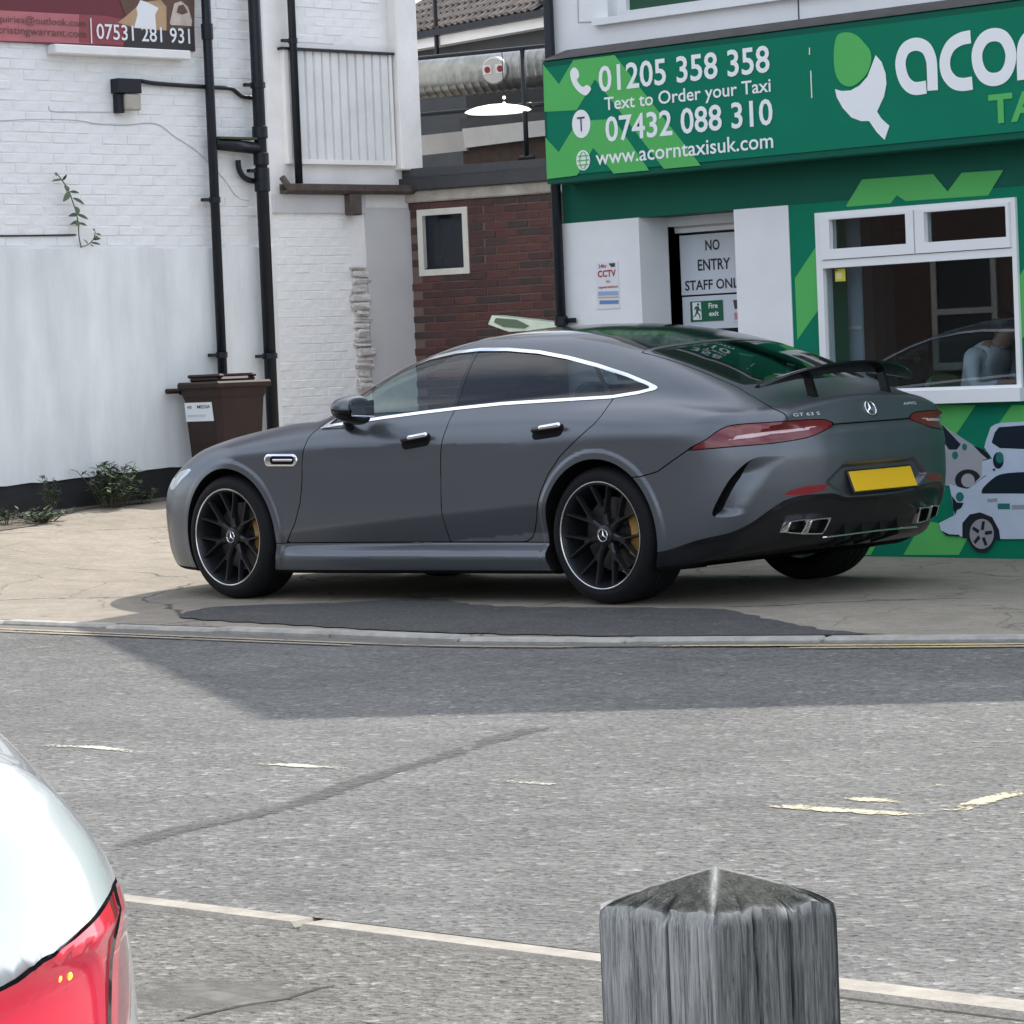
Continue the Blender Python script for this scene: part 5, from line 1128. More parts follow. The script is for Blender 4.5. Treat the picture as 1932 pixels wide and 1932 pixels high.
# rear bumper, diffuser, reflectors
BUP = np.array([(-.60, .660), (-.46, .668), (-.38, .690), (-.30, .746), (-.227, .795), (.03, .806), (.20, .811), (.38, .828), (.484, .859), (.54, .886), (1.4, .886), (1.4, 0), (-.60, 0)])
VENTP = np.array(smooth_path([(.26, .742), (.197, .746), (.11, .742), (.041, .707), (-.029, .638), (-.082, .555), (-.119, .480), (-.108, .452), (-.02, .450), (.10, .474)], 4)+[(.18, .52), (.24, .62)])
def vdepth(P):
    T = tz(P); z = T[:, 1]; return .042*(1-S((T[:, 0]-FINT(z))/.20))*S((.748-z)/.09)*S((z-.446)/.05)
bu, gp, body = gapsplit(body, lambda P: np.maximum(sdpoly(tz(P), BUP), P[:, 0]-.5)); gaps.append(gp)
dif, bu = split(bu, lambda P: P[:, 2]-DIFZ(tz(P)[:, 0]))
RFX = np.array([(.235, .543), (.276, .566), (.366, .583), (.50, .585), (.457, .553), (.365, .539)])
rfl, bu = split(bu, lambda P: np.maximum(sdpoly(tz(P), RFX), P[:, 0]+.8))
vent, bu = split(bu, lambda P: np.maximum(sdpoly(tz(P), VENTP), P[:, 0]+.45))
def emit_vent():
    V, T = vent; N = normals_of(V); D0 = vdepth(V); e = 2e-3
    G = np.stack([(vdepth(V+np.eye(3)[i]*e)-vdepth(V-np.eye(3)[i]*e))/(2*e) for i in range(3)], 1); G -= N*(G*N).sum(1)[:, None]
    N2 = N+G; N2 /= np.linalg.norm(N2, axis=1)[:, None]; V2 = V-N*D0[:, None]
    T_ = tz(V); left = FIN[4:22]; wd = .034*S((.752-T_[:, 1])/.12)*S((T_[:, 1]-.452)/.03)+.001
    sv = polydist(T_, left)-wd; A6 = np.concatenate([V2, N2], 1)
    class _: pass
    (Va, Ta), (Vb2, Tb2) = split((A6, T), sv)
    for s_ in (1, -1):
        f = np.array([1, s_, 1]); fl = (lambda t: t if s_ > 0 else t[:, ::-1]); nn = lambda q: (q/np.linalg.norm(q, axis=1)[:, None]*f) @ Qc.T
        o = mesh_obj('bumper_vent', cw(Vb2[:, :3]*f), fl(Tb2), PAINT, car, smooth=True, normals=nn(Vb2[:, 3:]))
        mesh_obj('vent_inlet', cw((Va[:, :3]-Va[:, 3:]*.012)*f), fl(Ta), MBLK, o, smooth=True, normals=nn(Va[:, 3:]))
        L = [on_body((-q[0]*SQ2*2-.0-.80 if False else -.80-(q[0]+.0)*SQ2, .80-(q[0])*SQ2, q[1])) for q in VENTP[:28]]
        A = []
        for q, p in zip(VENTP[:28], L):
            for _ in range(6):                                        # slide along the body until (t, z) fits
                t0 = -(p[0]+abs(p[1]))*SQ2; p = p+np.array([-1, -1, 0])*SQ2*(q[0]-t0)*.9; p[2] = q[1]; p = on_body(p)
            A.append(p)
        A = np.array(A); n = normals_of(A); W2 = np.concatenate([A+n*.0005, A-n*.046])*f; k = len(A)
        mesh_obj('vent_slit', cw(W2), [(i, i+1, k+i+1, k+i) for i in range(k-1)], MBLK, o)
emit_vent_later = emit_vent
emit('rear_bumper', bu, PAINT, car, 'merge'); emit('diffuser', dif, SBLK, car, 'merge')
emit('rear_reflector', rfl, REFM, car)
STRIP = np.array([(-.03, .838), (.02, .858), (.10, .866), (.30, .878), (.45, .884), (.40, .868), (.20, .856), (.06, .842)])  # outline of the sky reflection painted into the lens
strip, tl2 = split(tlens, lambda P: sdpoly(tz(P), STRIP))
for o, t in zip(emit('tail_light', tl2, LENSM, car), (0, 1)): TL = o
STM = mat('lamp_sky_reflection', (.62, .42, .44), .12, .0, coat=.5)  # pale pink stands in for sky mirrored in the lens
for q in ((strip, 0),):
    pass
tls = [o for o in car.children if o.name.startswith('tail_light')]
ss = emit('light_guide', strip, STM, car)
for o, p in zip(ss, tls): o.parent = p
# doors, bonnet, skirts
RD = [(1.163, 1.2), (1.150, .952), (1.162, .880), (1.175, .800), (1.182, .700), (1.183, .600), (1.180, .327), (.62, .327), (.575, .332), (.535, .352), (.500, .40), (.469, .452), (.405, .592), (.341, .689), (.250, .779), (.10, .880), (.008, .945), (-.018, .985), (-.020, 1.015), (-.006, 1.062), (.06, 1.2)]
FD = [(1.163, 1.2), (1.150, .952), (1.162, .880), (1.175, .800), (1.182, .700), (1.183, .600), (1.180, .327), (2.47, .327), (2.42, .385), (2.375, .44), (2.322, .553), (2.300, .66), (2.290, .80), (2.277, .86), (2.258, .936), (2.215, .985), (2.05, 1.2)]
side = lambda P: .5-P[:, 1]
rd, gp, body = gapsplit(body, lambda P: np.maximum(sdpoly(xz(P), np.array(RD)), side(P))); gaps.append(gp)
fd, gp, body = gapsplit(body, lambda P: np.maximum(sdpoly(xz(P), np.array(FD)), side(P))); gaps.append(gp)
SKP = np.array([(2.56, .326), (2.56, .05), (.36, .05), (.36, .326)])
sk_, gp, body = gapsplit(body, lambda P: np.maximum(sdpoly(xz(P), SKP), side(P)), .002); gaps.append(gp)
BNP = np.array([(2.42, -.1), (2.40, .3), (2.33, .66), (2.6, .69), (3.1, .68), (3.5, .62), (3.72, .50), (3.80, .25), (3.81, -.1)])
bn, gp, body = gapsplit(body, lambda P: np.maximum(sdpoly(xy(P), BNP), .6-P[:, 2]), .002); gaps.append(gp)
HLP = np.array([(3.53, .715), (3.48, .748), (3.36, .766), (3.30, .762), (3.36, .728), (3.43, .70), (3.52, .645), (3.60, .64), (3.66, .70)])
hl, body = split(body, lambda P: np.maximum(sdpoly(xz(P), HLP), .55-P[:, 1]))
HLM = mat('headlight_lens', (.55, .57, .60), .08, .3, coat=1)
emit('headlight', hl, HLM, car)
GRP = np.array([(.55, .34), (.62, .62), (.45, .66), (-.1, .67), (-.1, .30), (.50, .30)])
gr, body = split(body, lambda P: np.maximum(np.minimum(sdpoly(P[:, 1:], GRP), sdpoly(P[:, 1:], np.array([(.62, .19), (.815, .22), (.83, .46), (.80, .50), (.66, .54)]))), 3.3-P[:, 0]))
emit('front_grille', gr, SBLK, car, 'merge')
fdo = emit('front_door', fd, PAINT, car); rdo = emit('rear_door', rd, PAINT, car)
emit('bonnet', bn, PAINT, car, 'merge'); emit('side_skirt', sk_, PAINT, car); emit('body_shell', body, PAINT, car, 'merge')
emit('shut_line', join(*gaps), MBLK, car, 'merge', push=-.007)

# ---- wheels
def wheel(cx, sgn, width, outer):
    """outer = |y| of the rim face"""
    W = lambda P: cw(np.array(P, float)*np.array([1, sgn, 1])+np.array([cx, 0, RT]))
    hub = bpy.data.objects.new('wheel', None)
    # tyre: lathe round the y axis
    o, i = outer+.004, outer+.004-width
    prof = [(.270, o-.014), (.276, o-.003), (.300, o+.006), (.325, o+.003), (.345, o-.012), (.357, o-.030), (.3625, o-.060)]
    for k in range(1, 8):
        y = o-.060-(width-.12)*k/8; g = .0055 if k in (2, 4, 6) else 0
        prof += [(.3632, y+.006), (.3632-g, y+.0045), (.3632-g, y-.0045), (.3632, y-.006)] if g else [(.3632, y)]
    prof += [(.3625, i+.06), (.357, i+.03), (.345, i+.012), (.315, i), (.272, i+.02)]
    mb = MB(); mb.lathe(prof, (0, 0, 0), (0, 1, 0), 72); v = W(mb.v)
    f = mb.f if sgn > 0 else [q[::-1] for q in mb.f]
    w = mesh_obj('wheel', v, f, RUB, car, smooth=40)
    # rim barrel + lip
    mb = MB(); mb.lathe([(.274, o-.010), (.2745, o-.003), (.268, o-.002), (.262, o-.014), (.250, o-.05), (.240, i+.03), (.262, i+.015)], (0, 0, 0), (0, 1, 0), 72)
    mesh_obj('rim', W(mb.v), mb.f, RIMM, w, smooth=40)
    mb = MB(); mb.lathe([(.2845, o-.004), (.2843, o+.0055), (.2795, o+.0065), (.2765, o+.0045), (.2755, o-.004)], (0, 0, 0), (0, 1, 0), 96, closed=True)
    mesh_obj('rim_lip', W(mb.v), mb.f, mat('machined_rim', (.70, .70, .70), .22, 1.0), w, smooth=40)
    # seven Y spokes, each bar a bevelled section
    def bar(path, wd, dp):
        mb = MB(); P = [np.array(p) for p in path]; rows = []
        for k, p in enumerate(P):
            t = P[min(k+1, len(P)-1)]-P[max(k-1, 0)]; t = t/np.linalg.norm(t); s = np.cross(t, [0, 1, 0]); s /= np.linalg.norm(s)
            a, d = wd[k], dp[k]; ny = np.array([0, 1., 0])
            rows.append([p-s*a-ny*d, p-s*a*.95-ny*.010, p-s*a*.42, p+s*a*.42, p+s*a*.95-ny*.010, p+s*a-ny*d])
        V = [q for r in rows for q in r]; n = 6
        F = [(j*n+k, (j+1)*n+k, (j+1)*n+(k+1) % n, j*n+(k+1) % n) for j in range(len(P)-1) for k in range(n)]
        F += [tuple(range(n)), tuple((len(P)-1)*n+k for k in range(n))[::-1]]
        return V, F
    def pol(r, a, y): return (r*math.cos(a), y, r*math.sin(a))
    for k in range(7):
        a = R_(38-360/7*k); mb = MB()
        mb.add(*bar([pol(.03, a, o-.038), pol(.085, a, o-.034), pol(.125, a, o-.030), pol(.15, a, o-.029)], [.030, .0175, .0175, .010], [.045]*4))
        for e in (-1, 1):
            mb.add(*bar([pol(.105, a+e*R_(1.5), o-.031), pol(.145, a+e*R_(5.5), o-.027), pol(.19, a+e*R_(9.5), o-.021), pol(.235, a+e*R_(12), o-.013), pol(.266, a+e*R_(13), o-.006)], [.0115, .0098, .0085, .008, .011], [.045, .04, .036, .034, .036]))
        mesh_obj('spoke', W(mb.v), mb.f if sgn > 0 else [q[::-1] for q in mb.f], RIMM, w, smooth=28)
    mb = MB(); mb.lathe([(.001, o-.020), (.030, o-.021), (.040, o-.026), (.052, o-.030), (.060, o-.045), (.060, o-.09)], (0, 0, 0), (0, 1, 0), 32)
    mesh_obj('hub', W(mb.v), mb.f, RIMM, w, smooth=40)
    mb = MB(); mb.lathe([(.0355, o-.018), (.034, o-.0155), (.0305, o-.0155), (.029, o-.018)], (0, 0, 0), (0, 1, 0), 32)
    star(mb, .030, .0055, .004, lambda u, v_, h: (u, o-.0195+h, v_))
    mesh_obj('wheel_emblem', W(mb.v), mb.f, CHR, w, smooth=30)
    # brake disc and gold caliper
    mb = MB(); mb.lathe([(.075, o-.115), (.196, o-.115), (.196, o-.145), (.075, o-.145)], (0, 0, 0), (0, 1, 0), 48, closed=True)
    mb.lathe([(.0, o-.085), (.085, o-.085), (.085, o-.14)], (0, 0, 0), (0, 1, 0), 24)
    mesh_obj('brake_disc', W(mb.v), mb.f, mat('brake_disc_metal', (.10, .10, .10), .35, .9), w, smooth=40)
    mb = MB()
    n = 12; V = []
    for j in range(n+1):
        a = R_(180-36+72*j/n); e = 1-abs(j/n-.5)*2; q = .012*(1-min(1, e*4))
        for r, y in ((.150+q, o-.078), (.222-q, o-.085), (.222-q, o-.165), (.150+q, o-.165)): V.append(pol(r, a, y))
    F = [(j*4+k, j*4+(k+1) % 4, j*4+4+(k+1) % 4, j*4+4+k) for j in range(n) for k in range(4)]+[(3, 2, 1, 0), tuple(n*4+k for k in range(4))]
    mb.add(V, F)
    mesh_obj('brake_caliper', W(mb.v), mb.f, mat('gold_caliper', (.42, .25, .06), .35, .25), w, smooth=30)
    return w
def star(mb, R, r, h, pos):
    """raised three-pointed star drawn in (u, v) with height h"""
    V = []; F = []
    for k in range(3):
        a = math.pi/2+k*2*math.pi/3
        tip = (R*math.cos(a), R*math.sin(a)); l = (r*math.cos(a+math.pi/3), r*math.sin(a+math.pi/3)); q = (r*math.cos(a-math.pi/3), r*math.sin(a-math.pi/3))
        b = len(V); V += [pos(0, 0, h), pos(*tip, h*.3), pos(*l, 0), pos(*q, 0)]
        F += [(b, b+2, b+1), (b, b+1, b+3)]
    mb.add(V, F)
for cx, wd in ((WB, .275), (0, .315)):
    for sg in (1, -1): wheel(cx, sg, wd, .951)

# ---- rear details
def emblem():
    c = np.array([-1.0668, .0, .954]); n = normals_of(c[None])[0]; f = field(c[None])[0]; c = c-n*f
    ev = np.array([0, 0, 1.])-n*n[2]; ev /= np.linalg.norm(ev); eu = np.cross(ev, n)
    mb = MB(); mb.lathe([(.043, .001), (.0435, .006), (.040, .0085), (.0365, .006), (.036, .001)], c, n, 40, up=ev)
    star(mb, .038, .0075, .007, lambda u, v, h: c+eu*u+ev*v+n*(h+.001))
    mesh_obj('emblem', cw(mb.v), mb.f, CHR, tgo, smooth=30)
emblem()
def on_body(p):
    p = np.array(p, float)
    for _ in range(4):
        g = grad(p[None])[0]; p = p-g*field(p[None])[0]/max(g @ g, .3)
    return p
emit_vent_later()
def badge(txt, pl, pr_, h):
    a, b = on_body(pl), on_body(pr_); ex = b-a; w = np.linalg.norm(ex); ex /= w
    n = normals_of(((a+b)/2)[None])[0]; n = n-ex*(n @ ex); n /= np.linalg.norm(n); ey = np.cross(n, ex)
    text_obj('badge_lettering', txt, mat('bright_badge', (.75, .76, .78), .45, .3), tgo, cw(a+n*.004), Qc @ ex, Qc @ ey, width=w, height=h, depth=.001)
badge('GT 63 S', (-1.028, .581, .938), (-1.049, .395, .938), .017)
badge('AMG', (-1.049, -.300, .955), (-1.036, -.425, .955), .016)
# number plate leaning on its recess, plain (its characters are blurred out in the photo)
def plate():
    tl, bl = np.array([-1.096, .252, .640]), np.array([-1.140, .252, .528])
    ey = (tl-bl)/np.linalg.norm(tl-bl); ex = np.array([0, -1., 0]); n = np.cross(ex, ey)
    c = (tl+bl)/2+ex*.26
    m = MB(); m.obox(c, ex, ey, n, (.268, .066, .006), .004); mesh_obj('plate_holder', cw(m.v), m.f, SBLK, car)
    m = MB(); m.obox(c+n*.008, ex, ey, n, (.260, .0556, .003), .002)
    mesh_obj('number_plate', cw(m.v), m.f, mat('yellow_plate', (.72, .44, .015), .35), car)
plate()
# exhaust tips: two pairs of slanted rounded frames
def on_base(p):
    p = np.array(p, float)
    for _ in range(5):
        g = grad(p[None], feat=False)[0]; p = p-g*field(p[None], feat=False)[0]/max(g @ g, .3)
    return p, g/np.linalg.norm(g)
def exhaust(sg):
    for cs in ([(.655, .318), (.640, .385), (.612, .400), (.528, .412), (.520, .400), (.542, .318), (.56, .310), (.645, .309)],
               [(.518, .318), (.505, .395), (.485, .413), (.383, .421), (.372, .410), (.395, .325), (.41, .315), (.505, .311)]):
        cs = np.array(cs); cc = cs.mean(0)
        def loop(s, d):
            L = []
            for q in spl(cc+(cs-cc)*s, 3, True):
                p, n = on_base((-1.04, q[0], q[1])); n = n*np.array([1, 1, .3]); p = p+np.array([d, 0, 0])
                L.append((p[0], sg*p[1], p[2]))
            return L
        m = MB(); L = [loop(1.0, .05), loop(1.0, -.012), loop(.97, -.016), loop(.83, -.014), loop(.80, -.004)]
        n = len(L[0]); V = [p for l in L for p in l]
        F = [(j*n+k, j*n+(k+1) % n, (j+1)*n+(k+1) % n, (j+1)*n+k) for j in range(len(L)-1) for k in range(n)]
        m.add(V, F); o = mesh_obj('exhaust_tip', cw(m.v), m.f, CHR, car, smooth=50)
        m = MB(); l = loop(.81, -.006); l2 = loop(.76, .07); m.add(l+l2+[tuple(np.mean(l2, 0))], [(k, (k+1) % n, n+(k+1) % n, n+k) for k in range(n)]+[(n+k, n+(k+1) % n, 2*n) for k in range(n)]); mesh_obj('exhaust_bore', cw(m.v), m.f, MBLK, o)
for sg in (1, -1): exhaust(sg)
m = MB(); m.tube(smooth_path([(-1.035, .40, .310), (-1.062, .2, .315), (-1.068, 0, .317), (-1.062, -.2, .315), (-1.035, -.40, .310)], 5), .0055, 8)
mesh_obj('diffuser_strip', cw(m.v), m.f, CHR, car, True)
for y in (-.22, -.075, .075, .22):
    m = MB(); m.prism([(-.86, y-.006, .24), (-1.045, y-.006, .285), (-1.04, y-.006, .40), (-.86, y-.006, .40)], (0, .012, 0)); mesh_obj('diffuser_fin', cw(m.v), m.f, SBLK, car)
# spoiler on two struts
def spoiler():
    m = MB(); n = 33; rows = []
    for k in range(n):
        u = -1+2*k/(n-1); y = .64*u; a = abs(u)
        z = 1.168-.070*a**2.2; xl = -.800-.030*a**3; xt = -.990+.120*a**3.0; th = .022*(1-.7*a**4)
        tip = z+.032*(1-a**4)
        rows.append([(xl, y, z-.004), (lerp(xl, xt, .25), y, z+th*.8), (lerp(xl, xt, .6), y, z+th+.006), (xt, y, tip+.006), (xt-.004, y, tip-.004), (lerp(xl, xt, .6), y, z-th), (lerp(xl, xt, .2), y, z-th*.8)])
    q = len(rows[0]); V = [p for r in rows for p in r]
    F = [(j*q+i, j*q+(i+1) % q, (j+1)*q+(i+1) % q, (j+1)*q+i) for j in range(n-1) for i in range(q)]+[tuple(range(q))[::-1], tuple((n-1)*q+i for i in range(q))]
    m.add(V, F); sp = mesh_obj('rear_spoiler', cw(m.v), m.f, BLK, car, smooth=40)
    for sg in (1, -1):
        m = MB(); y = .305*sg
        m.prism([(-.975, y-.012, 1.005), (-.915, y-.012, 1.03), (-.885, y-.012, 1.155), (-.925, y-.012, 1.165)], (0, .024, 0)); mesh_obj('strut', cw(m.v), m.f, BLK, sp)
spoiler()
# ---- side details, both flanks
def capsule(c, ax, L, r, n=12, flat=1., ny=(0, 1, 0)):
    """rounded bar of half length L and radius r, squashed across by flat"""
    prof = [(r*math.sin(t), -L+r-r*math.cos(t)) for t in np.linspace(.05, math.pi/2, 5)]+[(r*math.sin(t), L-r-r*math.cos(t)) for t in np.linspace(math.pi/2, math.pi-.05, 5)]
    m = MB(); m.lathe(prof, (0, 0, 0), (1, 0, 0), n, up=(0, 0, 1)); V = np.array(m.v)
    ax = np.array(ax, float); ax /= np.linalg.norm(ax); ny = np.array(ny, float); ny -= ax*(ax @ ny); ny /= np.linalg.norm(ny); nz = np.cross(ax, ny)
    V = np.array(c)+V[:, :1]*ax+V[:, 2:3]*nz+V[:, 1:2]*ny*flat
    return V, [f for f in m.f]
for sg, fo, ro in ((1, fdo[0], rdo[0]), (-1, fdo[1], rdo[1])):
    F3 = np.array([1, sg, 1])
    for d, a, b in ((fo, (1.484, .925, .880), (1.256, .925, .904)), (ro, (.466, .941, .909), (.226, .95, .930))):
        a, b = on_body(a), on_body(b); c = on_body((a+b)/2); ax = b-a; n = normals_of(c[None])[0]
        L = np.linalg.norm(ax)/2
        V, F = capsule(c+n*.001+np.array([0, 0, -.006]), ax, L*1.0, .036, 16, .10, n); h = mesh_obj('handle', cw(V*F3), F, MBLK, d, True)
        V, F = capsule(c+n*.022+np.array([-.004, 0, .006]), ax, L*.92, .0145, 12, .8, n); mesh_obj('grip', cw(V*F3), F, BLK, h, True)
        V, F = capsule(c+n*.030+ax*.16+np.array([0, 0, .010]), ax, L*.68, .0145, 12, .7, n); mesh_obj('chrome_bar', cw(V*F3), F, CHR, h, True)
    # wing vent
    a, b = on_body((2.595, .96, .806)), on_body((2.330, .95, .800)); c = on_body((a+b)/2); n = normals_of(c[None])[0]; ax = b-a
    V, F = capsule(c+n*.0, ax, .135, .037, 16, .22, n); vt = mesh_obj('wing_vent', cw(V*F3), F, CHR, car, True)
    V, F = capsule(c+n*.007+ax/np.linalg.norm(ax)*.016, ax, .098, .024, 14, .16, n); mesh_obj('vent_slot', cw(V*F3), F, MBLK, vt, True)
    V, F = capsule(c+n*.010+ax/np.linalg.norm(ax)*.024, ax, .080, .0075, 10, .7, n); mesh_obj('vent_blade', cw(V*F3), F, CHR, vt, True)
    # door mirror
    m = MB(); bm = bmesh.new(); bmesh.ops.create_uvsphere(bm, u_segments=32, v_segments=20, radius=1)
    V = []
    for v in bm.verts:
        p = np.array(v.co); e = .78; q = np.sign(p)*np.abs(p)**e
        x, y, z = q*np.array([.105, .135, .078])
        x = x-.02 if x > 0 else max(x*.9, -.075)                       # blunt rear face
        y2 = y; z = z*(1-.25*(y/.135))+.012*(y/.135)
        V.append((1.80+x-.25*y2*.4, 1.005+y2, 1.075+z))
    bm.verts.index_update(); F = [[v.index for v in f.verts] for f in bm.faces]; bm.free()
    V = np.array(V); Mt = (V, np.array([t for f in F for t in ([f[0], f[1], f[2]], [f[0], f[2], f[3]] if len(f) == 4 else [f[0], f[1], f[2]]) if len(set(t)) == 3]))
    cap, shell = split(Mt, lambda P: -(P[:, 2]-(1.083+.10*(P[:, 0]-1.8))))
    mr_ = mesh_obj('door_mirror', cw(cap[0]*F3), cap[1] if sg > 0 else cap[1][:, ::-1], PAINT, car, True)
    mesh_obj('mirror_shell', cw(shell[0]*F3), shell[1] if sg > 0 else shell[1][:, ::-1], BLK, mr_, True)
    m = MB(); m.tube([(2.0, .845, .985), (1.93, .90, .985), (1.88, .955, 1.02)], [.032, .03, .026], 10); m.v = (np.array(m.v)*F3).tolist()
    mesh_obj('mirror_arm', cw(m.v), m.f, BLK, mr_, True)
    m = MB(); m.prism([(1.722+.0, .90, 1.03), (1.722-.012, 1.08, 1.04), (1.722-.012, 1.09, 1.11), (1.722, .90, 1.125)], (-.006, 0, 0)); m.v = (np.array(m.v)*F3).tolist()
    mesh_obj('mirror_glass', cw(m.v), m.f, mat('mirror_silver', (.8, .82, .84), .02, 1.0), mr_)
    m = MB(); m.tube([(2.19, .872, .976), (2.10, .875, .984), (1.98, .878, .992)], .006, 6); m.v = (np.array(m.v)*F3).tolist()
    mesh_obj('trim_end', cw(m.v), m.f, CHR, car, True)
# ---- cabin
m = MB(); m.box((-.75, -.72, .35), (2.2, .72, .42)); mesh_obj('cabin_floor', cw(m.v), m.f, SEAT, car)
def seat(x, y, wd, h):
    m = MB(); m.obox((x+.12, y, .56), (1, 0, .08), (0, 1, 0), (-.08, 0, 1), (.26, wd, .09), .05)
    m.obox((x-.20, y, .56+h*.52), (1, 0, .25), (0, 1, 0), (-.25, 0, 1), (.075, wd*.95, h*.5), .05)
    o = mesh_obj('seat', cw(m.v), m.f, SEAT, car, smooth=30)
    m = MB(); m.obox((x-.34, y, .56+h+.13), (1, 0, .25), (0, 1, 0), (-.25, 0, 1), (.05, .13, .09), .04); mesh_obj('headrest', cw(m.v), m.f, SEAT, o, smooth=30)
for y in (.37, -.37): seat(1.25, y, .24, .56); seat(.25, y, .27, .50)
m = MB(); m.obox((1.98, 0, .86), (1, 0, -.15), (0, 1, 0), (.15, 0, 1), (.20, .68, .12), .06); mesh_obj('dashboard', cw(m.v), m.f, SEAT, car, smooth=30)
m = MB(); th = np.linspace(0, 2*math.pi, 25); m.tube([(1.70+.08*math.sin(t), -.37+.18*math.cos(t), .90+.17*math.sin(t)) for t in th], .014, 8, False); mesh_obj('steering_wheel', cw(m.v), m.f, SEAT, car, True)
m = MB(); m.box((-.72, -.56, .86), (-.12, .56, .89)); mesh_obj('parcel_shelf', cw(m.v), m.f, SEAT, car)
# ================================================================== smaller things
# ---- brown wheelie bin
def bin_():
    xf = 7.40; e = atx(413, 780, xf); y0 = e[1]; w, dpt = .50, .44
    zt = atx(417, 722, xf)[2]; zg = float(gz(xf+.2, y0-.2))-.01; H = zt-zg
    t = thing('wheelie_bin', 'dark brown wheelie bin with a white label in front of the white wall', 'bin', (xf+dpt/2, y0-w/2, zg))
    BN = mat('brown_bin_plastic', (.034, .020, .017), .62, spec=.25, var=(6, .2)); cx, cy = xf+dpt/2, y0-w/2
    def ring(s, z, ins=0.):
        hx, hy = dpt/2*s-ins, w/2*s-ins; c = .04; P = []
        for sx, sy in ((-1, 1), (1, 1), (1, -1), (-1, -1)):
            a, b = (cx+sx*hx, cy+sy*(hy-c)), (cx+sx*(hx-c), cy+sy*hy)
            P += [a, b] if sx*sy < 0 else [b, a]
        return [(p[0], p[1], z) for p in P]
    rings = [ring(.80, zg+.07), ring(.82, zg+.10), ring(.985, zt-.12), ring(1.0, zt-.115), ring(1.03, zt-.09), ring(1.03, zt-.03), ring(.97, zt-.03)]
    V = [p for r in rings for p in r]; n = 8; F = [(j*n+k, j*n+(k+1) % n, (j+1)*n+(k+1) % n, (j+1)*n+k) for j in range(len(rings)-1) for k in range(n)]+[tuple(range(n))[::-1]]
    mesh_obj('bin_body', V, [f[::-1] for f in F], BN, t, smooth=30)
    m = MB(); m.box((cx-dpt*.56, cy-w*.56, zt-.045), (cx+dpt*.52, cy+w*.56, zt+.012), .015)
    m.box((cx-dpt*.36, cy-w*.40, zt+.008), (cx+dpt*.40, cy+w*.40, zt+.045), .018); m.obj('lid', BN, t, smooth=30)
    for sy in (-1, 1):
        m = MB(); m.box((cx-dpt*.40, cy+sy*w*.33-.03, zt+.040), (cx+dpt*.46, cy+sy*w*.33+.03, zt+.068), .012); m.obj('lid_rib', BN, t)
    m = MB(); m.tube([(cx+dpt*.5+.10, cy-w*.42, zt-.05), (cx+dpt*.5+.10, cy+w*.60, zt-.05)], .020, 10)
    for sy in (-.3, .3): m.obox((cx+dpt*.5+.05, cy+sy*w, zt-.055), (1, 0, 0), (0, 1, 0), (0, 0, 1), (.06, .02, .025))
    m.obj('handle_bar', BN, t)
    for sy in (-1, 1):
        m = MB(); m.lathe([(.001, -.025), (.07, -.025), (.085, -.015), (.085, .015), (.07, .025), (.001, .025)], (cx+dpt*.36, cy+sy*w*.44, zg+.088), (0, 1, 0), 24); m.obj('wheel', RUB2, t, smooth=40)
    yl = y0-.0+.004; pp = [aty(a, b, yl) for a, b in ((347, 760), (398, 759), (402, 794), (349, 796))]
    # label on the side that faces the road
    Ls = (pp[0][2]+pp[1][2])/2, (pp[2][2]+pp[3][2])/2; x0, x1 = pp[0][0], pp[1][0]
    lean = lambda z: w/2*(.82+(.985-.82)*(z-zg-.10)/(zt-.12-zg-.10))+cy+.003
    m = MB(); m.prism([(x0, lean(Ls[0]), Ls[0]), (x1, lean(Ls[0]), Ls[0]), (x1-.008, lean(Ls[1]), Ls[1]), (x0-.004, lean(Ls[1]), Ls[1])], (0, .002, 0)); lb = m.obj('label', mat('label_white', (.74, .78, .82), .4), t)
    def lt(s, u, v, wd, h, mm): 
        z = lerp(Ls[1], Ls[0], v); text_obj('lettering', s, mm, lb, (x0+(x1-x0)*u, lean(z)+.004, z), (-1, 0, 0), (0, 0, 1), width=abs(x1-x0)*wd, height=(Ls[0]-Ls[1])*h, depth=0, bold=.02)
    lt('WASTE', .09, .68, .17, .15, SGY); lt('MEDIA', .46, .68, .48, .18, SGY); lt('01205 000000', .10, .26, .62, .11, mat('label_grey', (.35, .40, .40), .5)) if False else None
    m = MB(); z0_, z1_ = lerp(Ls[1], Ls[0], .24), lerp(Ls[1], Ls[0], .36); xa, xb = lerp(x0, x1, .08), lerp(x0, x1, .74); m.box((min(xa, xb), lean(z0_)+.0022, z0_), (max(xa, xb), lean(z1_)+.0032, z1_)); m.obj('faint_line', mat('label_grey', (.52, .57, .58), .5), lb)
RUB2 = mat('bin_rubber', (.015, .015, .015), .7)
bin_()
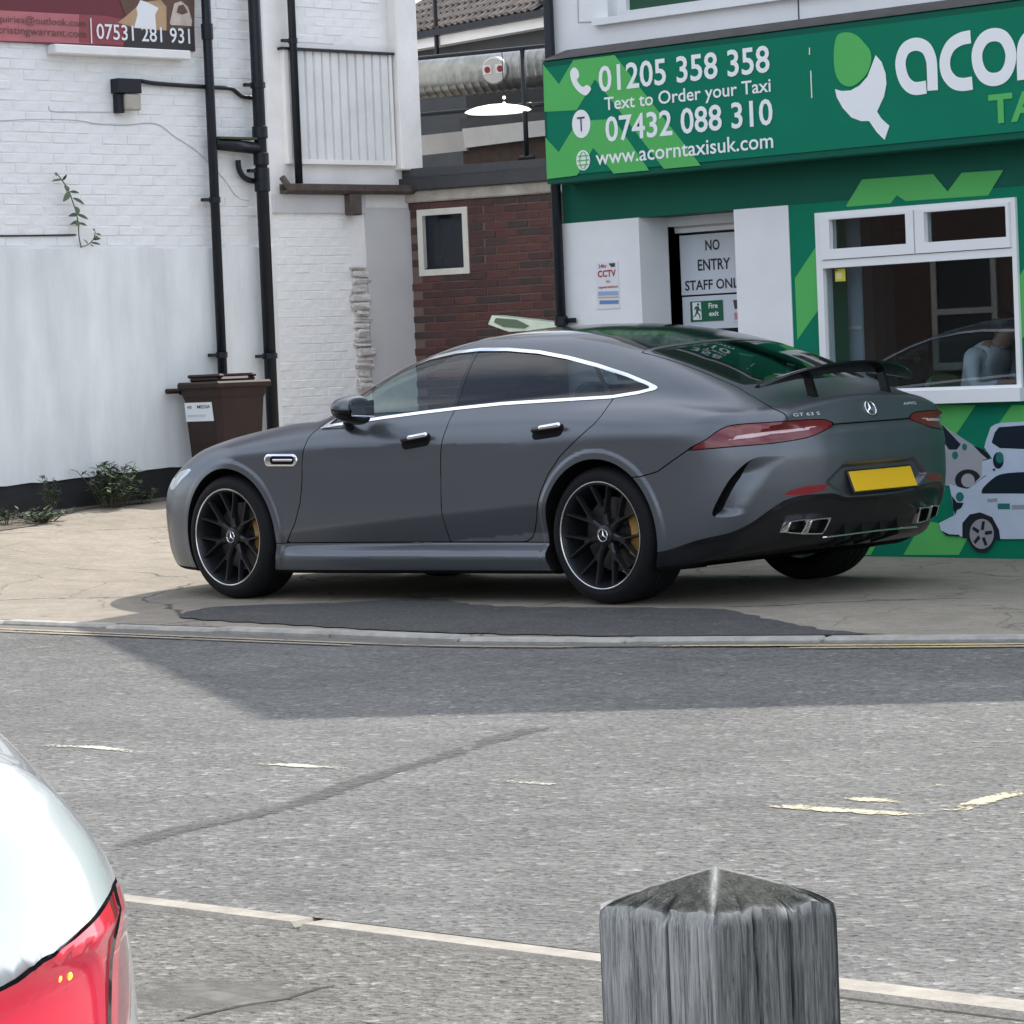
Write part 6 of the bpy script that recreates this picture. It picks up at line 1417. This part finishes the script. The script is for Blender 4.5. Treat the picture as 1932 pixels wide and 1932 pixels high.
# ---- weathered wooden post in the foreground
def post():
    d0 = 3.86; c0 = CAM+ray(1343, 1724)/np.linalg.norm(ray(1343, 1724))*d0
    zt = c0[2]; zg = LOT_Z; n = np.array([AF[0], AF[1]]); n /= np.linalg.norm(n); rgt = np.array([AX[0], AX[1]]); rgt /= np.linalg.norm(rgt)
    L_ = CAM+ray(1123, 1712)/np.linalg.norm(ray(1123, 1712))*(d0+.10); R2 = CAM+ray(1583, 1702)/np.linalg.norm(ray(1583, 1702))*(d0+.085)
    A, B_, C_ = c0[:2], L_[:2], R2[:2]; Dp = B_+C_-A; ctr = (B_+C_)/2
    t = thing('wooden_post', 'weathered grey square wooden post with a low pyramid top in the foreground', 'post', (ctr[0], ctr[1], zg))
    cor = [B_, A, C_, Dp]; nf = 64; zs = np.concatenate([np.linspace(zg-.05, zt-.03, 60), np.linspace(zt-.026, zt, 8)])
    rg = np.random.RandomState(5); per = 4*nf; ii = np.arange(per); g1 = np.zeros(per)
    for k in range(110):
        p = rg.randint(per); w = rg.uniform(.5, 1.6); dq = rg.uniform(.0002, .0009); g1 -= dq*np.exp(-((np.minimum(abs(ii-p), per-abs(ii-p)))/w)**2)
    # long drying cracks: (place round the post, depth, half width in columns, lean, lower end, upper end)
    deep = [(nf*1.33, .011, .45, -4., .0, 1.0), (nf*.60, .009, .40, -7., .42, 1.0), (nf*.30, .005, .35, -8., .5, .97), (nf*1.60, .007, .35, -2., .35, 1.0), (nf*.83, .004, .35, -6., .2, .8), (nf*1.86, .004, .35, -1., .3, .9)]
    V, F, AT = [], [], []; hash_ = rg.rand(per)
    for j, z in enumerate(zs):
        s = (z-zg)/(zt-zg)
        for i in range(per):
            f, u = divmod(i, nf); u = u/nf; a, b = cor[f], cor[(f+1) % 4]; p = a+(b-a)*u; e = (b-a)/np.linalg.norm(b-a); nn = np.array([e[1], -e[0]]); nn = nn if nn @ (p-ctr) > 0 else -nn
            lean = -7 if f == 0 else -2
            off = g1[int(i+lean*(1-s)*1.0+1.5*math.sin(s*9+f)) % per]; crk = 0.
            for q, dq, hw, ln, s0, s1 in deep:
                wob = q+ln*(1-s)*-1+.8*math.sin(s*13+q); k = math.exp(-((i-wob)/hw)**2)*S((s-s0)/.1)*S((s1+.02-s)/.06); off -= dq*k; crk = max(crk, k)
            c_ = min(u, 1-u); off -= .006*max(0, 1-c_/.05)**2
            tp = max(0, (z-zt+.026)/.026); chip = .5+.5*math.sin(i*.31)*math.sin(i*.117+1)
            off -= tp**2*(.003+.008*chip*hash_[i//3*3 % per])
            V.append((*(p+nn*off), z-.012*tp*chip*hash_[(i//4*4) % per])); AT.append((crk, max(0, tp-.35)*1.5*hash_[i//5*5 % per]+.5*max(0, 1-c_/.03), 1. if f == 1 else 0.))  # third wear value marks the right face, which gets painted shade
    for j in range(len(zs)-1):
        for i in range(per): F.append((j*per+i, j*per+(i+1) % per, (j+1)*per+(i+1) % per, (j+1)*per+i))
    def wood(name, fine, broad, stops, face_shade, bump):
        WD = bpy.data.materials.new(name); WD.use_nodes = True; N, L = nt(WD); b = N['Principled BSDF']; b.inputs['Roughness'].default_value = .88; b.inputs['Specular IOR Level'].default_value = .2
        tc = N.new('ShaderNodeTexCoord'); acc = None
        for sc, am, di in ((fine, .62, .9), (broad, .38, .6)):
            mp = N.new('ShaderNodeMapping'); mp.inputs['Scale'].default_value = sc; L.new(tc.outputs['Object'], mp.inputs[0])
            no = N.new('ShaderNodeTexNoise'); no.inputs['Scale'].default_value = 1; no.inputs['Detail'].default_value = 6; no.inputs['Roughness'].default_value = .72; no.inputs['Distortion'].default_value = di; L.new(mp.outputs[0], no.inputs['Vector'])
            q = N.new('ShaderNodeMath'); q.operation = 'MULTIPLY_ADD'; q.inputs[1].default_value = am; L.new(no.outputs[0], q.inputs[0])
            if acc is None: q.inputs[2].default_value = 0
            else: L.new(acc, q.inputs[2])
            acc = q.outputs[0]
        rp = N.new('ShaderNodeValToRGB'); el = rp.color_ramp.elements
        while len(el) < len(stops): el.new(.5)
        for e_, (p_, c) in zip(el, stops): e_.position = p_; e_.color = (*c, 1)
        L.new(acc, rp.inputs[0]); at = N.new('ShaderNodeAttribute'); at.attribute_name = 'wear'; sp = N.new('ShaderNodeSeparateXYZ'); L.new(at.outputs['Vector'], sp.inputs[0]); col = rp.outputs[0]
        def mixc(c0, fac, c1, mode='MIX'):
            x = N.new('ShaderNodeMix'); x.data_type = 'RGBA'; x.blend_type = mode; L.new(fac, x.inputs[0]); L.new(c0, x.inputs[6]); x.inputs[7].default_value = (*c1, 1); return x.outputs[2]
        col = mixc(col, sp.outputs[2], face_shade, 'MULTIPLY'); col = mixc(col, sp.outputs[1], (.42, .42, .40)); col = mixc(col, sp.outputs[0], (.010, .010, .010))  # the multiply puts the right face's shade into its colour
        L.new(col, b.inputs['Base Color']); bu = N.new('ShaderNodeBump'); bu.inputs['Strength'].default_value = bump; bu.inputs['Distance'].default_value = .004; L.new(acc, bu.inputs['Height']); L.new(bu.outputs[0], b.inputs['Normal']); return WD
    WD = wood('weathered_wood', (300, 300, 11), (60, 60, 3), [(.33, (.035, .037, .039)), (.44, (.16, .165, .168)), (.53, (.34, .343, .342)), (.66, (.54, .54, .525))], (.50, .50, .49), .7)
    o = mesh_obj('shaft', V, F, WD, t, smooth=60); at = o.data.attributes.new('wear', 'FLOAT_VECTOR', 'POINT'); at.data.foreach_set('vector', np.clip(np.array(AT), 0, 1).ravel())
    # pyramid top, carried on the shaft: dark mossy end grain, pale along the worn ridge and rim
    ap = CAM+ray(1352, 1622)/np.linalg.norm(ray(1352, 1622))*(d0+.135); za = ap[2]; top = np.array(V[-per:])
    m = 18; V, F, AT = [], [], []
    for f in range(4):
        base = len(V)
        for j in range(m+1):
            s = j/m
            for i in range(nf+1):
                q = top[(f*nf+i) % per]; u = i/nf; e0 = cor[f]+(cor[(f+1) % 4]-cor[f])*u; p = (e0+(q[:2]-e0)*(1-s)**5)*(1-s)+ctr*s; z = zt-(zt-q[2])*(1-s)**5+(za-zt)*s**.93
                hz = math.sin(p[0]*210+p[1]*90)*math.sin(p[1]*170-p[0]*60)
                V.append((p[0], p[1], z+.0016*hz*min(1, s*4)*(1-s))); edge = min(u, 1-u)*(1-s); AT.append((0, .95*math.exp(-(edge/.030)**2)*(.5+.5*hash_[(i*7+j*3) % per])+.9*math.exp(-(s/.045)**2)*hash_[(f*nf+i)//4*4 % per], .0))
        for j in range(m):
            for i in range(nf): F.append((base+j*(nf+1)+i, base+j*(nf+1)+i+1, base+(j+1)*(nf+1)+i+1, base+(j+1)*(nf+1)+i))
    MS = wood('mossy_end_grain', (150, 150, 150), (34, 34, 34), [(.36, (.018, .020, .018)), (.47, (.042, .045, .040)), (.57, (.078, .080, .072)), (.70, (.22, .22, .20))], (1, 1, 1), 1.0)
    o = mesh_obj('pyramid_top', V, F, MS, t, smooth=24); at = o.data.attributes.new('wear', 'FLOAT_VECTOR', 'POINT'); at.data.foreach_set('vector', np.clip(np.array(AT), 0, 1).ravel())
post()
# ---- white car whose rear corner shows at the left edge
exec_field = None
w_half = pchip([0, .2, .45, .65, .80, .86, .90, .95, 1.0, 1.02, 1.07, 1.12, 1.2], [.82, .875, .905, .922, .920, .914, .902, .878, .848, .834, .795, .73, .60])
w_plan = pchip([-1.1, -.6, 0, 1.5, 2.7, 3.2, 3.6], [.98, 1, 1, 1, 1, .98, .90])
w_deck = pchip([-1.1, -.9, -.3, .2, 1.6, 2.0, 3.0, 3.6], [1.09, 1.13, 1.15, 1.12, 1.06, 1.05, .98, .80])
w_tail = pchip([.2, .45, .6, .85, .95, 1.05, 1.15], [-.96, -1.04, -1.05, -1.02, -1.0, -.965, -.90])
w_rp = pchip([0, .3, .5, .65, .75, .82, .87, .92], [0, .015, .05, .11, .19, .29, .42, .65])
w_roof = pchip([-.9, -.55, 0, .5, 1.0, 1.5, 2.1], [.95, 1.16, 1.42, 1.51, 1.52, 1.47, 1.05])
w_nose = pchip([.2, .5, .8, 1.0], [3.62, 3.68, 3.6, 3.35])
def field2(P):
    x, y, z = P[:, 0], np.abs(P[:, 1]), P[:, 2]
    low = smax(y-w_half(z)*w_plan(x), (z-w_deck(x)+.06*(y/.85)**2)*.95, .035)
    low = smax(low, (w_tail(z)+w_rp(y)-x)*.8, .05)
    low = smax(low, (x-w_nose(z)+w_rp(y))*.8, .1)
    g = smax((y-(.80-.55*(z-1.05)))*.88, (z-w_roof(x)+.05*(y/.6)**2)*.8, .09)
    g = np.maximum(g, .95-z); d = smin(low, g, .06); d = smax(d, .24-z, .05)
    r = np.minimum(np.hypot(x, z-.31), np.hypot(x-2.6, z-.31)); return np.maximum(d, -np.maximum(r-.36, .55-y))
def white_car():
    A = R_(-30); M = Matrix.Translation(Vector((-8.67617259-.0095, 12.4754908-.0078, -.149))) @ Matrix.Rotation(A, 4, 'Z'); Mn = np.array(M)
    W = lambda P: np.asarray(P) @ Mn[:3, :3].T+Mn[:3, 3]
    t = thing('parked_car', 'white car in the near left corner with its red tail lamp lit', 'car', matrix=M)
    Vb, Tb = surface_net(field2, (-1.10, -.05, .2), (3.75, .98, 1.6), .018)
    gr = lambda P: np.stack([field2(P+np.eye(3)[i]*1e-3)-field2(P-np.eye(3)[i]*1e-3) for i in range(3)], 1)/2e-3
    for _ in range(2): g = gr(Vb); Vb = Vb-np.clip(field2(Vb)/np.maximum((g*g).sum(1), .3), -.01, .01)[:, None]*g
    _, B = split((Vb, Tb), lambda P: P[:, 1]+0.)
    WP = mat('white_car_paint', (.50, .535, .55), .18, .0, .5, coat=.8, coat_rough=.03)
    LIT = mat('lit_red_lens', (.50, .006, .03), .12, coat=1.0, emit=(1.0, .012, .075), estr=.20); DKR = mat('dark_red_lens', (.17, .004, .014), .10, coat=1.0, emit=(1, .01, .04), estr=.05); MDR = mat('mid_red_lens', (.32, .01, .03), .14, coat=1.0, emit=(1, .02, .06), estr=.22)
    def em(nm, Mx, mm, mode='both', push=0., par=t):
        V, T = Mx
        if not len(T): return None
        N = gr(V); N /= np.linalg.norm(N, axis=1)[:, None]; V = V+N*push; out = None
        for s_ in (-1, 1):
            v, n, tt = V*np.array([1, s_, 1]), N*np.array([1, s_, 1]), (T if s_ > 0 else T[:, ::-1]); v, tt, n = weld(v, tt, n)
            o = mesh_obj(nm, W(v), tt, mm, par, smooth=True, normals=n @ Mn[:3, :3].T); out = out or o
        return out
    tzw = lambda P: np.stack([-(P[:, 0]+np.abs(P[:, 1]))*SQ2, P[:, 2]], 1)
    LP = np.array([(.50, .86), (.06, .928), (.026, .937), (-.031, .949), (-.112, .961), (-.17, .966), (-.25, .962), (-.245, .88), (-.20, .845), (-.135, .825), (-.15, .79), (-.10, .70), (.5, .70)])
    _, B = split(B, lambda P: np.maximum(np.minimum(np.hypot(P[:, 0], P[:, 2]-.31), np.hypot(P[:, 0]-2.6, P[:, 2]-.31))-.366, .52-P[:, 1]))
    lamp_, B = split(B, lambda P: np.maximum(sdpoly(tzw(P), LP), P[:, 0]+.3)); seam, B = split(B, lambda P: np.maximum(sdpoly(tzw(P), LP)-.0028, P[:, 0]+.3))
    em('lamp_gap', seam, BLK, push=-.006)
    ln = lambda P: tzw(P)[:, 0]+.112+.25*(P[:, 2]-.93)
    outer, inner = split(lamp_, ln)
    def loc(px_, py):
        dd = ray(px_, py); dd /= np.linalg.norm(dd); tt = np.arange(1.5, 5, .004); Pl = (CAM+tt[:, None]*dd-Mn[:3, 3]) @ Mn[:3, :3]; q = Pl[np.argmax(field2(Pl) < 0)]; return (-(q[0]+abs(q[1]))*SQ2, q[2])
    L1 = np.array([loc(2, 1856), loc(70, 1848), loc(140, 1834)]); L2 = np.array([loc(140, 1834), loc(152, 1868), loc(160, 1925)]); L3 = np.array([loc(6, 1838), loc(70, 1795), loc(165, 1705), loc(182, 1760)])
    upz, inner = split(inner, lambda P: np.interp(tzw(P)[:, 0], L3[:3, 0][np.argsort(L3[:3, 0])], L3[:3, 1][np.argsort(L3[:3, 0])])-tzw(P)[:, 1])
    lo_ = em('tail_lamp', inner, LIT, push=.002)
    em('upper_lens', upz, mat('pale_red_lens', (.50, .05, .09), .16, coat=1.0, emit=(1, .08, .14), estr=.12), push=.003, par=lo_)
    st, rest = split(outer, lambda P: np.abs(tzw(P)[:, 0]+.150+.5*(P[:, 2]-.93))-.012)
    em('outer_lens', rest, DKR, push=.001, par=lo_); em('lens_rib', st, MDR, push=.004, par=lo_)
    win_, B = split(B, lambda P: np.maximum(sdpoly(P[:, [0, 2]], np.array([(2.0, 1.08), (1.4, 1.42), (.6, 1.46), (0, 1.38), (-.4, 1.20), (-.42, 1.15), (.4, 1.10)])), .4-P[:, 1]))
    em('side_glass', win_, GLR, push=-.003)
    bl, B = split(B, lambda P: np.maximum(np.maximum(P[:, 0]+.45, P[:, 1]-.70-.0*P[:, 0]), .96-P[:, 2])); bg_, bl2 = split(bl, lambda P: -(np.maximum(np.maximum(P[:, 0]+.455, P[:, 1]-.696), .966-P[:, 2])+.0))
    em('boot_lid', bl2, WP); em('lid_gap', bg_, MBLK, push=-.006); em('body_shell', B, WP)
    for y in (0, 1): pass
    for px_, py in ((108, 1846), (128, 1841)):
        dd = ray(px_, py); dd /= np.linalg.norm(dd); tt = np.arange(1.5, 5, .004); Pl = (CAM+tt[:, None]*dd-Mn[:3, 3]) @ Mn[:3, :3]; k = np.argmax(field2(Pl) < 0); c = W(Pl[k])-dd*.004
        m = MB(); m.lathe([(.001, .003), (.003, .002), (.004, 0), (.003, -.002), (.001, -.003)], c, -dd, 12); m.obj('led', mat('amber_led', (1, .5, .1), .4, emit=(1, .40, .03), estr=1.8), lo_, True)
    for cx, in ((0,), (2.6,)):
        for sg in (1, -1):
            m = MB(); m.lathe([(.20, -.10), (.30, -.10), (.315, -.07), (.315, .07), (.30, .10), (.21, .10), (.20, .08), (.02, .06), (.001, .06)], (cx, sg*.80, .315), (0, sg, 0), 32); mesh_obj('wheel', W(m.v), m.f, RUB2, t, smooth=40)
white_car()
# ---- weeds
LEAF = [mat('leaf_%d' % i, c, .6, var=(30, .2)) for i, c in enumerate(((.045, .085, .035), (.060, .105, .045), (.030, .060, .030)))]; STEM = mat('weed_stem', (.10, .085, .055), .8)
def leaf_mesh(name, base, tip, w, nrm, mm, parent, droop=.25):
    base, tip = np.array(base, float), np.array(tip, float); d = tip-base; L = np.linalg.norm(d); d /= L; nrm = np.array(nrm, float); s = np.cross(d, nrm); s /= np.linalg.norm(s); nn = np.cross(s, d)
    V = []; n = 5
    for k in range(n+1):
        t = k/n; ww = w*math.sin(math.pi*min(.98, t*.9+.06))**.8*(1-.25*t); c = base+d*L*t+nn*(droop*L*(.25-(t-.5)**2)); V += [c-s*ww+nn*ww*.25, c, c+s*ww+nn*ww*.25]
    F = [q for k in range(n) for q in ((k*3, k*3+1, k*3+4, k*3+3), (k*3+1, k*3+2, k*3+5, k*3+4))]
    return mesh_obj(name, V, F, mm, parent, smooth=True)
wd = thing('wall_weed', 'spindly leafy weed growing out of the white wall above the rendered part', 'weed', tuple(pA(152, 466)))
XW = XA-.05; wp = lambda x, y, o=0.: atx(x, y, XW-o)
m = MB(); m.tube(smooth_path([wp(153, 467, -.04), wp(149, 446), wp(148, 425, .01), wp(144, 402, .02), wp(137, 380, .02), wp(129, 358, .02), wp(119, 343, .02), wp(106, 326, .02)], 4), [.006]*29 if False else .0045, 6); m.tube(smooth_path([wp(153, 466, -.04), wp(165, 462), wp(176, 452, .01), wp(180, 438, .02)], 4), .0035, 6); m.obj('stem', STEM, wd, True)
for i, (a, b, c, d, w) in enumerate(((103, 325, 106, 333, .012), (116, 339, 97, 342, .012), (118, 340, 126, 329, .012), (124, 350, 126, 362, .028), (131, 363, 119, 380, .026), (132, 362, 149, 364, .015), (138, 374, 159, 386, .018), (143, 390, 147, 405, .026), (146, 405, 129, 408, .018), (146, 405, 166, 414, .018), (148, 417, 143, 426, .024), (148, 418, 132, 424, .015), (149, 421, 164, 426, .014), (166, 462, 158, 452, .010), (176, 452, 190, 450, .014), (178, 445, 184, 452, .02), (180, 438, 174, 432, .012), (181, 441, 191, 444, .01), (172, 458, 190, 462, .012), (170, 461, 176, 466, .01))):
    leaf_mesh('leaf', wp(a, b, .02), wp(c, d, .05), w, (-1, 0, .4), LEAF[i % 3], wd)
def clump(name, label, cx, cy, h, r, n, seed, wmul=1., gp=None):
    rg = random.Random(seed); z = float(gz(cx, cy)); t = thing(name, label, 'weed', (cx, cy, z), group=gp); m = MB(); mm_ = [MB(), MB(), MB()]
    for k in range(int(n*1.1)):
        a, q = rg.uniform(0, 2*math.pi), rg.uniform(.15, 1); hh = h*rg.uniform(.35, 1); p0_ = np.array([cx+r*.35*q*math.cos(a), cy+r*.35*q*math.sin(a), z]); p1_ = np.array([cx+r*q*math.cos(a), cy+r*q*math.sin(a), z+hh]); pm = (p0_+p1_)/2+np.array([0, 0, hh*.15])
        m.tube([p0_, pm, p1_], .0025, 4, False)
        for j in range(rg.randint(6, 11)):
            u = rg.uniform(.25, 1); b = (p0_*(1-u)+p1_*u)+np.array([0, 0, hh*.15*(1-abs(2*u-1))]); aa = rg.uniform(0, 2*math.pi); L = rg.uniform(.04, .085)*wmul; d = np.array([math.cos(aa), math.sin(aa), rg.uniform(-.4, .7)]); d /= np.linalg.norm(d); s = np.cross(d, [0, 0, 1]); s /= np.linalg.norm(s)+1e-9; w = L*rg.uniform(.18, .34); up = np.cross(s, d)
            mm_[rg.randrange(3)].add([b, b+d*L*.5+s*w+up*L*.06, b+d*L, b+d*L*.5-s*w+up*L*.06], [(0, 1, 2), (0, 2, 3)])
    m.obj('stems', STEM, t)
    for q in range(3): tag(mm_[q].obj('foliage', LEAF[q], t), kind='stuff')
def onA(px_, py): p = atx(px_, py, XA-.25); return p[0], p[1]
x_, y_ = onA(212, 930); clump('weed_clump', 'bushy green weed clump at the black foot of the white wall', x_, y_, .34, .30, 46, 1)
x_, y_ = onA(240, 925); clump('weed_clump', 'taller feathery weed right of the bushy clump at the wall foot', x_+.05, y_, .30, .14, 16, 2)
x_, y_ = onA(95, 955); clump('weed_clump', 'sparse dry weed standing against the black plinth near the left edge', x_, y_, .30, .12, 9, 3, .8)
p_ = on_ground(82, 985); clump('weed_clump', 'low dark green weed patch on the verge at the left edge', p_[0], p_[1], .10, .30, 30, 4, .8)
p_ = on_ground(12, 990); clump('weed_clump', 'small tuft of dry grass at the far left end of the verge', p_[0], p_[1], .12, .12, 10, 5, .7)
x_, y_ = onA(275, 925); clump('weed_clump', 'low weed between bushy clump and front of grey car', x_, y_, .14, .14, 10, 6, .8)
# soil verge at the wall foot
vp = [(-40, 1012), (60, 992), (127, 970), (200, 958), (330, 944), (380, 935), (345, 925), (170, 945), (-40, 978)]
PV = np.array([on_ground(*p) for p in vp]); lo, hi = PV.min(0), PV.max(0); hi[0] = XA
gx = np.arange(lo[0]-.1, XA-.02, .08); gy = np.arange(lo[1]-.1, hi[1]+.1, .08); X, Y = np.meshgrid(gx, gy, indexing='ij'); n, q = X.shape
V = np.stack([X, Y, np.zeros_like(X)], -1).reshape(-1, 3); T = np.array([t for i in range(n-1) for j in range(q-1) for t in ((i*q+j, (i+1)*q+j, (i+1)*q+j+1), (i*q+j, (i+1)*q+j+1, i*q+j+1))])
PK2 = np.concatenate([spl(PV[:6, :2], 4), [(XA, PV[5, 1]-.3), (XA, PV[0, 1]+.5)]])
ins, _ = split((V, T), lambda P: sdpoly(P[:, :2], PK2)+.03*np.sin(P[:, 1]*9)+.02*np.sin(P[:, 1]*23+P[:, 0]*15)); ins[0][:, 2] = gz(ins[0][:, 0], ins[0][:, 1])+.005
o = mesh_obj('verge', ins[0], ins[1], mat('dry_soil', (.125, .105, .082), .95, var=(7, .4), bump=1., bscale=40, bdist=.02), smooth=True); tag(o, kind='structure')
# ---- office worker behind the window
def worker():
    yp = -2.95; q = lambda x, y, o=0.: aty(x, y, yp)+np.array([0, o, 0])
    hip = q(1846, 800); t = thing('person', 'person in a pale grey shirt seated behind the office window, head bent forward', 'person', (hip[0], yp, .04))
    J = {'hip': (q(1846, 790), .13), 'waist': (q(1845, 752), .125), 'chest': (q(1856, 705), .135), 'upper': (q(1870, 668), .105), 'neck': (q(1886, 650), .052), 'head0': (q(1893, 640), .07), 'head1': (q(1899, 628), .083), 'head2': (q(1899, 615), .06)}
    E_ = [('hip', 'waist'), ('waist', 'chest'), ('chest', 'upper'), ('upper', 'neck'), ('neck', 'head0'), ('head0', 'head1'), ('head1', 'head2')]
    for s_, o in (('l', .19), ('r', -.19)):
        J['sh'+s_] = (q(1866, 672, o), .062); J['el'+s_] = (q(1884, 732, o*1.25), .044); J['wr'+s_] = (q(1925, 722, o*.7), .030); J['pa'+s_] = (q(1938, 720, o*.6), .026)
        J['hp'+s_] = (q(1850, 800, o*.55), .095); J['kn'+s_] = (q(1958, 800, o*.75), .065); J['an'+s_] = (np.array([q(1958, 800)[0], yp+o*.75, .14]), .045); J['to'+s_] = (np.array([q(1985, 800)[0], yp+o*.8, .08]), .035)
        E_ += [('upper', 'sh'+s_), ('sh'+s_, 'el'+s_), ('el'+s_, 'wr'+s_), ('wr'+s_, 'pa'+s_), ('hip', 'hp'+s_), ('hp'+s_, 'kn'+s_), ('kn'+s_, 'an'+s_), ('an'+s_, 'to'+s_)]
        for k in range(5):
            a = (k-2)*.012; b = J['pa'+s_][0]; L = (.055, .075, .08, .075, .06)[k]
            J['f%d%s' % (k, s_)] = (b+np.array([-.012-L*.5, a*1.5+(.02 if k == 0 else 0), -.006]), .0085); J['g%d%s' % (k, s_)] = (b+np.array([-.012-L, a*1.8+(.03 if k == 0 else 0), -.022]), .0075)
            E_ += [('pa'+s_, 'f%d%s' % (k, s_)), ('f%d%s' % (k, s_), 'g%d%s' % (k, s_))]
    names = list(J); I = INV[t.name]; me = bpy.data.meshes.new('body'); me.from_pydata([tuple(I @ Vector(J[n][0])) for n in names], [(names.index(a), names.index(b)) for a, b in E_], [])
    o = bpy.data.objects.new('body', me); COL.objects.link(o); md = o.modifiers.new('s', 'SKIN'); o.modifiers.new('ss', 'SUBSURF').levels = 2
    for v, n in zip(me.skin_vertices[0].data, names): v.radius = (J[n][1],)*2
    me.skin_vertices[0].data[0].use_root = True
    dg = bpy.context.evaluated_depsgraph_get(); m2 = bpy.data.meshes.new_from_object(o.evaluated_get(dg)); bpy.data.objects.remove(o)
    for mm in (mat('pale_grey_shirt', (.62, .64, .70), .8, var=(12, .12)), mat('skin', (.40, .23, .16), .55), mat('dark_trousers', (.02, .022, .03), .8)): m2.materials.append(mm)
    zn, zh = (I @ Vector(q(1886, 655)))[2], (I @ Vector(q(1846, 775)))[2]; xw = (I @ Vector(q(1915, 722)))[0]; xn = (I @ Vector(q(1880, 655)))[0]
    for p in m2.polygons:
        c = p.center; p.use_smooth = True
        p.material_index = 2 if c.z < zh and (c.z < zh-.05 or c.x < xn-.0) and not c.x < -9 and c.z < zh-.02 else (1 if (c.z > zn and c.x < xn+.02) or (c.x < xw and c.z > zh) else 0)
    b = bpy.data.objects.new('body', m2); COL.objects.link(b); b.parent = t
    hc = q(1895, 622); m = MB(); bm = bmesh.new(); bmesh.ops.create_uvsphere(bm, u_segments=20, v_segments=14, radius=1); bm.verts.index_update()
    V = [(hc[0]+v.co.x*.100+.018, hc[1]+v.co.y*.092, hc[2]+v.co.z*.098+.022-.35*v.co.x*.06) for v in bm.verts]; F = [[v.index for v in f.verts] for f in bm.faces if f.calc_center_median().z > -.55+.9*max(0, -f.calc_center_median().x)]; bm.free()
    mesh_obj('hair', V, F, mat('dark_hair', (.008, .007, .007), .5), t, smooth=True)
    f0 = q(1906, 634)
    m = MB(); m.lathe([(.001, .022), (.010, .012), (.013, -.008), (.008, -.016)], f0+np.array([-.024, 0, 0]), (-1, 0, .1), 8); m.obj('nose', MATS['skin'], t, True)
    for s_ in (-1, 1): m = MB(); m.lathe([(.001, .006), (.008, .003), (.009, -.004)], f0+np.array([-.006, s_*.030, .022]), (-1, s_*.3, 0), 8); m.obj('eye', MATS['dark_hair'], t, True)
    m = MB(); m.obox(f0+np.array([-.012, 0, -.030]), (1, 0, 0), (0, 1, 0), (0, 0, 1), (.008, .022, .004)); m.obj('mouth', mat('lips', (.25, .10, .09), .5), t)
    # chair
    ch = thing('office_chair', 'office chair with a rounded green back behind the seated person', 'chair', (hip[0]+.15, yp, .04)); GC = mat('green_chair_fabric', (.13, .22, .09), .8, var=(10, .15))
    c = aty(1808, 730, yp+.10); zt_ = aty(1808, 704, yp)[2]; V = []; n = 12; hw = .21
    for k in range(n+1):
        u = -1+2*k/n; zt2 = zt_-.10*abs(u)**3; xx = hip[0]+.22-.04*u*u
        V += [(xx, yp+hw*u, zt_-.50), (xx+.03, yp+hw*u, zt2-.1), (xx+.04, yp+hw*u*.96, zt2), (xx+.08, yp+hw*u*.96, zt2-.01), (xx+.08, yp+hw*u, zt_-.50)]
    F = [(k*5+j, k*5+(j+1) % 5, k*5+5+(j+1) % 5, k*5+5+j) for k in range(n) for j in range(5)]; mesh_obj('chair_back', V, F+[(0, 1, 2, 3, 4), tuple(n*5+j for j in range(5))[::-1]], GC, ch, smooth=50)
    m = MB(); m.obox((hip[0]-.02, yp, hip[2]-.15), (1, 0, 0), (0, 1, 0), (0, 0, 1), (.25, .24, .045), .03); m.obj('seat', GC, ch); m = MB(); m.tube([(hip[0], yp, hip[2]-.19), (hip[0], yp, .12)], .03, 8); m.obj('column', MBLK, ch)
    for k in range(5): a = k*2*math.pi/5; m = MB(); m.tube([(hip[0], yp, .13), (hip[0]+.28*math.cos(a), yp+.28*math.sin(a), .08)], .02, 6); m.lathe([(.001, -.02), (.03, -.02), (.03, .02), (.001, .02)], (hip[0]+.28*math.cos(a), yp+.28*math.sin(a), .07), (0, 1, 0), 10); m.obj('castor_leg', MBLK, ch)
    dk = thing('desk', 'dark desk in front of the seated person inside the office', 'desk', (hip[0]-.75, yp, .04)); m = MB(); m.box((hip[0]-1.3, yp-.9, .72), (hip[0]-.36, yp+.30, .755), .006); m.obj('desk_top', MBLK, dk)
    for sx, sy in ((-1.25, -.85), (-1.25, .25), (-.42, -.85), (-.42, .25)): m = MB(); m.box((hip[0]+sx-.025, yp+sy-.025, .042), (hip[0]+sx+.025, yp+sy+.025, .719)); m.obj('leg', MBLK, dk)
worker()
